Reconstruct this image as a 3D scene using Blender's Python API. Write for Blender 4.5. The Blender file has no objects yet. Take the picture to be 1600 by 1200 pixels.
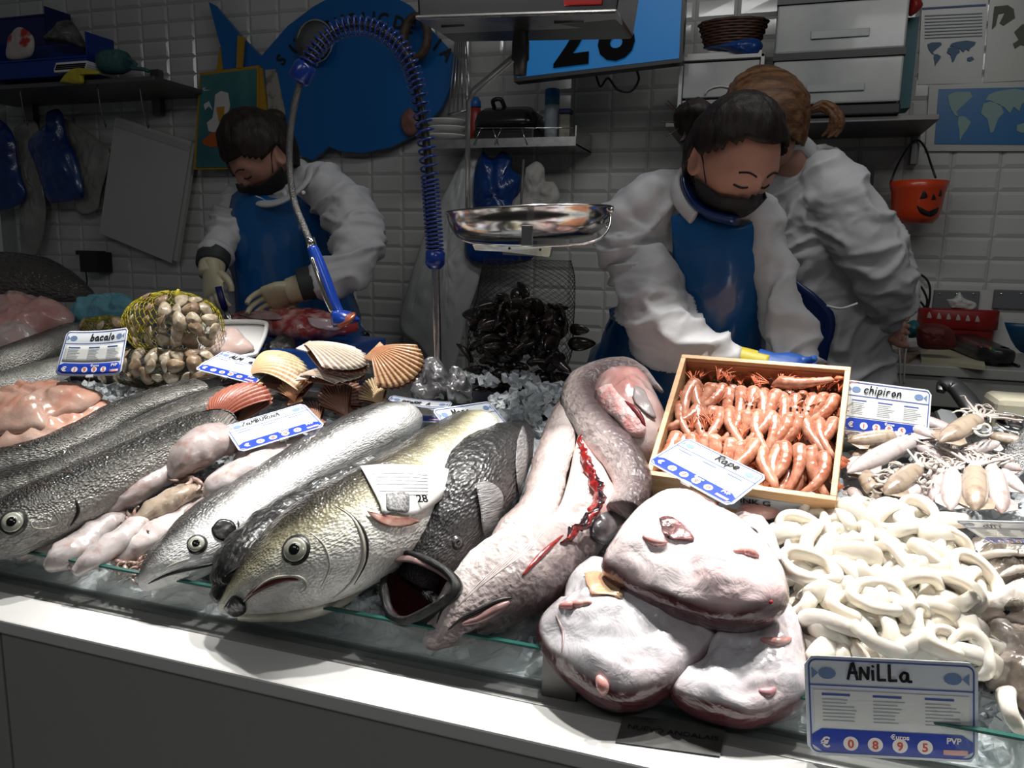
import bpy, bmesh, math, random
from mathutils import Vector as V, Matrix, noise, Euler
from mathutils.bvhtree import BVHTree
from math import sin, cos, tan, pi, radians as R, sqrt, atan2, exp
random.seed(7)
C = bpy.context.scene.collection
SC = bpy.context.scene
# ---------------------------------------------------------------- camera
FPX = 1214.0
CAM = V((0, 0, 1.5))
_y, _p, _a = R(18.4), R(9.8), R(1.22)
FW = V((-sin(_y)*cos(_p), cos(_y)*cos(_p), -sin(_p)))
_R0 = V((cos(_y), sin(_y), 0)); _U0 = _R0.cross(FW)
RT = _R0*cos(_a) + _U0*sin(_a); UP = -_R0*sin(_a) + _U0*cos(_a)
cd = bpy.data.cameras.new('camera'); cam = bpy.data.objects.new('camera', cd); C.objects.link(cam)
m = Matrix((RT, UP, -FW)).transposed().to_4x4(); m.translation = CAM
cam.matrix_world = m
cd.lens = FPX*36/1600; cd.sensor_width = 36; cd.clip_start = .02; cd.clip_end = 50
SC.camera = cam
# ---------------------------------------------------------------- light and exposure
SC.view_settings.view_transform = 'Standard'
SC.view_settings.look = 'None'; SC.view_settings.gamma = 1; SC.view_settings.exposure = 0
w = bpy.data.worlds.new('hall'); SC.world = w; w.use_nodes = True
w.node_tree.nodes['Background'].inputs[0].default_value = (.9, .95, 1, 1)
w.node_tree.nodes['Background'].inputs[1].default_value = .042
def spot(x, y, z, tx, ty, tz, W, ang, blend=.35, size=.03, col=(1, .97, .93)):
    l = bpy.data.lights.new('display_spot', 'SPOT'); l.energy = W; l.spot_size = R(ang); l.spot_blend = blend
    l.shadow_soft_size = size; l.color = col
    o = bpy.data.objects.new('display_spot', l); C.objects.link(o); o.location = (x, y, z)
    o.rotation_euler = (V((tx, ty, tz))-V((x, y, z))).to_track_quat('-Z', 'Y').to_euler()
def area(x, y, z, tx, ty, tz, W, sx, sy, col=(1, 1, 1)):
    l = bpy.data.lights.new('ceiling_panel', 'AREA'); l.shape = 'RECTANGLE'; l.size = sx; l.size_y = sy; l.energy = W; l.color = col
    o = bpy.data.objects.new('ceiling_panel', l); C.objects.link(o); o.location = (x, y, z)
    o.rotation_euler = (V((tx, ty, tz))-V((x, y, z))).to_track_quat('-Z', 'Y').to_euler()
for i, (lx, e) in enumerate([(-1.25, 58), (-.85, 74), (-.45, 78), (-.05, 76), (.35, 76), (.75, 72)]):
    spot(lx, 1.31, 2.42, lx, 1.13, 1.0, e*1.15, 49)
area(.1, 1.5, 2.75, .1, 2.2, 1.2, 7, 1.6, .12)
area(-1.2, -.6, 3.0, -1.2, 2, 1, 5, 1.2, .5)
area(1.0, -.9, 3.0, .9, 2, 1, 6, 1.2, .3)
# ---------------------------------------------------------------- picture <-> place helpers
def proj(P):
    d = P-CAM; z = d.dot(FW)
    return (800+FPX*d.dot(RT)/z, 600-FPX*d.dot(UP)/z)
def ray(x, y): return (FW + RT*((x-800)/FPX) + UP*((600-y)/FPX)).normalized()
class Plane:
    def __init__(s, p, n): s.p = V(p); s.n = V(n).normalized()
    def at(s, x, y, off=0):
        d = ray(x, y); q = s.p+s.n*off
        return CAM + d*((q-CAM).dot(s.n)/d.dot(s.n))
BED = Plane((0, .89, .95), (0, -sin(R(20)), cos(R(20))))
def YP(y): return Plane((0, y, 0), (0, -1, 0))
def ZP(z): return Plane((0, 0, z), (0, 0, 1))
WALLY = 3.03
WALL = YP(WALLY)
def lerp(a, b, t): return a+(b-a)*t
def cr(pts, n):
    """Catmull-Rom through tuples"""
    m_ = len(pts)-1; out = []
    for k in range(n+1):
        t = k/n*m_; i = min(int(t), m_-1); f = t-i
        p0, p1, p2, p3 = pts[max(i-1, 0)], pts[i], pts[i+1], pts[min(i+2, m_)]
        out.append(tuple(.5*((2*b)+(c-a)*f+(2*a-5*b+4*c-d)*f*f+(-a+3*b-3*c+d)*f**3) for a, b, c, d in zip(p0, p1, p2, p3)))
    return out
def fbm(p, s=1, o=3, seed=0):
    return noise.fractal(V((p[0]*s+seed*7.3, p[1]*s-seed*3.1, p[2]*s+seed)), 1, 2, o)
# ---------------------------------------------------------------- materials
MATS = {}
def mat(name, col=(.8, .8, .8), rough=.5, metal=0, coat=0, spec=.5, noise_col=None, nscale=20, bump=0, bscale=80, trans=0, alpha=1, emit=0, sss=0, wet=0, lo=.35, hi=.65, stretch=None, ior=1.45):
    if name in MATS: return MATS[name]
    M = bpy.data.materials.new(name); M.use_nodes = True; T = M.node_tree; N = T.nodes; L = T.links
    b = N['Principled BSDF']; I = b.inputs
    I['Base Color'].default_value = (*col, 1); I['Roughness'].default_value = rough; I['Metallic'].default_value = metal
    I['Coat Weight'].default_value = coat; I['Coat Roughness'].default_value = .06; I['Specular IOR Level'].default_value = spec
    I['Transmission Weight'].default_value = trans; I['Alpha'].default_value = alpha; I['IOR'].default_value = ior
    if sss: I['Subsurface Weight'].default_value = sss; I['Subsurface Radius'].default_value = (.01, .006, .004); I['Subsurface Scale'].default_value = 1
    if emit: I['Emission Color'].default_value = (*col, 1); I['Emission Strength'].default_value = emit
    tc = N.new('ShaderNodeTexCoord'); src = tc.outputs['Object']
    if stretch:
        mp = N.new('ShaderNodeMapping'); mp.inputs['Scale'].default_value = stretch; L.new(src, mp.inputs[0]); src = mp.outputs[0]
    if noise_col:
        n1 = N.new('ShaderNodeTexNoise'); n1.inputs['Scale'].default_value = nscale; n1.inputs['Detail'].default_value = 5; L.new(src, n1.inputs['Vector'])
        r = N.new('ShaderNodeValToRGB'); r.color_ramp.elements[0].position = lo; r.color_ramp.elements[1].position = hi
        r.color_ramp.elements[0].color = (*col, 1); r.color_ramp.elements[1].color = (*noise_col, 1)
        L.new(n1.outputs['Fac'], r.inputs[0]); L.new(r.outputs[0], I['Base Color'])
    if bump:
        n2 = N.new('ShaderNodeTexNoise'); n2.inputs['Scale'].default_value = bscale; n2.inputs['Detail'].default_value = 4; L.new(src, n2.inputs['Vector'])
        bp = N.new('ShaderNodeBump'); bp.inputs['Strength'].default_value = bump; bp.inputs['Distance'].default_value = .004
        L.new(n2.outputs['Fac'], bp.inputs['Height']); L.new(bp.outputs[0], I['Normal'])
        if coat: L.new(bp.outputs[0], I['Coat Normal'])
    MATS[name] = M; return M
def fish_mat(name, stops, rough=.3, metal=0, bump=.5, scale=(90, 30), speck=.25, speck_col=(.02, .02, .02), sscale=60, coat=.6, wrinkle=0):
    """colour runs round the body from the back (0) to the belly (1); UV map u = along, v = round"""
    M = bpy.data.materials.new(name); M.use_nodes = True; T = M.node_tree; N = T.nodes; L = T.links
    b = N['Principled BSDF']; I = b.inputs
    I['Roughness'].default_value = rough+.22; I['Specular IOR Level'].default_value = .3; I['Metallic'].default_value = metal*.6; I['Coat Weight'].default_value = coat; I['Coat Roughness'].default_value = .035
    uv = N.new('ShaderNodeUVMap'); sx = N.new('ShaderNodeSeparateXYZ'); L.new(uv.outputs[0], sx.inputs[0])
    tc = N.new('ShaderNodeTexCoord')
    n0 = N.new('ShaderNodeTexNoise'); n0.inputs['Scale'].default_value = 14; n0.inputs['Detail'].default_value = 4; L.new(tc.outputs['Object'], n0.inputs['Vector'])
    ma = N.new('ShaderNodeMath'); ma.operation = 'MULTIPLY_ADD'; ma.inputs[1].default_value = .22; L.new(n0.outputs['Fac'], ma.inputs[0])
    sb = N.new('ShaderNodeMath'); sb.operation = 'SUBTRACT'; L.new(sx.outputs[1], sb.inputs[0]); sb.inputs[1].default_value = .11; L.new(sb.outputs[0], ma.inputs[2])
    r = N.new('ShaderNodeValToRGB'); cr_ = r.color_ramp
    while len(cr_.elements) < len(stops): cr_.elements.new(.5)
    for e, (p, c) in zip(cr_.elements, stops): e.position = p; e.color = (*c, 1)
    L.new(ma.outputs[0], r.inputs[0])
    n1 = N.new('ShaderNodeTexNoise'); n1.inputs['Scale'].default_value = sscale; n1.inputs['Detail'].default_value = 6; L.new(tc.outputs['Object'], n1.inputs['Vector'])
    r2 = N.new('ShaderNodeValToRGB'); r2.color_ramp.elements[0].position = .5; r2.color_ramp.elements[1].position = .68
    r2.color_ramp.elements[0].color = (0, 0, 0, 1); r2.color_ramp.elements[1].color = (speck,)*3+(1,)
    L.new(n1.outputs['Fac'], r2.inputs[0])
    mx = N.new('ShaderNodeMix'); mx.data_type = 'RGBA'; L.new(r2.outputs[0], mx.inputs[0]); L.new(r.outputs[0], mx.inputs[6]); mx.inputs[7].default_value = (*speck_col, 1)
    L.new(mx.outputs[2], I['Base Color'])
    mp = N.new('ShaderNodeMapping'); mp.inputs['Scale'].default_value = (scale[0], scale[1], 1); L.new(uv.outputs[0], mp.inputs[0])
    if wrinkle:
        vo = N.new('ShaderNodeTexNoise'); vo.inputs['Detail'].default_value = 3; vo.inputs['Scale'].default_value = 1; L.new(mp.outputs[0], vo.inputs['Vector']); ho = vo.outputs['Fac']
    else:
        vo = N.new('ShaderNodeTexVoronoi'); vo.inputs['Scale'].default_value = 1; L.new(mp.outputs[0], vo.inputs['Vector']); ho = vo.outputs['Distance']
    ad = N.new('ShaderNodeMath'); ad.operation = 'MULTIPLY_ADD'; ad.inputs[1].default_value = 1.6; nb = N.new('ShaderNodeTexNoise'); nb.inputs['Scale'].default_value = 75; nb.inputs['Detail'].default_value = 1; L.new(tc.outputs['Object'], nb.inputs['Vector']); L.new(nb.outputs['Fac'], ad.inputs[0]); L.new(ho, ad.inputs[2])
    bp = N.new('ShaderNodeBump'); bp.inputs['Strength'].default_value = bump; bp.inputs['Distance'].default_value = .004; L.new(ad.outputs[0], bp.inputs['Height'])
    L.new(bp.outputs[0], I['Normal']); L.new(bp.outputs[0], I['Coat Normal'])
    return M
# ---------------------------------------------------------------- object helpers
def tag(o, label=None, cat=None, group=None, kind=None):
    if label: o['label'] = label
    if cat: o['category'] = cat
    if group: o['group'] = group
    if kind: o['kind'] = kind
    return o
def thing(name, label, cat, loc, group=None):
    o = bpy.data.objects.new(name, None); C.objects.link(o); o.location = loc; o.empty_display_size = .05
    return tag(o, label, cat, group)
def wl(o):
    p = V((0, 0, 0))
    while o: p += o.location; o = o.parent
    return p
class MB:
    def __init__(s): s.v = []; s.f = []; s.uv = {}; s.mi = []
    def add(s, vs, fs, uvs=None, mi=0):
        n = len(s.v); s.v += [V(v) for v in vs]
        for k, f in enumerate(fs):
            s.f.append([i+n for i in f]); s.mi.append(mi)
            if uvs: s.uv[len(s.f)-1] = uvs[k]
        return s
    def box(s, a, b, mi=0):
        x0, y0, z0 = a; x1, y1, z1 = b
        v = [(x0, y0, z0), (x1, y0, z0), (x1, y1, z0), (x0, y1, z0), (x0, y0, z1), (x1, y0, z1), (x1, y1, z1), (x0, y1, z1)]
        return s.add(v, [(0, 3, 2, 1), (4, 5, 6, 7), (0, 1, 5, 4), (1, 2, 6, 5), (2, 3, 7, 6), (3, 0, 4, 7)], mi=mi)
    def obox(s, c, ax, ay, az, mi=0):
        """box from centre and three half-axis vectors"""
        c, ax, ay, az = V(c), V(ax), V(ay), V(az)
        v = [c+i*ax+j*ay+k*az for k in (-1, 1) for i, j in ((-1, -1), (1, -1), (1, 1), (-1, 1))]
        return s.add(v, [(0, 3, 2, 1), (4, 5, 6, 7), (0, 1, 5, 4), (1, 2, 6, 5), (2, 3, 7, 6), (3, 0, 4, 7)], mi=mi)
    def loft(s, secs, seg=24, dors=90, shape=None, mi=0, power=1, cap=True):
        """secs: (C, A, B)"""
        n = len(secs); vs = []; fs = []; uvs = []
        for i, (c, a, b) in enumerate(secs):
            for j in range(seg):
                t = 2*pi*j/seg; k = shape(i/(n-1), t) if shape else 1
                ct, st = cos(t), sin(t)
                if power != 1:
                    ct = math.copysign(abs(ct)**power, ct); st = math.copysign(abs(st)**power, st)
                vs.append(c+(a*ct+b*st)*k)
        def vv(j):
            d = (2*pi*j/seg-R(dors)+pi) % (2*pi)-pi
            return abs(d)/pi
        for i in range(n-1):
            for j in range(seg):
                j2 = (j+1) % seg
                fs.append((i*seg+j, i*seg+j2, (i+1)*seg+j2, (i+1)*seg+j))
                uvs.append([(i/(n-1), vv(j)), (i/(n-1), vv(j+1)), ((i+1)/(n-1), vv(j+1)), ((i+1)/(n-1), vv(j))])
        if cap:
            vs.append(secs[0][0]); vs.append(secs[-1][0]); q = len(vs)
            for j in range(seg):
                j2 = (j+1) % seg
                fs.append((j2, j, q-2)); uvs.append([(0, vv(j+1)), (0, vv(j)), (0, .5)])
                fs.append(((n-1)*seg+j, (n-1)*seg+j2, q-1)); uvs.append([(1, vv(j)), (1, vv(j+1)), (1, .5)])
        return s.add(vs, fs, uvs, mi)
    def tube(s, pts, r, seg=8, mi=0, flat=1, n=None):
        pts = [V(p) for p in pts]
        if n: pts = [V(q) for q in cr([tuple(p) for p in pts], n)]
        rr = r if callable(r) else (lambda u: r)
        secs = []; up = None
        for i, p in enumerate(pts):
            t = (pts[min(i+1, len(pts)-1)]-pts[max(i-1, 0)]).normalized()
            if up is None: up = t.orthogonal().normalized()
            up = (up-t*up.dot(t)).normalized(); k = rr(i/max(1, len(pts)-1))
            secs.append((p, up*k, t.cross(up)*k*flat))
        return s.loft(secs, seg, mi=mi)
    def lathe(s, c, prof, seg=32, axis=(0, 0, 1), mi=0):
        """prof: (radius, height) along axis"""
        ax = V(axis).normalized(); a = ax.orthogonal().normalized(); b = ax.cross(a)
        return s.loft([(V(c)+ax*h, a*r, b*r) for r, h in prof], seg, mi=mi)
    def ball(s, c, r, sx=1, sy=1, sz=1, seg=16, mi=0):
        c = V(c); secs = []
        for i in range(seg//2+1):
            t = pi*i/(seg//2); k = max(sin(t), .02)*r
            secs.append((c+V((0, 0, -cos(t)*r*sz)), V((k*sx, 0, 0)), V((0, k*sy, 0))))
        return s.loft(secs, seg, mi=mi)
    def poly(s, pts, thick, mi=0):
        """flat outline (3D pts) extruded by vector thick"""
        n = len(pts); pts = [V(p) for p in pts]; t = V(thick)
        v = pts+[p+t for p in pts]
        f = [tuple(range(n)), tuple(range(2*n-1, n-1, -1))]+[(i, i+n, (i+1) % n+n, (i+1) % n) for i in range(n)]
        return s.add(v, f, mi=mi)
def link(name, mb, mats, parent=None, smooth=True, label=None, cat=None, group=None, kind=None, bevel=0, solid=0, sub=0, remesh=0, smoothit=0, tri=False, wire=0):
    me = bpy.data.meshes.new(name)
    if not mb.v: raise ValueError(name)
    lo = V((min(v.x for v in mb.v), min(v.y for v in mb.v), min(v.z for v in mb.v))); hi = V((max(v.x for v in mb.v), max(v.y for v in mb.v), max(v.z for v in mb.v)))
    org = V(((lo.x+hi.x)/2, (lo.y+hi.y)/2, lo.z))
    me.from_pydata([tuple(v-org) for v in mb.v], [], [tuple(f) for f in mb.f])
    ul = me.uv_layers.new(name='UVMap')
    for k, u in mb.uv.items():
        p = me.polygons[k]
        for q, c in zip(p.loop_indices, u): ul.data[q].uv = c
    for M in (mats if isinstance(mats, (list, tuple)) else [mats]): me.materials.append(M)
    for p, k in zip(me.polygons, mb.mi): p.material_index = k; p.use_smooth = smooth
    bm = bmesh.new(); bm.from_mesh(me); bmesh.ops.recalc_face_normals(bm, faces=bm.faces)
    bm.to_mesh(me); bm.free()
    o = bpy.data.objects.new(name, me); C.objects.link(o)
    o.location = org-wl(parent) if parent else org
    if parent: o.parent = parent
    if remesh:
        q = o.modifiers.new('Remesh', 'REMESH'); q.mode = 'VOXEL'; q.voxel_size = remesh; q.use_smooth_shade = True
    if smoothit:
        q = o.modifiers.new('Smooth', 'SMOOTH'); q.iterations = smoothit; q.factor = .5
    if bevel:
        q = o.modifiers.new('Bevel', 'BEVEL'); q.width = bevel; q.segments = 2; q.limit_method = 'ANGLE'
    if solid:
        q = o.modifiers.new('Solidify', 'SOLIDIFY'); q.thickness = solid; q.offset = 0
    if sub:
        q = o.modifiers.new('Subdivision', 'SUBSURF'); q.levels = sub; q.render_levels = sub
    if wire:
        q = o.modifiers.new('Wireframe', 'WIREFRAME'); q.thickness = wire; q.use_replace = True
    BV[o.name] = (mb, None)
    return tag(o, label, cat, group, kind)
BV = {}
def hit(o, x, y):
    mb, t = BV[o.name]
    if t is None:
        t = BVHTree.FromPolygons(mb.v, mb.f); BV[o.name] = (mb, t)
    d = ray(x, y); p, n, i, dist = t.ray_cast(CAM, d)
    if p is None: p, n, i, dist = t.find_nearest(CAM+d*(o.location+wl(o.parent)-CAM).length if o.parent else CAM+d*(o.location-CAM).length)
    if n.dot(d) > 0: n = -n
    return p, n
def line_on(o, pts, r, name, M, n=16, lift=0, parent=None, taper=True, seg=8):
    q = [hit(o, x, y) for x, y in cr(pts, n)]
    mb = MB(); mb.tube([p+nn*lift for p, nn in q], (lambda u: r*(.25+.75*sin(pi*min(1, max(0, u))))) if taper else r, seg)
    return link(name, mb, M, parent or o)
def patch_on(o, pts, name, M, lift=.0015, parent=None, n=24, label=None, rings=4, mk=True, solid=.001, dome=0):
    """a thin skin laid on a surface, outlined in the picture"""
    pts = cr(list(pts)+[pts[0]], n)[:-1]
    cx = sum(p[0] for p in pts)/len(pts); cy = sum(p[1] for p in pts)/len(pts)
    vs = []; N_ = len(pts); fs = []; uvs = []
    for k in range(rings):
        s = k/rings
        for x, y in pts:
            p, nn = hit(o, lerp(x, cx, s), lerp(y, cy, s)); vs.append(p+nn*(lift+dome*sin(s*pi/2)))
    p, nn = hit(o, cx, cy); vs.append(p+nn*(lift+dome))
    for k in range(rings-1):
        for j in range(N_): fs.append((k*N_+j, k*N_+(j+1) % N_, (k+1)*N_+(j+1) % N_, (k+1)*N_+j)); uvs.append([(j/N_, k/rings)]*4)
    for j in range(N_): fs.append(((rings-1)*N_+j, (rings-1)*N_+(j+1) % N_, len(vs)-1)); uvs.append([(j/N_, 1)]*3)
    mb = MB(); mb.add(vs, fs, uvs)
    return link(name, mb, M, parent or o, solid=solid, label=label) if mk else mb
def screen_scale(P, D, p):
    e = .01; a = proj(P); b = proj(P+D*e)
    return ((b[0]-a[0])*p[0]+(b[1]-a[1])*p[1])/e
def sections(pts, ratio=.8, h=0, n=36, plane=BED, rest=True):
    """pts (x, y, half width in px[, lift]) -> lofting sections of a body lying on a plane"""
    pts = [tuple(p)+((0,) if len(p) == 3 else ()) for p in pts]
    q = cr(pts, n); out = []; P = [None]*len(q); A = [.02]*len(q)
    N0 = plane.n
    for it in range(3):
        for i, (x, y, w_, l) in enumerate(q): P[i] = plane.at(x, y, h+l+(A[i]*ratio if rest else 0))
        for i, (x, y, w_, l) in enumerate(q):
            a, b = q[max(i-1, 0)], q[min(i+1, len(q)-1)]
            tx, ty = b[0]-a[0], b[1]-a[1]; L_ = math.hypot(tx, ty) or 1
            T = (P[min(i+1, len(q)-1)]-P[max(i-1, 0)]).normalized(); W = T.cross(N0).normalized(); Nn = W.cross(T)
            pp = (-ty/L_, tx/L_)
            s = sqrt(screen_scale(P[i], W, pp)**2+(ratio*screen_scale(P[i], Nn, pp))**2)
            A[i] = max(w_, .3)/s
            if it == 2: out.append((P[i], W*A[i], Nn*A[i]*ratio))
    return out
def body(name, pts, M, ratio=.8, h=0, n=36, seg=24, dors=150, shape=None, plane=BED, parent=None, power=1, rest=True, rough=0, **k):
    se = sections(pts, ratio, h, n, plane, rest)
    mb = MB().loft(se, seg, dors, shape, power=power)
    if rough: 
        for i, v in enumerate(mb.v): mb.v[i] = v+V((fbm(v, 30, 3), fbm(v, 30, 3, 5), fbm(v, 30, 3, 9)))*rough
    return link(name, mb, M, parent, **k)
def dome(name, outline, M, H=.04, h0=.0, plane=BED, n=48, rings=12, parent=None, prof=.55, lump=.004, lscale=25, seed=0, peak=None, edge=.25, wrinkle=0, **k):
    """a soft mass lying on the plane; outline in picture pixels"""
    o2 = cr(list(outline)+[outline[0]], n)[:-1]
    O = [plane.at(x, y, h0+H*edge) for x, y in o2]
    c = peak or (sum(p[0] for p in o2)/n, sum(p[1] for p in o2)/n)
    Cc = plane.at(c[0], c[1], h0+H*edge)
    vs = []; fs = []; uvs = []
    B = rings//3
    for r_ in range(B):
        s = r_/B
        for p in O: vs.append(lerp(p+(Cc-p)*.12, p, sin(s*pi/2))-plane.n*(H*edge)*(1-s))
    for r_ in range(rings):
        s = r_/rings
        for j, p in enumerate(O):
            q = lerp(p, Cc, s); z = H*(1-edge)*(1-(1-s)**2)**prof
            q = q+plane.n*z
            dsp = fbm(q, lscale, 4, seed)*lump*min(1, .3+s*3)
            if wrinkle: dsp += wrinkle*sin(fbm(q, 9, 2, seed+4)*14+q.x*60)*min(1, s*4)
            vs.append(q+plane.n*dsp)
    vs.append(Cc+plane.n*(H*(1-edge)+fbm(Cc, lscale, 4, seed)*lump)); vs.append(Cc-plane.n*H*edge)
    K = B+rings
    for r_ in range(K-1):
        for j in range(n):
            fs.append((r_*n+j, r_*n+(j+1) % n, (r_+1)*n+(j+1) % n, (r_+1)*n+j)); u0 = max(0, (r_-B)/rings); u1 = max(0, (r_+1-B)/rings)
            uvs.append([(j/n, u0), ((j+1)/n, u0), ((j+1)/n, u1), (j/n, u1)])
    for j in range(n):
        fs.append(((K-1)*n+j, (K-1)*n+(j+1) % n, len(vs)-2)); uvs.append([(j/n, 1), ((j+1)/n, 1), (j/n, 1)])
        fs.append(((j+1) % n, j, len(vs)-1)); uvs.append([(j/n, 0)]*3)
    mb = MB().add(vs, fs, uvs)
    return link(name, mb, M, parent, **k)
def copyobj(o, parent=None, **k):
    c = o.copy(); C.objects.link(c)
    if parent: c.parent = parent
    for ch in list(o.children): copyobj(ch, c)
    return c
def textpoly(s, size=1, bold=0):
    cu = bpy.data.curves.new('t', 'FONT'); cu.body = s; cu.size = size; cu.align_x = 'CENTER'; cu.resolution_u = 3; cu.offset = bold
    o = bpy.data.objects.new('t', cu); C.objects.link(o)
    me = o.to_mesh(); vs = [v.co.copy() for v in me.vertices]; fs = [tuple(p.vertices) for p in me.polygons]
    o.to_mesh_clear(); bpy.data.objects.remove(o); bpy.data.curves.remove(cu)
    return vs, fs
M_steel = mat('stainless_steel', (.62, .61, .59), .25, 1, noise_col=(.5, .5, .49), nscale=40, bump=.05, bscale=200)
M_darksteel = mat('dull_steel', (.16, .155, .15), .45, .8)
M_chrome = mat('chrome', (.75, .74, .72), .12, 1)
M_black = mat('black_plastic', (.012, .012, .013), .35)
M_white = mat('white_plastic', (.72, .72, .7), .4, noise_col=(.66, .66, .64), nscale=15)
M_bluep = mat('blue_plastic', (.006, .05, .3), .35, noise_col=(.005, .035, .22), nscale=12)
# ================================================================ the setting
M_tile = mat('white_tile', (.5, .5, .48), .12, coat=.3, noise_col=(.44, .44, .42), nscale=3)
M_grout = mat('grout', (.3, .3, .29), .8)
def tiles():
    mb = MB(); x0, x1, z0, z1 = -3.7, 2.1, .6, 3.0; tw, th, g, bv, d = .146, .075, .0016, .011, .006
    nx = int((x1-x0)/tw); nz = int((z1-z0)/th)
    rnd = random.Random(3)
    for i in range(nx):
        for j in range(nz):
            a = x0+i*tw+g; b = x0+(i+1)*tw-g; c = z0+j*th+g; e = z0+(j+1)*th-g; Y = WALLY
            y = [Y-d+rnd.uniform(-.0004, .0004) for _ in range(4)]
            v = [(a, Y, c), (b, Y, c), (b, Y, e), (a, Y, e), (a+bv, y[0], c+bv), (b-bv, y[1], c+bv), (b-bv, y[2], e-bv), (a+bv, y[3], e-bv)]
            mb.add(v, [(4, 5, 6, 7), (0, 1, 5, 4), (1, 2, 6, 5), (2, 3, 7, 6), (3, 0, 4, 7)])
    mb.box((x0-.1, WALLY, z0-.6), (x1+.1, WALLY+.1, z1+.3), mi=1)
    link('wall_back', mb, [M_tile, M_grout], smooth=False, kind='structure')
tiles()
M_floor = mat('grey_floor', (.2, .2, .19), .6, noise_col=(.14, .14, .14), nscale=8)
link('floor', MB().box((-3.5, -2, -.05), (3.2, 3.1, 0)), M_floor, kind='structure', smooth=False)
link('floor_staff', MB().box((-3, 1.52, 0), (2.2, WALLY, .3)), M_floor, kind='structure', smooth=False)
# fish counter: ledge, front panels, bed, glass front
M_ledge = mat('white_counter', (.62, .62, .6), .22, coat=.3)
M_panel = mat('counter_front', (.33, .33, .31), .4)
ct = thing('display_counter', 'long white fish counter with a glass rim and a sloping ice bed', 'counter', (0, 1.1, 0))
GY, GZ0, GZ1 = .888, .944, 1.0
link('ledge', MB().box((-2.3, .785, .918), (1.6, .858, .94)), M_ledge, ct, bevel=.003, smooth=False)
mb = MB()
for a, b in ((-2.3, -1.07), (-1.065, .42), (.425, 1.6)): mb.box((a, .79, .02), (b, .84, .917))
link('front_panel', mb, M_panel, ct, bevel=.002, smooth=False)
link('glass_channel', MB().box((-2.3, .861, .9), (1.6, .9, .938)), mat('channel', (.22, .22, .21), .35), ct, smooth=False, bevel=.002)
M_glass = mat('green_glass', (.7, .88, .84), .05, trans=.9, alpha=.3, noise_col=(.6, .8, .76), nscale=5)
M_gedge = mat('glass_edge', (.02, .09, .075), .15, coat=.5)
for a, b in ((-2.3, -.232), (-.212, 1.6)):
    g = link('glass_pane', MB().box((a, GY-.003, .938), (b, GY+.003, GZ1-.002)), M_glass, ct, smooth=False)
    link('pane_edge', MB().box((a, GY-.0036, GZ1-.002), (b, GY+.0036, GZ1+.001)), M_gedge, g, smooth=False)
link('pane_clamp', MB().box((-.245, GY-.007, .938), (-.199, GY+.007, GZ1+.001)), M_darksteel, ct, smooth=False, bevel=.002)
bn = BED.n; bt = V((0, cos(R(20)), sin(R(20))))
mb = MB(); p0 = BED.p-bn*.02; q0 = p0-V((0, .003, 0))
mb.add([(-2.3, .9, .92), (1.6, .9, .92), (1.6, 1.5, 1.138), (-2.3, 1.5, 1.138), (-2.3, .9, .6), (1.6, .9, .6), (1.6, 1.5, .6), (-2.3, 1.5, .6)],
       [(0, 1, 2, 3), (4, 7, 6, 5), (0, 4, 5, 1), (1, 5, 6, 2), (2, 6, 7, 3), (3, 7, 4, 0)])
link('display_tray', mb, M_darksteel, ct, smooth=False)
link('rear_rail', MB().box((-2.3, 1.5, 1.09), (1.6, 1.53, 1.175)), M_steel, ct, smooth=False, bevel=.003)
link('rear_panel', MB().box((-2.3, 1.505, .3), (1.6, 1.525, 1.09)), M_panel, ct, smooth=False)
# staff worktop behind the ice
link('staff_worktop', MB().box((-2.1, 1.54, 1.12), (-.05, 1.86, 1.16)).box((-2.05, 1.57, .3), (-2.0, 1.8, 1.12)).box((-.15, 1.57, .3), (-.1, 1.8, 1.12)), M_steel, smooth=False, bevel=.003,
     label='steel staff worktop under the blue cutting board behind the ice', cat='worktop')
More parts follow.
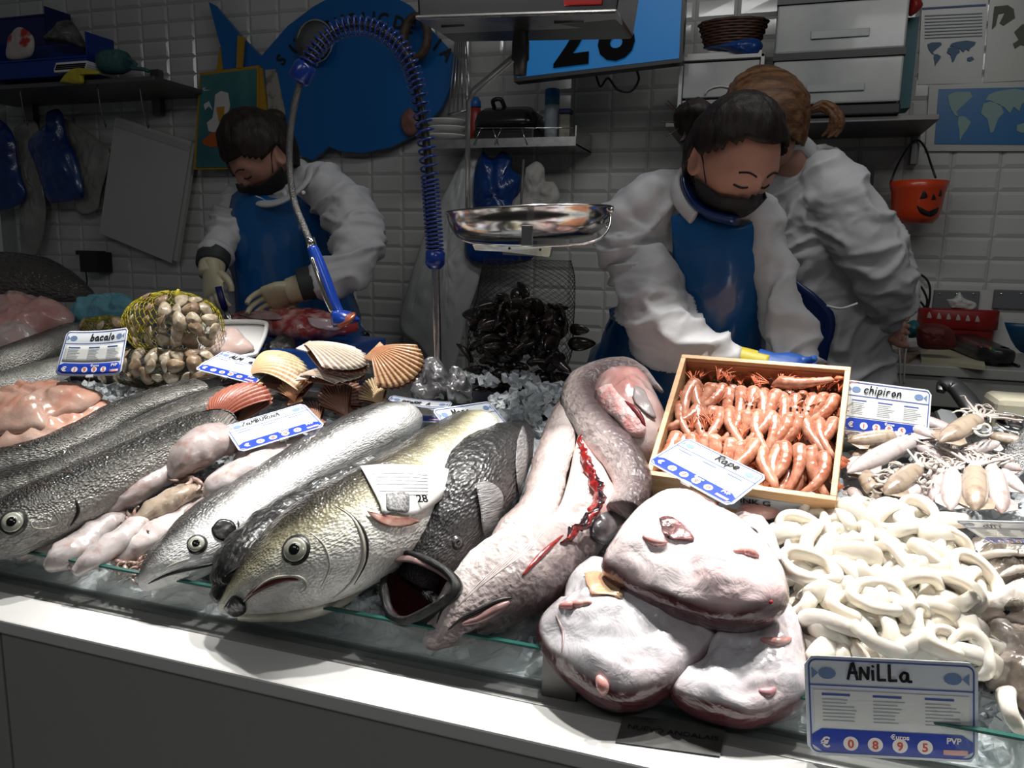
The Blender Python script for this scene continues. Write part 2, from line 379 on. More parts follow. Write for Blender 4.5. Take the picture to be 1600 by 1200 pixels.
# crushed ice: one heaped body with loose chips
M_ice = mat('crushed_ice', (.78, .82, .84), .16, coat=.5, noise_col=(.62, .67, .7), nscale=60, bump=.7, bscale=160, trans=.25, ior=1.31)
def ice():
    mb = MB(); nx, ny = 190, 46; vs = []
    for j in range(ny+1):
        for i in range(nx+1):
            x = -2.25+i*3.8/nx; t = -.002+j*.61/ny
            if t < 0: t = 0
            p = V((x, BED.p.y+.006, BED.p.z))+bt*t
            p += bn*(fbm(p, 14, 3)*.012+fbm(p, 60, 3, 3)*.007-.004)
            if j == 0: p = V((x, GY+.008, .95))
            vs.append(p)
    fs = [(j*(nx+1)+i, j*(nx+1)+i+1, (j+1)*(nx+1)+i+1, (j+1)*(nx+1)+i) for j in range(ny) for i in range(nx)]
    mb.add(vs, fs)
    rnd = random.Random(5)
    def chunk(p, s):
        q = Euler((rnd.uniform(0, 6), rnd.uniform(0, 6), rnd.uniform(0, 6))).to_matrix()
        v = [p+q@V((a*s*rnd.uniform(.6, 1.2), b*s*rnd.uniform(.5, 1.1), c*s*rnd.uniform(.3, .7))) for a in (-1, 1) for b in (-1, 1) for c in (-1, 1)]
        mb.add(v, [(0, 1, 3, 2), (4, 6, 7, 5), (0, 4, 5, 1), (2, 3, 7, 6), (0, 2, 6, 4), (1, 5, 7, 3)])
    for k in range(3000):
        x = rnd.uniform(-2.2, 1.5); t = rnd.uniform(.01, .6)
        p = V((x, BED.p.y+.008, BED.p.z))+bt*t+bn*rnd.uniform(0, .008)
        chunk(p, rnd.uniform(.004, .011))
    for (cx, cy, rx, ry, hh, n) in [(850, 640, 90, 40, .035, 260), (560, 940, 60, 25, .02, 90), (1240, 800, 60, 14, .02, 90), (960, 1010, 60, 10, .015, 50), (1540, 930, 30, 26, .02, 60), (190, 620, 60, 12, .02, 50), (60, 862, 60, 9, .012, 40), (1430, 810, 60, 12, .02, 70), (1565, 685, 40, 25, .03, 60), (780, 590, 60, 10, .02, 40), (1570, 1110, 40, 30, .02, 40), (260,890,90,8,.012,40)]:
        for _ in range(n):
            a = rnd.uniform(0, 2*pi); r_ = sqrt(rnd.random())
            chunk(BED.at(cx+rx*r_*cos(a), cy+ry*r_*sin(a), hh*(1-r_)*rnd.uniform(.3, 1)), rnd.uniform(.005, .012))
    return link('crushed_ice', mb, M_ice, smooth=False, label='crushed ice heaped over the sloping display bed', cat='ice', kind='stuff')
ice()
# ================================================================ along the back wall
def P3(x, y, Y): return YP(Y).at(x, y)
def slab(name, pts, Y, th, M, parent=None, **k):
    """outline in picture px standing parallel to the wall with its face at depth Y"""
    return link(name, MB().poly([P3(x, y, Y) for x, y in pts], (0, th, 0)), M, parent, smooth=False, **k)
def box_px(x0, y0, x1, y1, Y0, Y1, mi=0, mb=None):
    a = P3(x0, y1, Y0); b = P3(x1, y0, Y0)
    return (mb or MB()).box((a.x, Y0, a.z), (b.x, Y1, b.z), mi=mi)
def put_text(s, h, org, ax, up, M, name='lettering', parent=None, bold=0, th=.001, **k):
    vs, fs = textpoly(s, 1, bold); ax = V(ax).normalized(); up = V(up).normalized(); n = ax.cross(up)
    mb = MB().add([V(org)+ax*v.x*h/.72+up*v.y*h/.72+n*th for v in vs], fs)
    return link(name, mb, M, parent, smooth=False, **k)
X_, Y_, Z_ = V((1, 0, 0)), V((0, 1, 0)), V((0, 0, 1))
# --- fish shaped sign
M_sign = mat('sign_blue', (.004, .1, .32), .35)
M_ink = mat('black_ink', (.008, .008, .009), .5)
sg = thing('fish_sign', 'big blue fish-shaped wall sign with black lettering round its back', 'sign', P3(560, 235, 2.98))
slab('fish_board', [(326, 3), (335, 8), (372, 52), (408, 88), (420, 74), (450, 40), (490, 10), (530, -12), (600, -14), (640, 8), (672, 45), (700, 75), (714, 93), (706, 130), (690, 168), (655, 207), (610, 230), (565, 239), (530, 236), (514, 229), (500, 240), (488, 250), (462, 240), (440, 190), (405, 128), (378, 150), (340, 205), (350, 120), (345, 75)], 2.96, .02, M_sign, sg)
for ch, an, rr in [('S', 142, 165), ('U', 132, 163), ('P', 112, 162), ('U', 105, 162), ('B', 98, 162), ('L', 91.5, 162), ('I', 87, 162), ('C', 82, 162), ('D', 73.5, 162), ('E', 67, 162), ('I', 50, 160), ('A', 43, 160)]:
    a = R(an); o_ = P3(575+rr*cos(a), 200-rr*sin(a), 2.957)
    put_text(ch, .048, o_, (sin(a), 0, -cos(a)), (cos(a), 0, sin(a)), M_ink, 'letter', sg, bold=.03)
cl = thing('round_mirror', 'round metal-rimmed disc leaning on the fish sign behind the hose arch', 'mirror', P3(490, 103, 2.93))
link('disc', MB().lathe(P3(490, 64, 2.93), [(.001, 0), (.082, 0), (.082, .01), (.001, .01)], axis=(0, -1, .1)), mat('dull_mirror', (.2, .2, .2), .3, .6), cl)
link('rim', MB().tube([P3(490, 64, 2.915)+V((cos(t)*.083, .01, sin(t)*.083)) for t in [2*pi*i/40 for i in range(41)]], .004), M_chrome, cl)
link('lifebuoy_mask', MB().loft([(P3(650, 58, 2.9)+V((sin(t)*.05, 0, cos(t)*.075)), V((sin(t), 0, cos(t)))*.016, V((0, .02, 0))) for t in [2*pi*i/32 for i in range(33)]], 12, cap=False), mat('old_wood', (.1, .07, .05), .6, noise_col=(.05, .03, .02), nscale=40), label='oval brown wooden ring hung on the nose of the fish sign', cat='ornament')
dome('scallop_ornament', [(640, 168), (652, 180), (655, 195), (648, 210), (636, 212), (628, 200), (627, 184), (632, 174)], mat('dusty_pink', (.22, .1, .08), .5, noise_col=(.15, .07, .06)), H=.02, plane=YP(2.95), label='small pinkish shell ornament on the fish sign beside the hose', cat='ornament')
# --- left shelf and what stands on it
sh = thing('wall_shelf', 'dark steel shelf high on the left of the tiled wall with hanging hooks', 'shelf', P3(120, 130, 2.7))
a = P3(-60, 122, 2.68); b = P3(246, 120, 2.68)
link('shelf_board', MB().box((a.x-.1, 2.66, b.z-.018), (b.x, 3.02, b.z)), M_darksteel, sh, smooth=False, bevel=.002)
for q in ((238, 108, 247, 180), (38, 125, 47, 200)):
    link('bracket', box_px(*q, 2.99, 3.02), M_darksteel, sh, smooth=False)
for hx in (30, 152, 218):
    p = P3(hx, 133, 2.68); link('hook', MB().tube([p, p+V((.01, 0, -.09)), p+V((.04, -.01, -.17)), p+V((.055, -.02, -.155))], .0025, 6, n=10), M_darksteel, sh)
M_navy = mat('navy_plastic', (.004, .01, .09), .4)
bz = P3(100, 118, 2.68).z
def bin_(x0, x1, y0, Y0, Y1, M, label, cut=.5):
    a, b = P3(x0, y0, Y0), P3(x1, y0, Y0); z0, z1 = bz+.002, a.z
    t = thing('storage_bin', label, 'bin', ((a.x+b.x)/2, Y0, z0)); w_ = .005
    mb = MB().box((a.x, Y0, z0), (b.x, Y1, z0+w_)).box((a.x, Y1-w_, z0), (b.x, Y1, z1)).box((b.x-w_, Y0, z0), (b.x, Y1, z1)).box((a.x, Y0, z0), (a.x+w_, Y1, z1)).box((a.x, Y0, z0), (b.x, Y0+w_, lerp(z0, z1, cut)))
    link('bin_body', mb, M, t, smooth=False, bevel=.002)
    link('bin_lip', MB().box((a.x-.004, Y0-.006, lerp(z0, z1, cut)-.008), (b.x+.004, Y0+.006, lerp(z0, z1, cut))), M, t, smooth=False, bevel=.002); return t
bin_(-60, 70, 22, 2.86, 3.0, M_navy, 'tall navy storage bin at the back of the left shelf', .9)
bin_(-20, 134, 62, 2.7, 2.85, mat('blue_bin', (.003, .03, .22), .4), 'low blue storage bin at the front of the left shelf', .45)
dome('sugar_packet', [(14, 58), (30, 42), (52, 58), (48, 88), (12, 92)], mat('packet', (.5, .45, .42), .4, noise_col=(.4, .03, .02), nscale=9, lo=.5, hi=.55), H=.03, plane=YP(2.72), label='red and white packet sticking out of the low blue bin', cat='packet')
dome('crumpled_bag', [(70, 60), (95, 35), (112, 34), (130, 62), (134, 76), (100, 68), (76, 66)], mat('grey_bag', (.13, .13, .12), .35, noise_col=(.03, .03, .03), nscale=25), H=.06, lump=.015, plane=YP(2.78), label='crumpled grey bag on top of the low blue bin', cat='bag')
M_foam = mat('white_foam', (.75, .75, .74), .5)
for k, w__ in enumerate(('lowest', 'second lowest', 'second highest', 'topmost')):
    link('foam_tray', box_px(84+k, 101-k*3+9, 133+k, 98-k*3+9, 2.67, 2.83), M_foam, smooth=False, bevel=.001, label=w__+' white foam tray of the small stack beside the blue bin', cat='tray', group='foam trays on the left shelf')
dome('yellow_cloth', [(93, 128), (104, 114), (120, 106), (150, 110), (155, 116), (132, 118), (128, 131)], mat('yellow_cloth', (.5, .42, .03), .6), H=.02, lump=.006, plane=YP(2.655), label='yellow cloth hanging over the edge of the left shelf', cat='cloth')
t = thing('twine_roll', 'dull teal roll of twine lying on the left shelf', 'roll', P3(190, 112, 2.75))
M_teal = mat('dull_teal', (.05, .14, .14), .7, noise_col=(.03, .09, .09), nscale=60, bump=.6)
link('roll', MB().lathe(P3(178, 97, 2.75), [(.01, -.06), (.044, -.055), (.05, -.02), (.05, .03), (.04, .06), (.01, .062)], axis=(1, .1, 0)), M_teal, t)
link('loose_end', MB().tube([P3(200, 92, 2.72), P3(212, 100, 2.7), P3(205, 106, 2.7), P3(222, 108, 2.7), P3(232, 111, 2.7)], .008, n=16), M_teal, t)
# --- hanging bags
M_film = mat('cloudy_film', (.3, .3, .27), .3, noise_col=(.17, .17, .16), nscale=7, bump=.5, bscale=14, coat=.3)
M_bagblue = mat('blue_bag_film', (.003, .045, .2), .3, coat=.4, bump=.6, bscale=16, noise_col=(.002, .02, .12), nscale=9)
def hbag(name, pts, M, H, Y, label, cat='bag', lump=.012, w_=.004, **k):
    return dome(name, pts, M, H=H, plane=YP(Y), lump=lump*.7, lscale=14, wrinkle=w_*.6, prof=.8, n=72, rings=16, label=label, cat=cat, **k)
hbag('plastic_bag', [(22, 200), (45, 188), (60, 200), (62, 260), (72, 330), (60, 395), (35, 400), (28, 300)], M_film, .03, 2.97, 'cloudy plastic bag hanging between the two blue bags')
hbag('plastic_bag', [(100, 185), (120, 195), (150, 215), (172, 240), (158, 300), (150, 330), (120, 330), (112, 260)], M_film, .03, 2.98, 'cloudy plastic bag hanging behind the right edge of the nearer blue bag')
hbag('blue_bag', [(73, 175), (88, 170), (97, 178), (103, 212), (118, 245), (131, 300), (122, 311), (92, 316), (74, 312), (56, 262), (44, 222), (70, 194)], M_bagblue, .06, 2.93, 'folded blue bag hanging whole under the left shelf')
hbag('blue_bag', [(-30, 180), (2, 188), (22, 215), (28, 260), (37, 314), (-30, 320)], M_bagblue, .05, 2.93, 'dark blue bag cut by the left edge of the picture')
t = thing('paper_sheets', 'thick pad of white paper sheets hanging askew on the tiles', 'paper', P3(230, 400, 2.97))
M_paper = mat('white_paper', (.42, .42, .4), .7)
slab('sheet', [(180, 183), (299, 221), (268, 411), (155, 364)], 2.96, .003, M_paper, t)
slab('sheet', [(184, 182), (305, 224), (276, 409), (160, 360)], 2.968, .02, M_paper, t)
slab('tape_band', [(182, 188), (297, 226), (294, 236), (180, 198)], 2.957, .002, mat('tape', (.36, .36, .35), .3), t)
# --- poster, brochures
t = thing('wall_poster', 'teal poster with a white bird and an orange raft in a yellow frame', 'poster', P3(355, 262, 2.95))
slab('frame', [(312, 114), (404, 102), (404, 263), (302, 265)], 2.944, .012, mat('mustard', (.35, .2, .015), .5), t)
slab('picture', [(314, 118), (400, 107), (400, 260), (306, 262)], 2.94, .004, mat('teal_print', (.015, .1, .12), .4, noise_col=(.06, .18, .18), nscale=6), t)
slab('bird', [(336, 148), (345, 142), (356, 145), (359, 165), (352, 196), (338, 208), (326, 205), (323, 192), (332, 184), (335, 165)], 2.937, .003, mat('print_white', (.5, .5, .48), .5), t)
slab('wing', [(318, 163), (326, 158), (332, 172), (326, 166), (320, 172)], 2.937, .003, MATS['print_white'], t)
slab('bird', [(338, 168), (350, 166), (350, 185), (342, 190)], 2.935, .002, mat('print_orange', (.4, .2, .02), .5), t)
slab('raft', [(316, 220), (330, 208), (352, 200), (356, 214), (352, 228), (330, 230), (318, 226)], 2.936, .003, mat('print_red', (.4, .08, .015), .5), t)
slab('sparkle', [(316, 138), (322, 136), (318, 140), (330, 141), (318, 142)], 2.937, .002, MATS['print_white'], t)
slab('yellow_folder', [(402, 104), (409, 106), (420, 200), (404, 215)], 2.95, .01, MATS['mustard'], label='yellow folder edge standing right of the poster', cat='folder')
slab('brochure', [(414, 109), (431, 108), (445, 175), (440, 240), (424, 240)], 2.955, .008, mat('brochure_print', (.3, .28, .24), .6, noise_col=(.06, .06, .06), nscale=25, lo=.5, hi=.7), label='narrow printed brochure behind the head of the left worker', cat='brochure')
slab('wooden_pointer', [(371, 55), (382, 58), (378, 106), (369, 106)], 2.94, .008, MATS['mustard'], label='yellow stick leaning on the tail of the fish sign', cat='stick')
slab('wooden_shape', [(343, 73), (349, 72), (353, 110), (338, 112)], 2.965, .006, MATS['mustard'], label='rounded yellow piece behind the fish tail above the poster', cat='ornament')
t = thing('power_adapter', 'black plug adapter on the tiles above the dark fish', 'adapter', P3(138, 425, 2.97))
link('adapter_body', box_px(125, 394, 151, 425, 2.93, 3.02), M_black, t, smooth=False, bevel=.004)
link('socket', box_px(118, 392, 150, 398, 2.96, 3.02), M_black, t, smooth=False, bevel=.002)
link('wire', MB().tube([P3(134, 425, 2.96), P3(136, 440, 2.97), P3(133, 460, 2.98), P3(132, 480, 2.98)], .003, 6, n=10), M_black, t)
# --- middle wire shelf
t = thing('wall_shelf', 'short steel shelf with a wire rail in the middle of the wall', 'shelf', P3(790, 226, 2.8))
a = P3(672, 222, 2.78); b = P3(900, 226, 2.78)
link('shelf_board', MB().box((a.x, 2.78, b.z-.004), (b.x, 3.02, b.z+.006)), M_steel, t, smooth=False, bevel=.002)
link('front_lip', MB().box((a.x, 2.776, b.z-.004), (b.x, 2.782, b.z+.028)), M_steel, t, smooth=False)
link('end_plate', MB().box((b.x-.004, 2.78, b.z-.004), (b.x, 3.02, b.z+.065)), M_steel, t, smooth=False)
mb = MB(); z1 = P3(800, 200, 2.77).z; mb.tube([P3(745, 200, 2.77), P3(895, 200, 2.77)], .0018, 6)
for k, x in enumerate((752, 770, 784, 815)): mb.tube([P3(x, 200, 2.77), P3(x+(-12 if k % 2 == 0 else 8), 226, 2.77)], .0016, 6)
link('wire_rail', mb, M_chrome, t)
sz = P3(800, 222, 2.78).z+.008
def on_shelf(x, Y): p = P3(x, 222, Y); return V((p.x, Y, sz))
t = thing('contact_grill', 'closed black contact grill on the middle shelf', 'grill', on_shelf(797, 2.85))
c = on_shelf(797, 2.88); w_ = .118
link('grill_base', MB().box((c.x-w_, 2.8, sz), (c.x+w_, 2.97, sz+.045)), M_black, t, smooth=False, bevel=.008)
link('grill_lid', MB().loft([(c+V((0, 0, .048)), X_*w_*1.02, Y_*.09), (c+V((0, 0, .07)), X_*w_*1.04, Y_*.092), (c+V((0, 0, .1)), X_*w_*.98, Y_*.085), (c+V((0, 0, .122)), X_*w_*.8, Y_*.06), (c+V((0, 0, .126)), X_*w_*.4, Y_*.03)], 40, power=.4), mat('gloss_black', (.012, .012, .012), .2, coat=.5), t)
link('lid_handle', MB().tube([c+V((-.05, -.03, .12)), c+V((-.05, -.06, .145)), c+V((-.02, -.06, .15)), c+V((-.01, -.04, .124))], .008, n=12), M_black, t)
t = thing('spray_can', 'white can with a light blue top on the middle shelf', 'can', on_shelf(861, 2.84))
c = on_shelf(861, 2.84); r_ = .0265
link('can_body', MB().lathe(c, [(.001, 0), (r_, 0), (r_, .13), (r_*.97, .132)]), mat('can_white', (.5, .55, .58), .35, noise_col=(.35, .42, .48), nscale=30), t)
link('can_label', MB().lathe(c, [(r_*1.01, .125), (r_*1.02, .126), (r_*1.02, .15), (r_*1.01, .151)]), mat('can_teal', (.05, .2, .3), .3), t)
link('can_cap', MB().lathe(c, [(r_, .15), (r_*1.02, .152), (r_*1.02, .178), (r_*.9, .182), (.001, .182)]), mat('can_blue', (.01, .12, .35), .3), t)
t = thing('spice_jar', 'small pale jar with a navy lid at the right end of the middle shelf', 'jar', on_shelf(883, 2.83)); c = on_shelf(883, 2.83)
link('jar_body', MB().box(c+V((-.02, -.02, 0)), c+V((.02, .02, .09))), mat('jar_cream', (.25, .24, .18), .3, noise_col=(.15, .14, .1), nscale=30), t, smooth=False, bevel=.005)
link('jar_lid', MB().box(c+V((-.022, -.022, .09)), c+V((.022, .022, .108))), M_navy, t, smooth=False, bevel=.004)
t = thing('sauce_bottle', 'red and yellow bottle with a blue cap beside the scale bar', 'bottle', on_shelf(742, 2.84)); c = on_shelf(742, 2.84)
link('bottle_body', MB().lathe(c, [(.001, 0), (.025, 0), (.025, .05), (.026, .1), (.02, .125), (.014, .13)]), mat('bottle_red', (.22, .015, .01), .4, noise_col=(.35, .25, .03), nscale=14, lo=.55, hi=.6), t)
link('cap', MB().lathe(c, [(.02, .128), (.022, .13), (.02, .15), (.012, .165), (.001, .166)]), mat('cap_blue', (.01, .09, .3), .4), t)
for k, (dx, dz, s) in enumerate([(0, 0, 1), (.004, .03, .92), (-.003, .055, .98)]):
    c = on_shelf(698, 2.84)+V((dx, 0, dz+.002))
    link('serving_plate', MB().lathe(c, [(.001, 0), (.05*s, .002), (.082*s, .022), (.084*s, .026), (.078*s, .024), (.048*s, .006), (.001, .005)]), M_white, label=['bottom white plate of the stack left of the scale bar', 'middle white plate of the stack left of the scale bar', 'top white plate of the stack left of the scale bar'][k], cat='plate', group='plates on the middle shelf')
t = thing('knife_rack', 'slatted steel rack leaning behind the scale bar', 'rack', P3(718, 180, 2.93))
for k in range(6):
    u = k/5; x0 = lerp(713, 727, u); x1 = lerp(701, 736, u)
    link('slat', MB().tube([P3(x0, 52, 2.95), P3(x1, 178-8*u, 2.9)], .0035, 6), M_steel if k % 2 else mat('slat_dark', (.2, .2, .2), .4, .5), t)
link('foot_rail', MB().tube([P3(700, 180, 2.9), P3(738, 170, 2.9)], .006), M_steel, t)
# --- bags in the middle
hbag('plastic_apron', [(735, 222), (757, 228), (762, 300), (752, 420), (728, 500), (710, 575), (690, 590), (655, 545), (624, 512), (640, 440), (662, 370), (690, 310), (718, 255)], mat('white_apron', (.5, .51, .5), .4, coat=.3, noise_col=(.42, .43, .42), nscale=5, bump=.3, bscale=8), .05, 2.9, 'long white plastic apron hanging behind the hose pole', 'apron', w_=.008)
hbag('blue_bag', [(755, 235), (770, 248), (785, 236), (800, 246), (798, 262), (814, 280), (806, 318), (815, 335), (835, 385), (820, 410), (735, 410), (728, 360), (738, 340), (738, 300), (742, 262)], M_bagblue, .07, 2.86, 'bundle of blue bags hanging under the middle shelf')
hbag('paper_bag', [(822, 262), (838, 252), (850, 262), (852, 282), (866, 285), (875, 308), (862, 330), (846, 350), (800, 340), (798, 318), (812, 300)], mat('kraft_white', (.42, .41, .38), .6, noise_col=(.3, .29, .27), nscale=15, bump=.6, bscale=20), .05, 2.85, 'crumpled white paper bag hanging right of the blue bags', 'bag', lump=.02)
# --- number screen
t = thing('number_screen', 'blue queue number screen with big black digits in a black frame', 'screen', P3(930, 125, 2.62))
fr = [(803, 128), (1066, 97), (1074, -70), (803, -40)]
slab('screen_frame', fr, 2.6, .05, M_black, t)
link('screen', MB().poly([P3(x, y, 2.598) for x, y in [(808, 121), (1061, 91), (1068, -64), (808, -34)]], (0, .004, 0)), mat('lit_blue', (.002, .13, .36), .4, emit=.35), t, smooth=False)
d = (P3(1061, 91, 2.6)-P3(808, 121, 2.6)).normalized()
for chx, s_ in (('2', 892), ('8', 962)):
    put_text(chx, .17, P3(s_, 99-(s_-892)*.13, 2.592), d, (0, 0, 1), mat('matt_ink', (.006, .006, .006), .9, spec=.1), 'digit', t, bold=.035)
link('screen_cable', MB().tube([P3(930, 112, 2.7), P3(938, 135, 2.7), P3(950, 122, 2.72), P3(965, 140, 2.72), P3(985, 143, 2.72), P3(998, 125, 2.72), P3(994, 108, 2.7)], .004, n=30), M_black, t)
# --- drawers and shelf on the right
t = thing('wall_shelf', 'long steel shelf under the plastic drawers on the right', 'shelf', P3(1330, 200, 2.7))
a = P3(1040, 178, 2.66); b = P3(1469, 178, 2.66)
link('shelf_board', MB().box((a.x, 2.66, b.z-.016), (b.x, 3.02, b.z)), M_darksteel, t, smooth=False, bevel=.002)
link('bracket', MB().box((P3(1428, 200, 2.98).x, 2.98, P3(1430, 256, 2.98).z), (P3(1440, 200, 2.98).x, 3.02, b.z)), M_darksteel, t, smooth=False)
sz2 = b.z+.002
M_milk = mat('milky_plastic', (.24, .25, .25), .25, coat=.3, noise_col=(.36, .37, .35), nscale=5, alpha=1)
M_wfr = mat('white_frame', (.45, .45, .44), .4)
t = thing('drawer_unit', 'white framed plastic drawer unit with a wicker basket on top', 'drawers', V((P3(1128, 150, 2.7).x, 2.7, sz2)))
x0, x1 = P3(1062, 90, 2.68).x, P3(1195, 90, 2.68).x; zt = P3(1128, 86, 2.68).z
mb = MB().box((x0, 2.68, zt-.012), (x1, 3.0, zt)).box((x0, 2.68, sz2), (x0+.012, 3.0, zt)).box((x1-.012, 2.68, sz2), (x1, 3.0, zt)).box((x0, 2.99, sz2), (x1, 3.0, zt)).box((x0, 2.68, sz2), (x1, 3.0, sz2+.01))
link('drawer_frame', mb, M_wfr, t, smooth=False, bevel=.002)
za = zt-.014
for k in range(2):
    zb = max(za-.115, sz2+.011); q = link('drawer', MB().box((x0+.014, 2.69, zb+.004), (x1-.014, 2.97, za-.003)), M_milk, t, smooth=False, bevel=.003)
    link('handle', MB().tube([V(((x0+x1)/2+.045*cos(s), 2.686, zb+.012+.024*sin(s))) for s in [pi*i/10 for i in range(11)]], .003), M_wfr, q); za = zb
link('paper_tray', MB().box((x0+.02, 2.7, zt+.001), (x1-.01, 2.9, zt+.014)), M_wfr, smooth=False, bevel=.002, label='flat white tray on top of the white drawer unit', cat='tray')
c = P3(1143, 74, 2.74); c.z = zt+.016
dome('blue_cloth', [(1098, 76), (1125, 70), (1160, 62), (1182, 60), (1192, 72), (1180, 90), (1160, 88), (1130, 80)], M_bagblue, H=.05, lump=.008, plane=YP(2.72), label='bright blue bag folded under the wicker basket', cat='bag')
t = thing('wicker_basket', 'small dark brown wicker basket on the white drawer unit', 'basket', c)
M_wick = mat('dark_wicker', (.06, .022, .012), .5, noise_col=(.025, .012, .008), nscale=30)
zb = P3(1143, 69, 2.78).z; cx = P3(1143, 69, 2.78).x
for k in range(9):
    z = zb+k*.0085; w_ = .085+.0028*k; pts = []
    for i in range(49):
        s = 2*pi*i/48; rr = 1+.03*cos(12*s+(k % 2)*pi); pts.append(V((cx+w_*cos(s)*rr, 2.8+w_*.6*sin(s)*rr, z)))
    link('weave', MB().tube(pts, .005, 6), M_wick, t)
link('basket_core', MB().lathe(V((cx, 2.8, zb-.004)), [(.001, 0), (.075, 0), (.08, .04), (.093, .07), (.088, .07), (.07, .008), (.001, .006)]), M_wick, t).scale = (1, .62, 1)
t = thing('drawer_tower', 'large cloudy plastic drawer tower on the right shelf', 'drawers', V((P3(1310, 170, 2.68).x, 2.68, sz2)))
x0, x1 = P3(1206, 120, 2.64).x, P3(1412, 120, 2.64).x
def zz(y): return P3(1310, y, 2.64).z
link('base', MB().box((x0, 2.64, sz2), (x1, 3.0, zz(164))), M_black, t, smooth=False, bevel=.004)
for (ya, yb) in ((161, 90), (79, 1), (-8, -90)):
    q = link('drawer', MB().box((x0+.003, 2.645, zz(ya)), (x1-.003, 2.98, zz(yb))), M_milk, t, smooth=False, bevel=.006)
    link('pull', MB().box((lerp(x0, x1, .28), 2.638, zz(lerp(ya, yb, .26))), (lerp(x0, x1, .72), 2.645, zz(lerp(ya, yb, .42)))), mat('pull_grey', (.3, .31, .31), .3), q, smooth=False, bevel=.002)
for ya, yb in ((90, 79), (1, -8)): link('divider', MB().box((x0, 2.64, zz(ya)), (x1, 3.0, zz(yb))), M_black, t, smooth=False)
slab('teal_folder', [(1417, 28), (1437, 26), (1422, 168), (1405, 170)], 2.8, .1, mat('teal_card', (.01, .09, .11), .5), label='teal folder standing between the drawer tower and the map sheets', cat='folder')
dome('red_ribbon', [(1420, -5), (1436, -2), (1442, 8), (1432, 20), (1420, 24)], mat('ribbon_red', (.25, .01, .01), .4), H=.03, plane=YP(2.75), label='red bow at the top corner of the drawer tower', cat='bow')
# --- papers and maps
M_sheet = mat('laminated_sheet', (.36, .36, .33), .25)
M_mapblue = mat('map_sea', (.005, .1, .26), .3); M_mapland = mat('map_land', (.16, .26, .24), .4); M_print = mat('print_blue', (.03, .09, .17), .5); M_printg = mat('print_grey', (.12, .12, .1), .5)
land = [[(.10, .12), (.18, .06), (.33, .06), (.36, .15), (.30, .25), (.24, .35), (.20, .42), (.23, .5), (.19, .48), (.15, .38), (.12, .28)],
        [(.23, .5), (.29, .5), (.36, .6), (.33, .72), (.28, .85), (.26, .95), (.245, .75), (.225, .62)],
        [(.48, .28), (.55, .24), (.66, .3), (.70, .44), (.64, .55), (.60, .78), (.57, .8), (.53, .55), (.46, .45)],
        [(.50, .22), (.53, .12), (.62, .06), (.80, .02), (.97, .08), (.95, .2), (.88, .3), (.86, .42), (.80, .34), (.76, .45), (.70, .34), (.64, .3), (.55, .22)],
        [(.84, .66), (.92, .62), (.97, .72), (.9, .8), (.84, .76)]]
def worldmap(parent, q, Y, M, name='continents'):
    mb = MB()
    for L_ in land:
        mb.poly([P3(lerp(lerp(q[0][0], q[1][0], u), lerp(q[3][0], q[2][0], u), v), lerp(lerp(q[0][1], q[1][1], u), lerp(q[3][1], q[2][1], u), v), Y) for u, v in L_], (0, .001, 0))
    return link(name, mb, M, parent, smooth=False)
t = thing('map_sheet', 'laminated sheet with a blue world map at the right edge', 'map', P3(1530, 235, 3.01))
slab('sheet', [(1452, 133), (1625, 126), (1625, 236), (1446, 236)], 3.013, .004, M_sheet, t)
q = [(1467, 139), (1615, 136), (1612, 226), (1460, 225)]
slab('sea', q, 3.01, .003, M_mapblue, t); worldmap(t, q, 3.008, M_mapland)
t = thing('info_sheet', 'white sheet with a printed table and a small world map', 'poster', P3(1485, 128, 3.01))
slab('sheet', [(1441, 0), (1545, -6), (1533, 130), (1434, 132)], 3.02, .003, M_sheet, t)
slab('heading', [(1441, 12), (1541, 6), (1541, 9), (1441, 15)], 3.017, .002, M_print, t)
for k in range(8): slab('text_line', [(1445, 24+k*5), (1535, 20+k*5), (1535, 21.5+k*5), (1445, 25.5+k*5)], 3.017, .002, mat('print_pale', (.16, .19, .22), .5), t)
worldmap(t, [(1441, 64), (1528, 62), (1524, 104), (1439, 106)], 3.016, M_print)
t = thing('map_sheet', 'pale sheet with a dark olive map cut by the top right corner', 'map', P3(1575, 125, 3.01))
slab('sheet', [(1548, -20), (1640, -24), (1640, 124), (1537, 129)], 3.021, .003, M_sheet, t)
M_olive = mat('print_olive', (.07, .07, .05), .6)
slab('coast', [(1554, 10), (1575, 8), (1584, 14), (1586, 28), (1568, 40), (1562, 36), (1570, 20), (1560, 22), (1556, 40), (1550, 46), (1552, 26)], 3.018, .002, M_olive, t)
slab('coast', [(1585, 50), (1597, 38), (1612, 36), (1612, 74), (1595, 70), (1586, 76), (1583, 68), (1592, 62)], 3.018, .002, M_olive, t)
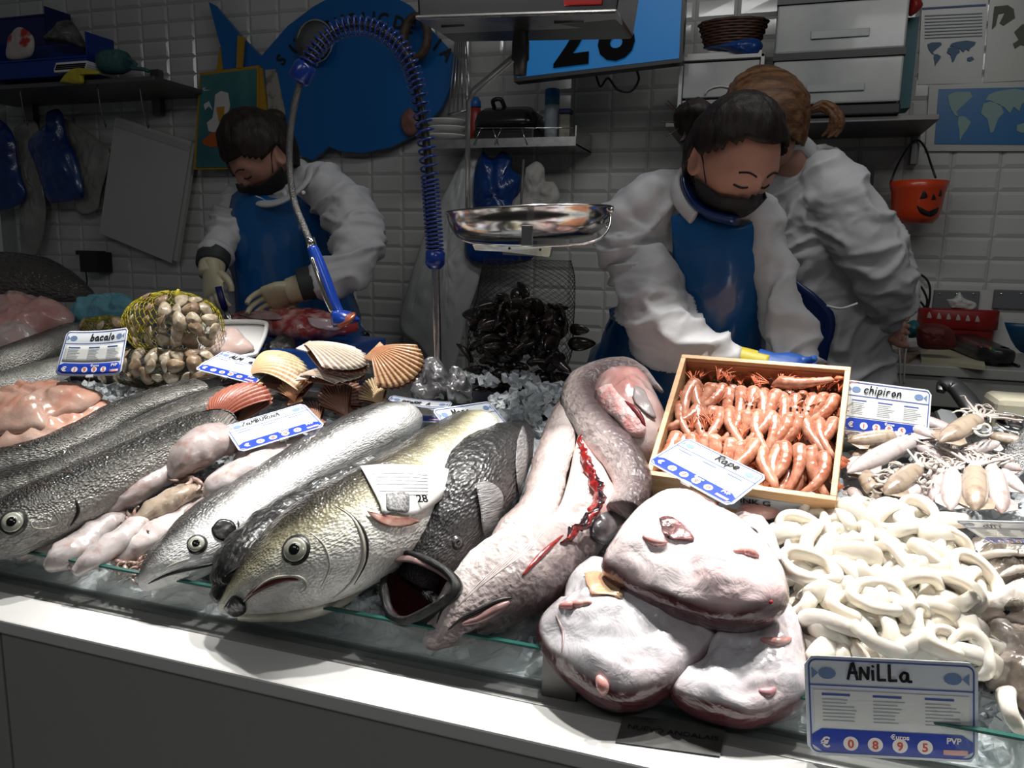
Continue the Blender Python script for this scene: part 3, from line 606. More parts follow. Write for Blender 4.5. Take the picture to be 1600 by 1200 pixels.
# --- pumpkin bucket
t = thing('candy_bucket', 'orange bucket with a black cut-out face hanging from the shelf bracket', 'bucket', P3(1430, 350, 2.88))
c = P3(1429, 350, 2.88); tp = P3(1429, 284, 2.88); H_ = tp.z-c.z; r_ = .092*(2.88/2.6)
r_ = (P3(1476, 284, 2.88).x-P3(1382, 284, 2.88).x)/2
bk = link('bucket', MB().lathe(c, [(.001, 0), (r_*.6, .002), (r_*.76, .02), (r_*.84, H_*.35), (r_*.9, H_*.75), (r_*.93, H_*.8), (r_*1.0, H_), (r_*.97, H_), (r_*.88, H_*.78), (r_*.8, H_*.3), (r_*.55, .01), (.001, .008)], 48), mat('orange_plastic', (.5, .045, .008), .35, coat=.3), t)
for pts in ([(1436, 344-30), (1442, 322+2), (1450, 332), (1460, 334), (1466, 326), (1465, 336), (1455, 342), (1443, 338)][0:0] or [(1432, 321), (1440, 328), (1450, 331), (1460, 330), (1466, 324), (1464, 332), (1456, 338), (1446, 337), (1437, 332)], [(1437, 311), (1443, 298), (1449, 308)], [(1455, 312), (1458, 303), (1462, 311)], [(1466, 306), (1470, 296), (1471, 306)]):
    patch_on(bk, pts, 'face_mark', M_ink, lift=.001, rings=2, n=16)
link('bucket_handle', MB().tube([P3(1392, 284, 2.86), P3(1404, 255, 2.88), P3(1420, 230, 2.93), P3(1434, 219, 2.97), P3(1446, 232, 2.93), P3(1454, 255, 2.88), P3(1462, 278, 2.86)], .0035, n=30), M_black, t)
t = thing('wall_monitor', 'small black monitor partly hidden behind the worker in white', 'monitor', P3(1340, 330, 2.95))
slab('monitor_case', [(1290, 258), (1367, 258), (1362, 328), (1290, 328)], 2.94, .04, M_black, t)
link('monitor_screen', MB().poly([P3(x, y, 2.938) for x, y in [(1300, 270), (1351, 270), (1348, 315), (1300, 315)]], (0, .003, 0)), mat('lit_dim', (.02, .05, .16), .4, emit=.5), t, smooth=False)
# --- back counter
M_lam = mat('grey_laminate', (.36, .36, .33), .35)
p = P3(1500, 574, 2.5); bcz = p.z
t = thing('back_counter', 'grey counter with a drawer front along the back wall on the right', 'counter', (.7, 2.7, .3))
xl = P3(1300, 574, 2.5).x
link('counter_top', MB().box((xl, 2.5, bcz-.03), (2.0, 3.02, bcz)), M_lam, t, smooth=False, bevel=.003)
link('drawer_front', MB().box((xl, 2.51, bcz-.12), (2.0, 2.53, bcz-.033)), M_lam, t, smooth=False, bevel=.002)
link('cabinet_body', MB().box((xl, 2.56, .3), (2.0, 3.02, bcz-.03)), M_darksteel, t, smooth=False)
link('wall_strip', MB().box((xl, 3.0, bcz), (2.0, 3.02, P3(1500, 452, 3.0).z)), mat('splash_strip', (.5, .5, .47), .3), smooth=False, label='pale splash strip along the wall above the back counter', cat='trim', kind='structure').name = 'trim_1'
for (xa, xb, lab) in ((1457, 1532, 'grey socket plate behind the red box'), (1551, 1640, 'grey socket plate at the right edge behind the cup')):
    t = thing('socket_plate', lab, 'socket', P3((xa+xb)/2, 480, 2.99))
    link('plate', box_px(xa, 455, xb, 482, 2.985, 3.0), mat('socket_grey', (.12, .125, .13), .4), t, smooth=False, bevel=.003)
    for q in (.15, .5, .85): link('screw', MB().ball(P3(lerp(xa, xb, q), 459, 2.984), .004), M_chrome, t)
def on_ctr(x, y): return ZP(bcz).at(x, y)
t = thing('tissue_box', 'red round tissue box with a white printed band on the back counter', 'box', on_ctr(1490, 548))
c = on_ctr(1488, 545); c.z = bcz; hh = .135; M_red = mat('box_red', (.22, .008, .006), .4)
link('box_body', MB().loft([(c+V((0, 0, z)), X_*.115*k, Y_*.085*k) for z, k in ((0, .9), (.005, .97), (.12, 1), (.125, .98))], 32, power=.6), M_red, t)
link('box_lid', MB().loft([(c+V((0, 0, z)), X_*.122*k, Y_*.09*k) for z, k in ((.075, .98), (.077, 1), (hh, 1), (hh+.004, .97), (hh+.004, .3))], 32, power=.6), M_red, t)
bx = t.children[1]
for k in range(6):
    x = 1452+k*15; y = 492+k*1.2
    patch_on(bx, [(x-4, y+5), (x, y-5), (x+4, y+5)], 'printed_house', mat('print_pink', (.4, .3, .28), .5), rings=2, n=8, lift=.001)
dome('tissue', [(1478, 468), (1490, 466), (1499, 456), (1507, 466), (1526, 474), (1520, 484), (1490, 482), (1484, 480)], mat('tissue_white', (.55, .55, .53), .7), H=.03, lump=.01, plane=YP(c.y-.02), label='white tissue pulled up out of the red box', cat='tissue')
dome('red_purse', [(1432, 512), (1450, 505), (1484, 512), (1494, 536), (1484, 546), (1440, 544), (1432, 530)], mat('dark_red_cloth', (.1, .012, .01), .6), H=.06, lump=.01, plane=YP(2.62), label='dark red purse in front of the red tissue box', cat='purse')
t = thing('card_terminal', 'black card payment terminal lying on the pad on the back counter', 'terminal', on_ctr(1525, 560))
se = sections([(1486, 526, 8), (1494, 528, 14), (1520, 540, 16), (1548, 552, 15), (1564, 556, 11), (1568, 556, 4)], .55, h=.008, n=24, plane=ZP(bcz), rest=True)
tb = link('terminal_body', MB().loft(se, 28, power=.5), mat('terminal_black', (.015, .015, .016), .3), t)
patch_on(tb, [(1500, 523), (1535, 538), (1530, 544), (1497, 531)], 'terminal_screen', mat('terminal_screen', (.07, .02, .02), .3), rings=2, n=12)
for k in range(3): patch_on(tb, [(1541+k*5, 540+k*2.4), (1545+k*5, 542+k*2.4), (1544+k*5, 545+k*2.4), (1540+k*5, 543+k*2.4)], 'key', [mat('key_red', (.2, .02, .02), .4), mat('key_yellow', (.2, .15, .02), .4), mat('key_green', (.02, .12, .03), .4)][k], rings=2, n=8)
link('terminal_cord', MB().tube([ZP(bcz+.005).at(x, y) for x, y in ((1562, 560), (1574, 562), (1582, 568), (1592, 572))], .004, n=14), M_black, t)
def flat(name, pts, z, th, M, label, cat, parent=None, **k):
    return link(name, MB().poly([ZP(z+th).at(x, y) for x, y in pts], (0, 0, -th)), M, parent, smooth=False, label=label, cat=cat, **k)
flat('note_pad', [(1438, 552), (1462, 541), (1536, 560), (1540, 572), (1440, 561)], bcz, .012, mat('pad_cream', (.42, .4, .28), .6), 'cream note pad with an orange edge on the back counter', 'pad')
flat('notebook', [(1360, 541), (1430, 533), (1440, 541), (1380, 548)], bcz+.012, .012, mat('notebook_grey', (.34, .34, .31), .6), 'pale grey notebook on top of the book by the white cable', 'notebook')
flat('cash_book', [(1350, 552), (1425, 542), (1440, 551), (1420, 562), (1350, 560)], bcz, .011, mat('book_brown', (.2, .15, .09), .6), 'brown edged book under the notebook by the white cable', 'book')
dome('teal_cloth', [(1414, 505), (1430, 500), (1438, 512), (1434, 526), (1416, 526)], mat('teal_dark', (.01, .11, .13), .5), H=.04, plane=YP(2.7), label='small teal cloth left of the red purse', cat='cloth')
t = thing('blue_tub', 'dark blue tub at the right edge of the back counter', 'tub', on_ctr(1585, 552)); c = on_ctr(1592, 548); c.z = bcz
link('tub_body', MB().lathe(c, [(.001, 0), (.07, 0), (.095, .08), (.1, .1), (.094, .1), (.065, .006), (.001, .005)]), mat('tub_blue', (.004, .05, .12), .35), t)
t2 = c+V((-.01, 0, .05))
link('plastic_cup', MB().loft([(t2+V((.0, 0, 0)), X_*.03, Y_*.03), (t2+V((.035, 0, .14)), X_*.042, Y_*.042), (t2+V((.036, 0, .141)), X_*.036, Y_*.036)], 24), mat('clear_cup', (.4, .4, .38), .15, trans=.6, coat=.5, alpha=.8), label='clear plastic cup leaning in the dark blue tub', cat='cup')
cb = [[(1420, 428), (1440, 430), (1452, 445), (1452, 470), (1444, 500)], [(1425, 450), (1432, 442), (1444, 456), (1448, 476), (1432, 505)], [(1424, 478), (1436, 470), (1448, 490), (1438, 512)], [(1418, 500), (1430, 482), (1446, 494), (1440, 508)]]
mb = MB()
for c_ in cb: mb.tube([P3(x, y, 3.0) for x, y in c_], .0038, 8, n=24)
link('black_cables', mb, M_black, label='tangle of black cables left of the red tissue box', cat='cable')
mb = MB().tube([P3(1398, 506, 2.42), P3(1402, 530, 2.42), P3(1406, 560, 2.42), P3(1407, 620, 2.42)], .003, n=20).tube([P3(1414, 505, 2.42), P3(1418, 530, 2.42), P3(1414, 560, 2.42), P3(1412, 600, 2.42)], .0025, n=20)
link('white_cable', mb, M_wfr, label='white cable hanging down from the right worker hand', cat='cable')
# --- spring hose tap
t = thing('spray_tap', 'tall pre-rinse tap with a blue spring arching over the fish sign', 'tap', P3(690, 590, 1.6))
YH = 1.6
path = [(684, 575, YH), (682, 480, YH), (680, 400, YH), (676, 340, YH), (671, 270, YH), (663, 200, YH), (652, 140, YH), (636, 90, YH-.01), (606, 56, YH-.02), (565, 40, YH-.03), (525, 48, YH-.04), (495, 76, YH-.05), (470, 120, YH-.06)]
cp = [P3(*q) for q in path]; fine = [V(q) for q in cr([tuple(p) for p in cp], 260)]
link('riser_pipe', MB().tube(fine[:46], .0095, 14), M_steel, t)
link('inner_hose', MB().tube(fine[40:], .009, 12), mat('hose_dark', (.06, .06, .06), .3, .6), t)
def spiral():
    Lc = [0]
    for i in range(1, len(fine)): Lc.append(Lc[-1]+(fine[i]-fine[i-1]).length)
    i0 = 44; pts = []; ph = 0; prev = None; up = Y_
    for i in range(i0, len(fine)-1):
        T = (fine[i+1]-fine[i-1]).normalized(); s = V((0, -1, 0)); s = (s-T*s.dot(T)).normalized(); b_ = T.cross(s)
        y = proj(fine[i])[1]; x = proj(fine[i])[0]
        pitch = .0088 if (y > 280 and x > 640) else (.0185 if x > 652 else .0125)
        dl = (fine[i+1]-fine[i]).length; K = 10
        for k in range(K):
            ph += 2*pi*dl/K/pitch; p = lerp(fine[i], fine[i+1], k/K)
            pts.append(p+(s*cos(ph)+b_*sin(ph))*.0185)
    return pts
M_spring = mat('blue_spring', (.006, .035, .25), .25, coat=.5)
link('spring', MB().tube(spiral(), .0026, 5), M_spring, t)
c0 = P3(680, 402, YH); c1 = P3(470, 118, YH-.06); tdir = (fine[-1]-fine[-8]).normalized()
link('collar', MB().lathe(c0-V((0, 0, .02)), [(.012, -.006), (.018, 0), (.022, .006), (.022, .03), (.018, .034), (.01, .034)]), M_spring, t)
link('collar', MB().lathe(c1, [(.01, -.03), (.02, -.028), (.024, -.02), (.024, .008), (.02, .014), (.01, .015)], axis=tdir), M_spring, t)
YG = 1.5
hp = [P3(*q) for q in ((470, 125, YH-.06), (460, 165, 1.53), (453, 215, 1.52), (453, 265, 1.5), (460, 315, YG), (474, 352, YG), (487, 384, YG))]
link('braided_hose', MB().tube(hp, .0075, 12, n=60), mat('braid', (.14, .14, .135), .35, .6, bump=.8, bscale=400), t)
link('hose_nut', MB().tube([P3(484, 372, YG), P3(488, 386, YG)], .0105, 6), M_chrome, t)
gun = [P3(*q) for q in ((488, 386, YG), (494, 402, YG), (504, 430, YG), (515, 460, YG), (524, 480, YG), (534, 496, YG))]
gb = link('spray_handle', MB().tube(gun, lambda u: .011+.005*sin(u*pi), 14, n=24), M_spring, t)
link('trigger', MB().tube([P3(487, 402, YG-.02), P3(497, 430, YG-.024), P3(508, 462, YG-.022), P3(520, 488, YG-.012)], .0055, 8, n=16, flat=.6), M_chrome, t)
sh_ = link('spray_head', MB().loft([(P3(526, 484, YG), X_*.012, V((0, .012, 0))), (P3(532, 490, YG), V((.022, 0, .006)), V((0, .02, 0))), (P3(540, 502, YG), V((.032, 0, .008)), V((0, .026, 0))), (P3(542, 507, YG), V((.03, 0, .008)), V((0, .024, 0)))], 24), M_spring, t)
link('spray_face', MB().loft([(P3(541, 500, YG-.016), V((.024, 0, .01)), V((0, .01, .014))), (P3(541, 500, YG-.024), V((.02, 0, .008)), V((0, .008, .012)))], 24), mat('copper_face', (.3, .09, .05), .3, .5), t)
# --- hanging scale
t = thing('hanging_scale', 'stainless hanging scale with a round pan and a display box on top', 'scale', P3(826, 385, 1.42))
YS = 1.42
a = P3(645, 40, YS-.1); b = P3(978, 30, YS-.1)
link('display_box', MB().add([P3(648, -60, YS-.1), P3(975, -60, YS-.1), P3(962, 22, YS-.1), P3(652, 30, YS-.1)]+[q+V((0, .16, 0)) for q in (P3(648, -60, YS-.1), P3(975, -60, YS-.1), P3(962, 22, YS-.1), P3(652, 30, YS-.1))], [(0, 1, 2, 3), (7, 6, 5, 4), (0, 4, 5, 1), (1, 5, 6, 2), (2, 6, 7, 3), (3, 7, 4, 0)]), mat('dark_chrome', (.1, .1, .1), .25, .9), t, smooth=False, bevel=.006)
link('display_window', MB().poly([P3(x, y, YS-.104) for x, y in ((880, -20), (942, -20), (940, 6), (881, 8))], (0, .004, 0)), mat('display_red', (.25, .01, .01), .3, emit=.25), t, smooth=False, bevel=.001)
link('lower_tray', MB().add([P3(648, 30, YS-.11), P3(964, 20, YS-.11), P3(975, 42, YS-.02), P3(690, 53, YS-.02), P3(648, 24, YS-.11), P3(964, 14, YS-.11), P3(978, 30, YS+.02), P3(680, 40, YS+.02)], [(0, 1, 2, 3), (4, 7, 6, 5), (0, 4, 5, 1), (1, 5, 6, 2), (2, 6, 7, 3), (3, 7, 4, 0)]), M_steel, t, smooth=False, bevel=.003)
for xa, xb in ((690, 725), (866, 912)): link('slot', MB().tube([P3(xa, 41-(xa-690)*.035, YS-.065), P3(xb, 40-(xb-690)*.035, YS-.065)], .0025, 6), M_ink, t)
link('swivel', MB().lathe(P3(813, 96, YS), [(.001, -.025), (.012, -.024), (.013, 0), (.016, .003), (.016, .03), (.013, .05), (.008, .068), (.001, .07)], 20), M_black, t)
link('hanger_bar', MB().tube([P3(812, 84, YS), P3(800, 92, YS), P3(770, 118, YS), P3(740, 142, YS), P3(732, 160, YS), P3(731, 200, YS), P3(731, 330, YS)], .0145, 4, flat=.3), mat('brushed_bar', (.33, .33, .32), .4, .8), t)
pc = P3(826, 348, YS); rp = (P3(950, 340, YS).x-P3(703, 340, YS).x)/2; tl = (P3(952, 326, YS)-P3(702, 338, YS)).normalized()
upv = V((-tl.z, 0, tl.x)); dep = .05
secs = []
for r_, h in [(.02, -dep), (.55, -dep), (.78, -dep*.9), (.92, -dep*.62), (.985, -dep*.25), (1.0, 0), (1.03, .003), (1.03, .006), (.99, .005), (.96, -.002), (.9, -dep*.55), (.75, -dep*.82), (.4, -dep*.92), (.02, -dep*.92)]:
    secs.append((pc+upv*(h+.018), tl*rp*r_, Y_*rp*.8*r_))
link('pan', MB().loft(secs, 56), mat('pan_steel', (.38, .37, .36), .16, 1, bump=.04, bscale=30), t)
link('bail_wire', MB().tube([P3(954, 332, YS), P3(951, 356, YS-.02), P3(935, 374, YS-.04), P3(900, 382, YS-.06), P3(826, 384, YS-.08), P3(760, 382, YS-.08), P3(722, 374, YS-.06), P3(706, 356, YS-.03), P3(700, 338, YS)], .0024, 8, n=60), M_chrome, t)
for q in ((954, 328), (950, 352)): link('bail_knob', MB().ball(P3(*q, YS-.005), .006), M_chrome, t)
link('pan_clip', box_px(814, 352, 832, 384, YS-.16, YS-.155), M_steel, t, smooth=False, bevel=.001)
link('support_plate', MB().add([P3(738, 382, YS-.06), P3(862, 386, YS-.06), P3(858, 402, YS-.05), P3(786, 398, YS-.05), P3(784, 393, YS-.05), P3(742, 391, YS-.05)]+[q+V((0, .012, 0)) for q in (P3(738, 382, YS-.06), P3(862, 386, YS-.06), P3(858, 402, YS-.05), P3(786, 398, YS-.05), P3(784, 393, YS-.05), P3(742, 391, YS-.05))], [(0, 1, 2, 3, 4, 5), (11, 10, 9, 8, 7, 6)]+[(i, i+6, (i+1) % 6+6, (i+1) % 6) for i in range(6)]), M_steel, t, smooth=False)
for q in ((796, 388), (844, 390)): link('rivet', MB().ball(P3(*q, YS-.063), .0025), M_ink, t)
# --- net bag of mussels
M_mus = mat('mussel_shell', (.01, .009, .01), .22, coat=.5, noise_col=(.035, .02, .012), nscale=22)
def mussel():
    mb = MB(); secs = []
    for i in range(13):
        u = i/12; w_ = .017*(sin(pi*u**.7)**.6 if 0 < u < 1 else .02); secs.append((V((0, .006*sin(u*3), -.035+.07*u)), V((w_+.001, 0, 0)), V((0, w_*.55+.0005, 0))))
    mb.loft(secs, 16); return mb
gname = 'mussels in the hanging black net'
rnd = random.Random(11)
outl = [(745, 450), (765, 430), (800, 452), (850, 462), (885, 480), (892, 500), (884, 550), (865, 590), (820, 612), (770, 610), (740, 580), (735, 530), (742, 490)]
def inside(x, y, poly):
    c_ = False; n_ = len(poly)
    for i in range(n_):
        a, b = poly[i], poly[i-1]
        if (a[1] > y) != (b[1] > y) and x < (b[0]-a[0])*(y-a[1])/(b[1]-a[1])+a[0]: c_ = not c_
    return c_
mus_pts = [(738, 545), (738, 500), (752, 470), (790, 458), (830, 460), (868, 475), (888, 505), (888, 550), (868, 592), (822, 612), (770, 612), (742, 585)]
YM = 1.7
ORD = ['first', 'second', 'third', 'fourth', 'fifth', 'sixth', 'seventh', 'eighth', 'ninth', 'tenth', 'eleventh', 'twelfth', 'thirteenth']
first = None; k = 0; rows = ['top', 'upper', 'middle', 'lower', 'bottom']
for iy in range(12):
    for ix in range(13):
        x = 742+ix*12+(iy % 2)*6; y = 466+iy*12.6
        if not inside(x, y, mus_pts): continue
        if first is None: o = first = link('mussel', mussel(), M_mus)
        else: o = copyobj(first)
        e = 1-((x-812)/80)**2-((y-540)/85)**2
        o.location = P3(x+rnd.uniform(-4, 4), y+rnd.uniform(-4, 4), YM-.055*sqrt(max(0, e))); o.rotation_euler = (rnd.uniform(0, 6), rnd.uniform(0, 6), rnd.uniform(0, 6))
        s_ = rnd.uniform(.7, .95); o.scale = (s_,)*3
        tag(o, 'black mussel, %s column and %s row from the top left of the hanging net' % (ORD[ix], ORD[iy]), 'mussel', gname)
t = thing('net_bag', 'black net bag hanging under the scale, filled with mussels', 'net bag', P3(815, 620, YM))
def netbag():
    mb = MB(); nu, nv = 60, 64; vs = []
    rowsL = [(405, 757, 892), (430, 752, 898), (470, 745, 898), (500, 737, 896), (550, 733, 892), (590, 740, 872), (612, 765, 850), (620, 790, 830)]
    rl = cr([(a, b, c_) for a, b, c_ in rowsL], nv)
    for (y, xa, xb) in rl:
        dd = .015+.07*max(0, min(1, (y-400)/120))*(1 if y < 590 else max(.2, (622-y)/32))
        A, B = P3(xa, y, YM), P3(xb, y, YM); c_ = (A+B)/2; r_ = (B.x-A.x)/2
        for i in range(nu):
            a_ = 2*pi*i/nu; vs.append(V((c_.x+r_*cos(a_), YM-dd*sin(a_), c_.z)))
    fs = [(j*nu+i, j*nu+(i+1) % nu, (j+1)*nu+(i+1) % nu, (j+1)*nu+i) for j in range(nv) for i in range(nu)]
    # turn the quads into a diamond mesh
    dv = list(vs); df = []
    for j in range(0, nv-1, 2):
        for i in range(0, nu, 2):
            o_ = (j//2 % 1)
            a, b, c_, d = j*nu+(i+1) % nu, (j+1)*nu+(i+2) % nu, (j+2)*nu+(i+1) % nu, (j+1)*nu+i
            if j+2 <= nv: df.append((a, b, c_, d))
    mb.add(dv, df); return mb
nb = netbag(); used = sorted({i for f in nb.f for i in f}); mp_ = {v: i for i, v in enumerate(used)}
nb.v = [nb.v[i] for i in used]; nb.f = [[mp_[i] for i in f] for f in nb.f]
link('net', nb, mat('net_black', (.02, .02, .02), .5), t, wire=.0013)
link('hang_rope', MB().tube([P3(812, 408, YM), P3(815, 300, 1.75), P3(818, 200, 1.8)][0:2]+[P3(818, 250, 1.78)], .003), mat('net_black2', (.05, .05, .05), .5), t)
# ================================================================ price tags
def solve_plane(c4, dist, aspect):
    """finds the tilt of a rectangle from its four corners in the picture"""
    cx = sum(p[0] for p in c4)/4; cy = sum(p[1] for p in c4)/4
    Pc = CAM+ray(cx, cy)*dist; best = None
    def err(n):
        pl = Plane(Pc, n); Q = [pl.at(*p) for p in c4]
        if any((q-Pc).length > .5 for q in Q): return 9, Q
        a, b, c_, d = [Q[(i+1) % 4]-Q[i] for i in range(4)]
        e = (a.length-c_.length)**2/(a.length*c_.length)+(b.length-d.length)**2/(b.length*d.length)
        e += .5*(a.normalized().dot(b.normalized())**2+c_.normalized().dot(d.normalized())**2)
        e += .35*(math.log((a.length+c_.length)/(b.length+d.length)/aspect))**2
        return e, Q
    f = -ray(cx, cy)
    for st, rng in ((8, 80), (2, 8), (.5, 2)):
        base = best[1] if best else (0, 0); k = int(rng/st)
        for i in range(-k, k+1):
            for j in range(-k, k+1):
                th, ph = base[0]+i*st, base[1]+j*st
                if abs(th) > 80 or abs(ph) > 80: continue
                n = f*cos(R(th))*cos(R(ph))+RT*sin(R(th))*cos(R(ph))+UP*sin(R(ph))
                if n.dot(f) < .12: continue
                e, Q = err(n)
                if not best or e < best[0]: best = (e, (th, ph), n.normalized(), Q)
    return best[2], best[3]
M_card = mat('card_white', (.66, .7, .74), .28, coat=.4)
M_cardin = mat('card_pale', (.7, .72, .7), .35, coat=.3)
M_cblue = mat('card_blue', (.015, .05, .4), .3, coat=.4)
M_cline = mat('card_line', (.07, .11, .35), .35)
M_cfig = mat('card_figure', (.16, .24, .42), .4)
M_ctext = mat('card_smalltext', (.33, .36, .38), .5)
M_dot = mat('price_dot', (.85, .8, .78), .35)
M_red = mat('price_red', (.6, .08, .05), .4)
ST = {'A': [[(.0, 0), (.22, .95), (.3, 1), (.5, .0)], [(.08, .42), (.48, .42)]], 'N': [[(0, 0), (.03, .75), (.4, .05), (.45, .8)]], 'i': [[(.08, .6), (.1, 0)], [(.08, .85), (.12, .88)]],
      'L': [[(.05, 1), (.05, .02), (.42, .04)]], 'a': [[(.42, .5), (.2, .55), (.05, .3), (.15, .03), (.35, .1), (.42, .45), (.44, .05), (.62, .02)]], 'R': [[(.1, 0), (.12, .9)], [(-.02, .85), (.3, 1.02), (.55, .8), (.35, .5), (.1, .48)], [(.2, .48), (.4, .2), (.62, .0)]],
      'p': [[(.05, .6), (.03, -.35)], [(.05, .5), (.3, .62), (.42, .35), (.25, .08), (.05, .15)]], 'e': [[(.05, .3), (.4, .36), (.3, .58), (.1, .5), (.05, .2), (.2, .03), (.45, .1)]],
      'M': [[(0, 0), (.08, .95), (.28, .3), (.5, .98), (.6, .0)]], 'r': [[(.05, .58), (.08, 0)], [(.08, .4), (.2, .58), (.36, .55)]], 'o': [[(.25, .58), (.05, .35), (.2, .03), (.42, .25), (.25, .58)]],
      'c': [[(.42, .5), (.2, .58), (.04, .3), (.2, .02), (.45, .1)]], 'h': [[(.05, 1), (.06, 0)], [(.06, .35), (.25, .6), (.38, .4), (.4, 0)]], 'T': [[(-.05, .7), (.45, .75)], [(.2, .75), (.2, 0)]],
      'n': [[(.05, .55), (.06, 0)], [(.06, .38), (.25, .6), (.38, .4), (.4, 0)]], 'Z': [[(0, .95), (.45, .95), (0, .05), (.5, .02)]], 'U': [[(0, .9), (.05, .2), (.22, .0), (.4, .2), (.42, .9)]],
      'B': [[(.03, 0), (.05, .95), (.35, .85), (.08, .52), (.42, .3), (.03, .02)]], 'b': [[(.05, 1), (.05, .05), (.3, .02), (.42, .3), (.25, .5), (.06, .4)]], 'D': [[(.05, 0), (.05, .95), (.45, .6), (.4, .2), (.05, .02)]],
      'l': [[(.1, 1), (.1, .05), (.2, 0)]], ' ': []}
def card(label, c4, dist, word, aspect=1.5, bend=0, stake=None, wpos=(.45, .8), wh=.14, dots='1895', hide_name=False, flip_bend=0, group='price tags stuck in the ice', stroke=.012, slant=.15):
    n, Q = solve_plane(c4, dist, aspect); TL, TR_, BR, BL = Q
    W_ = (TR_-TL).length; Hh = (TL-BL).length; asp = W_/Hh
    def uv(u, v, o=0):
        return lerp(lerp(BL, BR, u), lerp(TL, TR_, u), v)+n*(o+bend*4*u*(1-u)+flip_bend*v*v)
    t = thing('price_tag', label, 'price tag', uv(.5, 0), group)
    def rrect(u0, v0, u1, v1, r, o, k=5, nx=10):
        pts = []
        for cx, cy, a0 in ((u1-r, v1-r*asp, 0), (u0+r, v1-r*asp, 90), (u0+r, v0+r*asp, 180), (u1-r, v0+r*asp, 270)):
            for i in range(k+1): a = R(a0+90*i/k); pts.append((cx+r*cos(a), cy+r*asp*sin(a)))
        return pts
    def sheet(name, u0, v0, u1, v1, o, M, r=0, th=.0003, nx=12, par=t):
        mb = MB(); 
        for i in range(nx):
            a, b = lerp(u0, u1, i/nx), lerp(u0, u1, (i+1)/nx)
            def lim(u):
                if r <= 0: return 0
                d = min(u-u0, u1-u)
                return 0 if d >= r else (r-sqrt(max(0, r*r-(r-d)**2)))*asp
            la, lb = lim(a), lim(b); rows = [0, .25, .5, .75, 1]
            if i == 0: mb.v += [uv(a, lerp(v0+la, v1-la, f), o) for f in rows]
            mb.v += [uv(b, lerp(v0+lb, v1-lb, f), o) for f in rows]
            for j in range(4): mb.f.append([i*5+j, (i+1)*5+j, (i+1)*5+j+1, i*5+j+1]); mb.mi.append(0)
        return link(name, mb, M, par, smooth=bool(bend or flip_bend), solid=th)
    cb_ = sheet('card', 0, 0, 1, 1, 0, M_card, r=.06, th=.0012, nx=24)
    L0 = .0011
    mb = MB()
    def ribbon(pts, w_, o, mb):
        if bend or flip_bend:
            q_ = [pts[0]]
            for p_, r_ in zip(pts, pts[1:]):
                k_ = max(1, int(abs(r_[0]-p_[0])/.03)); q_ += [(lerp(p_[0], r_[0], (i_+1)/k_), lerp(p_[1], r_[1], (i_+1)/k_)) for i_ in range(k_)]
            pts = q_
        for (a, b), (c_, d) in zip(pts, pts[1:]):
            du, dv = (c_-a)*asp, d-b; l_ = math.hypot(du, dv) or 1; px, py = -dv/l_*w_/asp, du/l_*w_; ex, ey = du/l_*w_*.5/asp, dv/l_*w_*.5
            mb.add([uv(a+px-ex, b+py-ey, o), uv(c_+px+ex, d+py+ey, o), uv(c_-px+ex, d-py+ey, o), uv(a-px-ex, b-py-ey, o)], [(0, 1, 2, 3)])
    fr_ = rrect(.025, .035, .975, .965, .045, 0); ribbon(fr_+fr_[:1], .008, L0, mb)
    ribbon([(.025+i*.095, .71) for i in range(11)], .007, L0, mb)
    link('frame_line', mb, M_cline, t, smooth=False)
    sheet('price_band', .03, .045, .97, .27, L0, M_cblue, r=.04, nx=16)
    sheet('info_panel', .05, .3, .95, .66, L0, M_cardin, nx=12)
    mb = MB(); mh = MB()
    for cx in (.1, .4, .7):
        ribbon([(cx, .62), (cx+.16, .62)], .012, L0+.0004+abs(bend)*.06, mh)
        for k in range(7): ribbon([(cx, .57-k*.035), (cx+random.uniform(.12, .2), .57-k*.035)], .006, L0+.0004+abs(bend)*.06, mb)
    link('small_text', mb, M_ctext, t, smooth=False); link('column_heading', mh, M_cline, t, smooth=False)
    # printed fish, left prawn and right fish, plain figures
    for cx, s in ((.13, 1), (.86, -1)):
        mb = MB()
        pts = [(cx+.055*cos(a)*(1 if cos(a)*s > 0 else .9), .83+.06*sin(a)) for a in [2*pi*i/12 for i in range(12)]]
        mb.add([uv(*p, L0) for p in pts], [tuple(range(12))])
        mb.add([uv(cx-.05*s, .83, L0), uv(cx-.09*s, .89, L0), uv(cx-.09*s, .77, L0)], [(0, 1, 2)])
        link('printed_fish', mb, M_cfig, t, smooth=False)
    for i, dgt in enumerate(dots):
        cx = .26+.145*i; cy = .135; r_ = .045
        d_ = link('price_dot', MB().add([uv(cx+r_*cos(a), cy+r_*asp*sin(a), L0+.0006) for a in [2*pi*j/20 for j in range(20)]], [tuple(range(20))]), M_dot, t, smooth=False)
        def tx(s, u, v, h, M, nm, par=t, o=L0+.0009):
            vs, fs = textpoly(s, 1, .03); link(nm, MB().add([uv(u+p.x*h/.72/asp, v+(p.y-.36)*h/.72, o) for p in vs], fs), M, par, smooth=False)
        tx(dgt, cx, cy, .085, M_red, 'price_digit', d_)
    tx('\u20acuros', .55, .225, .05, M_dot, 'currency_text'); tx('PVP', .86, .215, .06, M_dot, 'price_text'); tx('\u20ac', .11, .14, .1, M_dot, 'euro_sign')
    sheet('unit_strip', .8, .07, .94, .12, L0+.0005, mat('pink_strip', (.7, .4, .36), .4), nx=3)
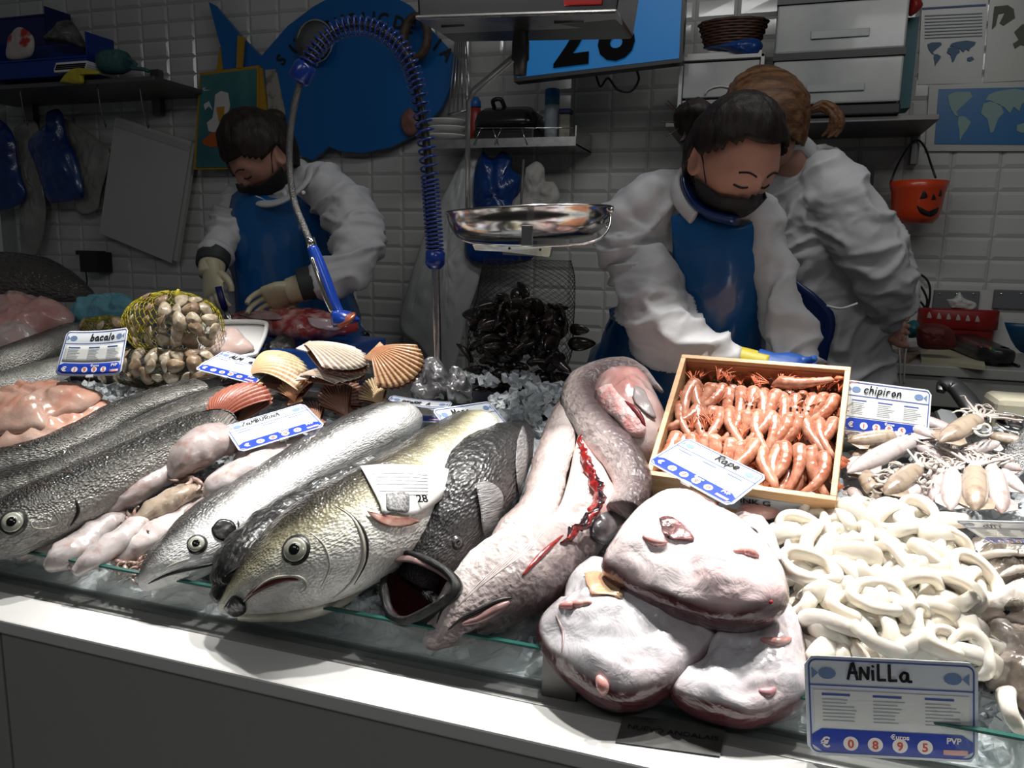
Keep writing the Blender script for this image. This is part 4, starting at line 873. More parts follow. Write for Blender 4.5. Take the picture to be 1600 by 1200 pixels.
    if word:
        mb = MB(); x = wpos[0]-len(word)*.5*wh*.72/asp*1.0
        for chx in word:
            for s in ST.get(chx, []):
                q = cr(s, max(2, len(s)*4)) if len(s) > 2 and chx not in 'ALNMTZ' else s
                ribbon([(x+(a*1.1+slant*b)*wh/asp, wpos[1]-wh*.35+b*wh) for a, b in q], stroke, L0+.0008, mb)
            x += (.72 if chx in 'MRaA' else .36 if chx in 'il' else .64)*wh/asp
        link('handwritten_name', mb, M_ink, t, smooth=False)
    if stake:
        b0 = uv(.5, 0); 
        link('clip', MB().obox(b0, (TR_-TL).normalized()*.008, (TL-BL).normalized()*.003, n*.0022), mat('clip_plastic', (.6, .62, .6), .3), t, smooth=False, bevel=.0006)
        link('stake', MB().tube([b0, stake], .0009, 6), M_chrome, t)
    return t
def bedz(x, y, h=0): return BED.at(x, y, h)
card('price tag in the net of clams with a scrawled purple name, leftmost of all tags', [(105, 517), (201, 511), (189, 585), (85, 586)], 1.88, 'bacalo', 1.3, bend=-.008, stake=YP(1.4).at(132, 622), wpos=(.62, .83), dots='1995')
card('price tag lying low between the clam nets and the yellow scallop', [(350, 548), (432, 570), (398, 601), (303, 577)], 1.8, 'ALMEJa', 1.5, stake=YP(1.42).at(336, 612), dots='1495')
card('price tag in front of the reddish scallop, tilted up to the right', [(349, 667), (474, 630), (509, 666), (375, 707)], 1.52, 'ZaMBURiNA', 1.5, stake=bedz(468, 715, .02), wpos=(.45, .84), wh=.12, dots='1895', stroke=.008)
card('curled price tag half hidden behind the tag reading Mero', [(612, 617), (708, 628), (690, 660), (586, 650)], 1.6, 'PiNTaRROJA', 1.5, bend=-.004, stake=bedz(635, 690, .01), wh=.11, dots='995')
card('price tag handwritten Mero beside the black grouper', [(674, 640), (764, 627), (806, 680), (724, 706)], 1.42, 'Mero', 1.35, stake=bedz(775, 730, .01), wpos=(.42, .82), wh=.16, dots='2495')
card('price tag handwritten Rape tilted over the corner of the shrimp box', [(1073, 684), (1200, 745), (1140, 792), (1010, 721)], 1.17, 'Rape', 1.55, stake=bedz(1030, 785, .02), wpos=(.6, .85), wh=.16, dots='1790')
card('price tag handwritten chipiron standing upright behind the small squid', [(1322, 593), (1456, 610), (1450, 690), (1313, 672)], 1.45, 'chipiron', 1.55, stake=bedz(1385, 720, .0), wpos=(.5, .83), wh=.15, dots='1295')
card('price tag lying nearly flat at the right edge above the dark cuttlefish', [(1490, 812), (1630, 816), (1640, 850), (1548, 848)], 1.12, 'cUTTO', 1.6, stake=bedz(1590, 870, .02), dots='1095')
card('large price tag handwritten Anilla standing against the glass in front of the squid rings', [(1256, 1023), (1528, 1036), (1528, 1192), (1262, 1178)], 1.02, 'ANiLLa', 1.6, stake=None, wpos=(.47, .84), wh=.16, dots='0895', slant=.0, stroke=.014)
# ================================================================ fish on the ice
FM_hake = fish_mat('hake_skin', [(0, (.05, .05, .045)), (.25, (.1, .1, .09)), (.42, (.36, .36, .33)), (.6, (.68, .68, .66)), (1, (.8, .79, .77))], rough=.25, metal=.35, scale=(110, 40), bump=.7)
FM_hakeD = fish_mat('dark_hake_skin', [(0, (.008, .008, .008)), (.2, (.025, .025, .022)), (.38, (.17, .165, .15)), (.55, (.42, .41, .38)), (1, (.6, .58, .54))], rough=.22, metal=.35, scale=(120, 40), bump=.8)
FM_big = fish_mat('yellowish_hake_skin', [(0, (.01, .01, .008)), (.15, (.05, .045, .03)), (.27, (.3, .28, .18)), (.4, (.66, .65, .55)), (.55, (.8, .79, .74)), (1, (.84, .82, .8))], rough=.2, metal=.2, scale=(150, 64), bump=.45)
FM_black = fish_mat('black_skin', [(0, (.006, .006, .006)), (.5, (.015, .015, .014)), (1, (.04, .038, .035))], rough=.2, coat=.4, scale=(40, 24), bump=.5, speck=.1, wrinkle=1, speck_col=(.1, .1, .1))
FM_grouper = fish_mat('grouper_skin', [(0, (.005, .005, .005)), (.5, (.012, .012, .012)), (.75, (.04, .037, .037)), (1, (.16, .14, .14))], rough=.22, scale=(70, 50), bump=.5, speck=.25, speck_col=(.04, .04, .04), coat=.45)
FM_conger = fish_mat('conger_skin', [(0, (.03, .02, .022)), (.25, (.09, .065, .066)), (.5, (.34, .28, .27)), (1, (.66, .6, .58))], rough=.3, scale=(60, 14), bump=.8, wrinkle=1, speck=.35, speck_col=(.12, .08, .09), sscale=40)
FM_flap = fish_mat('pale_conger_skin', [(0, (.2, .15, .14)), (.4, (.5, .44, .42)), (1, (.62, .55, .52))], rough=.3, scale=(60, 14), bump=.6, wrinkle=1, speck=.25, speck_col=(.3, .24, .24), sscale=30)
M_eyew = mat('fish_eye_ring', (.5, .5, .42), .15, .3, coat=1); M_eyeb = mat('fish_pupil', (.003, .003, .003), .05, coat=1); M_eyed = mat('fish_eye_socket', (.03, .03, .028), .25, coat=.5)
M_line = mat('dark_crease', (.02, .018, .016), .4)
M_lip = mat('pale_lip', (.45, .42, .36), .3, coat=.5)
M_gum = mat('dark_red_gum', (.1, .015, .012), .3, coat=.5)
def eye(o, x, y, r, ring=M_eyew):
    p, n = hit(o, x, y); s = (p-CAM).length/FPX; r = r*s
    a = n.orthogonal().normalized(); b = n.cross(a); p = p-n*r*.15
    e = link('eye', MB().loft([(p+n*r*h, a*r*k, b*r*k) for k, h in ((1.25, -.1), (1.2, .1), (1.0, .2), (.97, .26))], 28), M_eyed, o)
    link('iris', MB().loft([(p+n*r*h, a*r*k, b*r*k) for k, h in ((.95, .1), (.93, .3), (.75, .42), (.5, .48))], 28), ring, e)
    link('pupil', MB().loft([(p+n*r*h, a*r*k, b*r*k) for k, h in ((.5, .3), (.48, .46), (.35, .56), (.1, .6))], 24), M_eyeb, e)
def fish(label, pts, M, cat='fish', name='hake', dors=150, ratio=.75, h=0, n=60, power=.92, group=None, shape=None, rough=.0015, **k):
    t = thing(name, label, cat, BED.at(pts[len(pts)//2][0], pts[len(pts)//2][1], 0), group)
    b = body('body', pts, M, ratio, h, n, 32, dors, shape, parent=t, power=power, rough=rough, **k)
    return t, b
STEP = Plane((-1.6, 1.62, 1.25), (0.1, -.55, .83))
link('rear_step', MB().box((-2.9, 1.535, 1.1), (-1.42, 1.95, 1.235)), M_steel, ct, smooth=False)
t, b = fish('big dark scaly fish lying at the back on the far left', [(-60, 440, 40), (0, 432, 38), (60, 436, 34), (105, 450, 24), (140, 465, 10), (150, 470, 4)], fish_mat('scaly_dark', [(0, (.02, .018, .016)), (.5, (.06, .052, .047)), (1, (.18, .15, .14))], rough=.35, scale=(40, 22), bump=1, speck=.3), name='whole_fish', plane=Plane((-1.8, 1.75, 1.3), (0, -.5, .85)))
M_pinkf = mat('pink_flesh', (.62, .3, .27), .3, coat=.6, noise_col=(.68, .46, .42), nscale=14, bump=.35, bscale=40, sss=.15)
M_salm = mat('orange_pink_flesh', (.5, .24, .17), .28, coat=.7, noise_col=(.6, .42, .34), nscale=14, bump=.4, bscale=60, sss=.1)
M_palef = mat('pale_flesh', (.75, .62, .57), .3, coat=.6, noise_col=(.7, .5, .45), nscale=18, bump=.35, bscale=50, sss=.15)
dome('fish_fillet', [(-30, 490), (5, 465), (25, 460), (60, 468), (110, 485), (112, 505), (75, 518), (40, 530), (0, 545), (-30, 550)], M_pinkf, H=.07, plane=STEP, h0=.03, lump=.015, wrinkle=.003, label='thick pink fillet behind the dark fish at the left edge', cat='fillet')
dome('fish_fillet', [(-30, 530), (0, 520), (20, 505), (45, 510), (60, 522), (40, 545), (0, 556), (-30, 560)], M_palef, H=.05, plane=STEP, h0=.06, lump=.012, label='pale end of a fillet folded over the pink one at the left edge', cat='fillet')
M_clothb = mat('teal_cloth', (.16, .38, .45), .8, noise_col=(.1, .28, .35), nscale=9, bump=.5, bscale=120)
dome('folded_cloth', [(114, 480), (150, 472), (178, 462), (200, 463), (214, 478), (212, 496), (160, 502), (113, 503)], M_clothb, H=.045, plane=Plane((-1.5, 1.6, 1.25), (0, -.6, .8)), lump=.012, wrinkle=.005, rings=18, n=72, label='light teal cloth folded behind the clam nets', cat='cloth')
# long fish on the left
fish('dark fish uppermost of the long fish on the left edge', [(-40, 585, 24), (20, 562, 26), (70, 540, 22), (110, 522, 18), (150, 512, 10)], FM_hakeD, h=.05, name='whole_fish', dors=140)
fish('silver-bellied fish just under the uppermost dark one on the left edge', [(-40, 620, 24), (20, 600, 24), (80, 580, 20), (125, 562, 13), (150, 552, 6)], FM_hake, h=.03, dors=120)
fish('hake reaching from the left edge up to the low price tag', [(-40, 735, 24), (60, 710, 25), (120, 684, 24), (180, 650, 21), (240, 625, 18), (320, 602, 14), (400, 588, 6)], FM_hakeD, h=.05, dors=115)
fish('slender hake second from the bottom in the left row of long fish', [(-40, 775, 20), (60, 748, 22), (130, 715, 22), (200, 680, 20), (270, 648, 18), (330, 622, 15), (390, 600, 6)], FM_hakeD, h=.045, dors=120)
fish('slender silver hake pressed against the back of the pale-eyed hake at the left', [(-40, 810, 24), (40, 785, 28), (120, 745, 26), (200, 705, 25), (280, 668, 22), (350, 640, 16)], FM_hake, h=.03, dors=110)
t, b = fish('hake with a pale-ringed eye whose head meets the left edge', [(-70, 838, 22), (-20, 832, 38), (30, 818, 48), (80, 795, 48), (140, 765, 46), (200, 735, 42), (270, 700, 38), (322, 676, 36), (328, 673, 32)], FM_hakeD, h=.03, dors=115, power=.85)
eye(b, 20, 816, 14)
line_on(b, [(-2, 828), (14, 836), (30, 834)], .002, 'mouth', M_lip)
line_on(b, [(48, 812), (52, 824), (72, 826), (92, 818), (84, 800)], .0015, 'gill_edge', M_lip)
line_on(b, [(110, 822), (122, 800), (118, 780)], .003, 'gill_slit', M_line)
# silver hake with eye
t, b = fish('silver hake with a round eye and black snout in the middle-left front', [(224, 916, 5), (236, 902, 22), (262, 880, 36), (300, 856, 48), (345, 822, 50), (395, 785, 44), (450, 748, 42), (510, 712, 42), (570, 680, 41), (612, 660, 37), (622, 655, 30)], fish_mat('silver_hake_skin', [(0, (.02, .02, .02)), (.2, (.05, .05, .048)), (.3, (.4, .4, .39)), (.42, (.82, .82, .81)), (1, (.86, .85, .84))], rough=.2, metal=.25, scale=(140, 60), bump=.4), h=.02, dors=128, ratio=.72)
eye(b, 307, 850, 12)
line_on(b, [(232, 912), (262, 898), (300, 888), (335, 880), (350, 868)], .003, 'mouth', M_line)
line_on(b, [(250, 893), (275, 880), (300, 872)], .0015, 'jaw_line', M_lip)
line_on(b, [(372, 812), (372, 835), (360, 858)], .0022, 'gill_edge', M_line)
patch_on(b, [(330, 826), (344, 812), (364, 816), (368, 832), (352, 845), (336, 840)], 'head_blotch', FM_black)
t, b = fish('black fish squeezed between the silver hake and the big hake', [(345, 928, 12), (352, 915, 28), (375, 885, 42), (410, 845, 42), (450, 808, 34), (500, 772, 27), (560, 738, 22), (620, 708, 18), (680, 675, 14), (700, 660, 6)], FM_black, h=.045, dors=90, name='black_fish', rough=.004)
line_on(b, [(352, 900), (380, 880), (400, 850), (430, 820)], .003, 'ridge', mat('wet_black', (.02, .02, .02), .15, coat=1), lift=.001)
line_on(b, [(380, 915), (405, 880), (440, 845)], .003, 'ridge', MATS['wet_black'], lift=.001)
# big hake
t, b = fish('biggest hake with a large eye and half open mouth in the front row', [(350, 950, 5), (362, 940, 22), (395, 918, 42), (435, 893, 62), (480, 868, 78), (530, 842, 84), (575, 815, 82), (620, 780, 74), (665, 742, 62), (705, 705, 52), (740, 675, 40), (750, 665, 26)], FM_big, h=.035, dors=122, ratio=.8, power=.88)
bigh = b
eye(b, 462, 859, 19)
jw = body('lower_jaw', [(372, 965, 4), (385, 955, 16), (420, 945, 26), (470, 935, 34), (520, 915, 36), (560, 895, 24)], mat('jaw_skin', (.4, .38, .3), .25, coat=.6, noise_col=(.6, .58, .5), nscale=20, bump=.3), .6, .02, parent=t, dors=180)
line_on(b, [(378, 945), (392, 928), (420, 912), (446, 904), (466, 906)], .0045, 'mouth', M_gum)
line_on(b, [(388, 932), (418, 908), (448, 899), (472, 902), (480, 914), (470, 924)], .0022, 'lip', M_lip, lift=.003)
line_on(b, [(520, 788), (550, 808), (566, 840), (566, 875), (548, 910), (520, 935)], .0028, 'gill_edge', M_lip)
line_on(b, [(528, 790), (557, 812), (573, 842), (572, 878), (553, 914)], .002, 'gill_slit', M_line)
line_on(b, [(478, 828), (505, 850), (515, 885), (500, 920)], .0014, 'cheek_line', M_lip)
patch_on(b, [(350, 950), (366, 930), (382, 938), (384, 955), (366, 962)], 'black_snout', FM_black, rings=3)
patch_on(b, [(572, 800), (600, 806), (640, 810), (652, 816), (620, 824), (590, 818)], 'pectoral_fin', mat('reddish_fin', (.3, .1, .08), .35, coat=.6, noise_col=(.45, .3, .24), nscale=60), lift=.004)
t2 = thing('paper_label', 'creased printed paper label stuck on the biggest hake', 'label', bedz(630, 770, .1))
lb = patch_on(b, [(564, 734), (600, 731), (640, 732), (692, 735), (712, 745), (700, 765), (672, 790), (640, 806), (612, 802), (597, 805), (592, 790), (580, 765)], 'label_sheet', mat('label_paper', (.72, .72, .7), .35, coat=.4, bump=.2, bscale=30), lift=.006, parent=t2, rings=6, n=40)
for k in range(7):
    line_on(lb, [(582+k*2.2, 741+k*5.4), (625, 740+k*5.6), (668, 743+k*5)], .0006, 'text_line', M_ctext, taper=False, lift=.0008, n=8, seg=4)
mbk = MB(); 
pq = patch_on(lb, [(603, 772), (620, 770), (637, 771), (639, 785), (637, 800), (620, 800), (605, 797), (603, 785)], 'grey_block', mat('grey_print', (.3, .3, .3), .5, noise_col=(.12, .12, .12), nscale=300, lo=.45, hi=.55), lift=.001, rings=3)
pp, nn = hit(lb, 656, 782); put_text('28', .0115, pp+nn*.008-UP*.005, RT, UP-nn*UP.dot(nn), M_ink, 'label_number', t2, bold=.03)
# grouper
def gshape(u, th): return 1
t, b = fish('black grouper with a gaping mouth, between the big hake and the gutted conger', [(640, 905, 36), (650, 885, 50), (668, 858, 60), (690, 822, 70), (716, 782, 76), (745, 745, 70), (775, 712, 54), (800, 688, 34), (816, 668, 12), (820, 660, 4)], FM_grouper, name='grouper', h=.0, dors=165, ratio=.85, n=70, rough=.0025)
pl = Plane(BED.at(655, 915, .075), (-.25, -.72, .62))
mo = [(614, 868), (640, 866), (672, 878), (700, 896), (712, 915), (704, 932), (680, 948), (655, 962), (632, 970), (612, 962), (602, 935), (603, 900)]
ring = [pl.at(x, y) for x, y in cr(mo+[mo[0]], 60)[:-1]]; cen = sum(ring, V())/60
link('lips', MB().loft([(p, (p-cen).normalized()*.006, pl.n*.009) for p in ring+[ring[0]]], 14, cap=False), FM_black, t)
mb = MB(); vs = []; K = 8
for k in range(K+1):
    s = k/K; 
    for p in ring: vs.append(lerp(p, cen, s**1.6*.9)-pl.n*(.075*sin(s*pi/2)))
vs.append(cen-pl.n*.078)
fs = [(k*60+j, k*60+(j+1) % 60, (k+1)*60+(j+1) % 60, (k+1)*60+j) for k in range(K) for j in range(60)]+[(K*60+j, K*60+(j+1) % 60, len(vs)-1) for j in range(60)]
link('mouth_cavity', MB().add(vs, fs), mat('mouth_dark', (.05, .008, .01), .25, coat=.6, noise_col=(.015, .004, .005), nscale=20, bump=.5), t)
mb = MB(); n_ = 60
outer = [lerp(p, cen, -.1)-pl.n*.002 for p in ring]; back = [lerp(p, cen, .05)-pl.n*.08 for p in ring]
mb.add(outer+back, [(j, (j+1) % 60, (j+1) % 60+60, j+60) for j in range(60)])
link('jaw_skin', mb, FM_grouper, t, solid=.004)
body('lip_edge', [(616, 874, 4), (645, 874, 6), (680, 888, 6), (704, 906, 4)], mat('lip_grey', (.22, .14, .13), .3, coat=.6), .6, .088, parent=t)
patch_on(b, [(742, 758), (760, 756), (775, 765), (782, 780), (776, 805), (768, 828), (752, 835), (748, 800)], 'pectoral_fin', mat('clear_fin', (.3, .29, .29), .2, coat=.8, noise_col=(.12, .12, .12), nscale=50, bump=.8, stretch=(1, 1, 8)), lift=.006)
patch_on(b, [(806, 690), (816, 668), (822, 700), (818, 745), (808, 770), (803, 730)], 'dorsal_film', MATS['clear_fin'], lift=.004)
eye(b, 715, 848, 9, mat('dull_eye', (.06, .06, .06), .2, coat=1))
# gutted conger
tc_ = thing('gutted_conger', 'long gutted conger eel with its belly slit open and tail curled behind', 'eel', BED.at(880, 850, 0))
hd = body('head_and_trunk', [(668, 1006, 8), (684, 992, 26), (712, 966, 44), (752, 934, 60), (798, 900, 70), (836, 876, 66), (872, 854, 50), (912, 832, 40), (955, 804, 36), (990, 772, 28), (1000, 758, 14)], FM_conger, .72, .012, 70, 36, -35, parent=tc_, power=.9, rough=.003)
body('left_flap', [(772, 862, 20), (806, 836, 34), (838, 798, 32), (854, 750, 29), (868, 700, 28), (882, 655, 24), (892, 620, 16), (886, 600, 8)], FM_flap, .6, .045, 50, 28, 150, parent=tc_, rough=.004)
tl_ = body('tail', [(975, 800, 30), (988, 765, 30), (978, 725, 32), (950, 690, 32), (922, 655, 30), (905, 622, 28), (912, 598, 25), (940, 582, 21), (972, 577, 20), (1000, 586, 15), (1022, 602, 7), (1034, 612, 3)], FM_conger, .75, .05, 70, 28, 30, parent=tc_, rough=.002)
dome('belly_cavity', [(852, 838), (872, 800), (888, 750), (898, 700), (908, 678), (930, 705), (952, 745), (968, 785), (945, 812), (900, 838), (865, 862)], mat('cavity_flesh', (.8, .6, .57), .25, coat=.6, noise_col=(.75, .3, .28), nscale=16, bump=.6, bscale=40, sss=.1, lo=.45, hi=.7), H=.034, h0=.058, parent=tc_, lump=.008)
M_blood = mat('blood_red', (.45, .02, .015), .2, coat=.9, noise_col=(.12, .01, .015), nscale=70, bump=.8, bscale=120)
def strip(name, pts, r, h, M, par, n=40, rough=.004, flat=.6):
    q = [BED.at(x, y, h) for x, y in cr(pts, n)]; mb = MB().tube(q, lambda u: r*(.35+.65*sin(pi*min(1, max(0, u)))), 12, flat=flat)
    for i, v in enumerate(mb.v): mb.v[i] = v+V((fbm(v, 60, 3), fbm(v, 60, 3, 5), fbm(v, 60, 3, 9)))*rough
    return link(name, mb, M, par)
strip('spine', [(905, 685), (914, 715), (928, 750), (936, 780), (920, 812), (898, 832), (875, 850)], .011, .098, M_blood, tc_, rough=.008)
strip('kidney', [(926, 735), (938, 765), (934, 792), (908, 815), (890, 835)], .006, .104, mat('kidney_dark', (.03, .015, .02), .2, coat=.8), tc_, rough=.008)
line_on(hd, [(880, 836), (862, 852), (845, 868), (832, 882), (816, 900)], .0045, 'belly_slit', M_blood)
line_on(hd, [(700, 985), (720, 968), (750, 952), (780, 938), (800, 934)], .0035, 'mouth', M_line)
line_on(hd, [(722, 975), (750, 966), (780, 950), (796, 940)], .007, 'lower_lip', mat('conger_lip', (.3, .17, .16), .3, coat=.7, noise_col=(.16, .09, .09), nscale=50), lift=.001)
line_on(hd, [(682, 975), (690, 955), (700, 945)], .002, 'nostril', M_line)
for k in range(7): line_on(hd, [(705+k*9, 958-k*9), (745+k*12, 915-k*8), (800+k*9, 862-k*6)], .0011, 'skin_fold', mat('fold_pale', (.6, .54, .52), .25, coat=.7), lift=-.0003, n=20)
patch_on(hd, [(925, 800), (955, 800), (975, 812), (965, 838), (940, 850), (920, 835)], 'pectoral_fin', mat('dark_fin', (.02, .02, .028), .3, coat=.7, noise_col=(.2, .17, .17), nscale=30), lift=.003)
t = thing('fish_steak', 'thick cut piece of fish with a raw pink face beside the shrimp box', 'fish piece', BED.at(980, 690, 0))
st_ = dome('skin', [(922, 640), (930, 606), (955, 592), (985, 590), (1012, 602), (1030, 635), (1044, 665), (1040, 700), (1010, 716), (975, 708), (945, 680), (926, 660)], mat('steak_skin', (.5, .24, .22), .28, coat=.7, noise_col=(.6, .52, .5), nscale=10, bump=.3), H=.1, h0=.03, parent=t, prof=.6, lump=.008)
patch_on(st_, [(932, 612), (955, 602), (970, 620), (992, 640), (1008, 665), (1005, 684), (985, 680), (965, 655), (940, 640)], 'cut_face', mat('cut_flesh', (.8, .35, .34), .35, coat=.5, noise_col=(.75, .6, .58), nscale=60, bump=1, bscale=90), lift=.004, dome=.004)
line_on(st_, [(975, 628), (995, 645), (1008, 668)], .006, 'backbone', mat('bone_dark', (.15, .02, .025), .4), lift=.003)
patch_on(st_, [(990, 605), (1005, 612), (1018, 640), (1022, 655), (1006, 645), (990, 625)], 'fin', mat('fin_grey', (.35, .3, .3), .3, coat=.6), lift=.004)
# wrapped fish behind
M_foil = mat('shiny_wrap', (.3, .3, .31), .12, .5, coat=1, noise_col=(.08, .08, .08), nscale=18, bump=1, bscale=35)
t = thing('wrapped_fish', 'grey fish in glossy clear wrap at the foot of the hose pole', 'fish', BED.at(680, 620, 0))
for q, o_ in (([(640, 618), (652, 592), (672, 566), (688, 565), (704, 590), (708, 612), (690, 628), (655, 630)], 'wrap'), ([(700, 610), (708, 582), (722, 578), (734, 592), (738, 622), (720, 632), (700, 630)], 'wrapped_tail')):
    dome(o_, q, M_foil, H=.05, plane=Plane((-.55, 1.47, 1.16), (0, -.6, .8)), parent=t, lump=.02, wrinkle=.006, rings=16, n=60)
dome('skinned_fillet', [(-40, 640), (0, 620), (40, 605), (100, 604), (150, 612), (160, 620), (130, 640), (85, 655), (60, 672), (-40, 676)], M_salm, H=.05, h0=.07, lump=.01, wrinkle=.004, label='orange-pink skinned fillet folded on top under the leftmost price tag', cat='fillet', rings=18, n=72)
dome('skinned_fillet', [(-40, 668), (30, 672), (90, 645), (140, 634), (176, 630), (165, 645), (120, 672), (95, 690), (30, 702), (-40, 704)], M_salm, H=.04, h0=.05, lump=.01, wrinkle=.003, label='lower pink skinned fillet lying on the long hakes', cat='fillet', rings=18, n=72)
# foam tray with fillet, board, cut fish
wt = ZP(1.17)
t = thing('cutting_board', 'thick blue cutting board on the staff worktop', 'board', ZP(1.2).at(500, 540))
pb = [ZP(1.262).at(*q) for q in ((345, 486), (560, 490), (626, 514), (520, 552), (340, 540))]
a = ZP(1.262).at(352, 492); b = ZP(1.262).at(626, 516)
link('board', MB().box((a.x-.1, 1.6, 1.205), (b.x, 1.95, 1.25)), mat('board_blue', (.006, .07, .33), .3, coat=.4, noise_col=(.004, .05, .26), nscale=12), t, smooth=False, bevel=.004)
link('board_riser', MB().box((a.x, 1.62, 1.16), (b.x-.05, 1.85, 1.205)), M_steel, t, smooth=False)
BT = Plane((0, 1.74, 1.252), (0, -.25, .97))
t = thing('opened_fish', 'opened red-fleshed fish being cut on the blue board', 'fish', ZP(1.25).at(460, 520))
of = body('carcass', [(356, 496, 5), (380, 498, 12), (420, 502, 20), (470, 506, 26), (520, 508, 20), (545, 508, 12)], mat('raw_red', (.32, .035, .04), .2, coat=.8, noise_col=(.6, .35, .34), nscale=25, bump=.6, bscale=60, lo=.45), .5, .0, plane=BT, parent=t, rough=.008)
patch_on(of, [(372, 492), (400, 488), (430, 490), (440, 500), (400, 500)], 'skin_flap', mat('pinkgrey_skin', (.35, .22, .22), .25, coat=.7), lift=.004)
patch_on(of, [(480, 498), (520, 500), (540, 506), (525, 516), (490, 512)], 'tail_flesh', mat('lilac_flesh', (.5, .36, .38), .25, coat=.7), lift=.004)
t = thing('foam_tray', 'white foam tray holding a pale fillet beside the clam net', 'tray', ZP(1.22).at(370, 545))
TP = Plane(BED.at(370, 560, .05), (.05, -.45, .89))
tq = [(320, 503), (405, 503), (416, 514), (403, 546), (388, 556), (310, 560)]
link('tray_floor', MB().poly([TP.at(x, y) for x, y in tq], TP.n*.005), M_foam, t, smooth=False, bevel=.002)
link('tray_rim', MB().tube([TP.at(x, y, .014) for x, y in cr(tq+[tq[0]], 50)], .0055, 10), M_foam, t)
dome('pale_fillet', [(325, 535), (345, 520), (368, 514), (385, 530), (396, 545), (360, 555), (322, 552)], M_palef, H=.03, plane=TP, h0=.006, lump=.006, label='pale pink fillet in the white foam tray', cat='fillet')
dome('dark_fish_tail', [(395, 560), (425, 545), (440, 530), (452, 526), (463, 535), (462, 556), (420, 568)], FM_black, H=.04, plane=Plane(BED.at(430, 565, .0), (0, -.6, .8)), lump=.006, label='dark fish tail sticking up behind the yellow scallop', cat='fish')
# silver fish at right edge
fish('bright silver fish tail at the right edge under the ice scoop', [(1562, 762, 8), (1572, 740, 18), (1592, 715, 26), (1625, 690, 32), (1660, 670, 30)], fish_mat('bright_silver', [(0, (.05, .05, .05)), (.35, (.4, .4, .4)), (1, (.85, .85, .85))], rough=.15, metal=.6, scale=(50, 30), bump=1), h=.03, dors=150, name='silver_fish')
# monkfish heads
def monk_mat(name, c1, c2):
    M = bpy.data.materials.new(name); M.use_nodes = True; T = M.node_tree; N = T.nodes; L = T.links; I = N['Principled BSDF'].inputs
    I['Roughness'].default_value = .22; I['Coat Weight'].default_value = .7; I['Coat Roughness'].default_value = .1
    uv = N.new('ShaderNodeUVMap'); sx = N.new('ShaderNodeSeparateXYZ'); L.new(uv.outputs[0], sx.inputs[0])
    tc = N.new('ShaderNodeTexCoord'); n0 = N.new('ShaderNodeTexNoise'); n0.inputs['Scale'].default_value = 9; n0.inputs['Detail'].default_value = 5; L.new(tc.outputs['Object'], n0.inputs['Vector'])
    r = N.new('ShaderNodeValToRGB'); e = r.color_ramp.elements; e[0].position = .45; e[0].color = (*c1, 1); e[1].position = .72; e[1].color = (*c2, 1); L.new(n0.outputs['Fac'], r.inputs[0])
    ma = N.new('ShaderNodeMath'); ma.operation = 'MULTIPLY_ADD'; ma.inputs[1].default_value = .12; L.new(n0.outputs['Fac'], ma.inputs[0]); L.new(sx.outputs[1], ma.inputs[2])
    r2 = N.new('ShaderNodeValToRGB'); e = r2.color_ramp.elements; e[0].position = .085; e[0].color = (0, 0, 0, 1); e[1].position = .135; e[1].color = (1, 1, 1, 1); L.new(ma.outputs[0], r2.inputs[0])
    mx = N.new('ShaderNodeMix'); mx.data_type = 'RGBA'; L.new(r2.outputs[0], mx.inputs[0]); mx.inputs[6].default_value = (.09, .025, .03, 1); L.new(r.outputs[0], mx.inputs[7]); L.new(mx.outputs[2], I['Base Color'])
    n2 = N.new('ShaderNodeTexNoise'); n2.inputs['Scale'].default_value = 28; n2.inputs['Detail'].default_value = 6; n2.inputs['Distortion'].default_value = .5; L.new(tc.outputs['Object'], n2.inputs['Vector'])
    bp = N.new('ShaderNodeBump'); bp.inputs['Strength'].default_value = .85; bp.inputs['Distance'].default_value = .006; L.new(n2.outputs['Fac'], bp.inputs['Height']); L.new(bp.outputs[0], I['Normal']); L.new(bp.outputs[0], I['Coat Normal'])
    return M
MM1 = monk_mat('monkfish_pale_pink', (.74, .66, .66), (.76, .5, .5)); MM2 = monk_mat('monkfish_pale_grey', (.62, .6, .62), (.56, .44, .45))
M_gash = mat('pink_gash', (.65, .22, .2), .25, coat=.8, noise_col=(.75, .5, .45), nscale=40)
M_hole = mat('dark_socket', (.05, .03, .03), .25, coat=.8, noise_col=(.25, .1, .1), nscale=50, bump=1)
def monk(label, out, M, H, h0, wr, seed, **k):
    t = thing('monkfish_head', label, 'monkfish', BED.at(out[0][0], out[0][1], 0))
    b = dome('flesh', out, M, H=H, h0=h0, n=90, rings=26, parent=t, prof=.5, lump=.014, lscale=16, seed=seed, edge=.45, wrinkle=wr, **k)
    return t, b
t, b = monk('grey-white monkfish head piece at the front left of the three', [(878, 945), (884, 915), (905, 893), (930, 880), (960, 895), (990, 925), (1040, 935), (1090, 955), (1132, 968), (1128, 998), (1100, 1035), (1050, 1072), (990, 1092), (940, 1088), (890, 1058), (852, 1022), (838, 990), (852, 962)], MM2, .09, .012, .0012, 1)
patch_on(b, [(914, 898), (930, 894), (952, 902), (968, 920), (972, 934), (950, 932), (925, 930), (918, 915)], 'torn_flesh', mat('orange_flesh', (.75, .35, .22), .25, coat=.7, noise_col=(.6, .45, .25), nscale=30, bump=.6), lift=.003)
line_on(b, [(874, 948), (895, 945), (925, 942)], .006, 'gash', M_gash, lift=.001)
line_on(b, [(935, 1055), (942, 1070), (943, 1085)], .008, 'skin_tag', M_gash, lift=.002)
line_on(b, [(868, 960), (880, 990), (878, 1020)], .0022, 'crease', mat('crease_grey', (.35, .25, .25), .3))
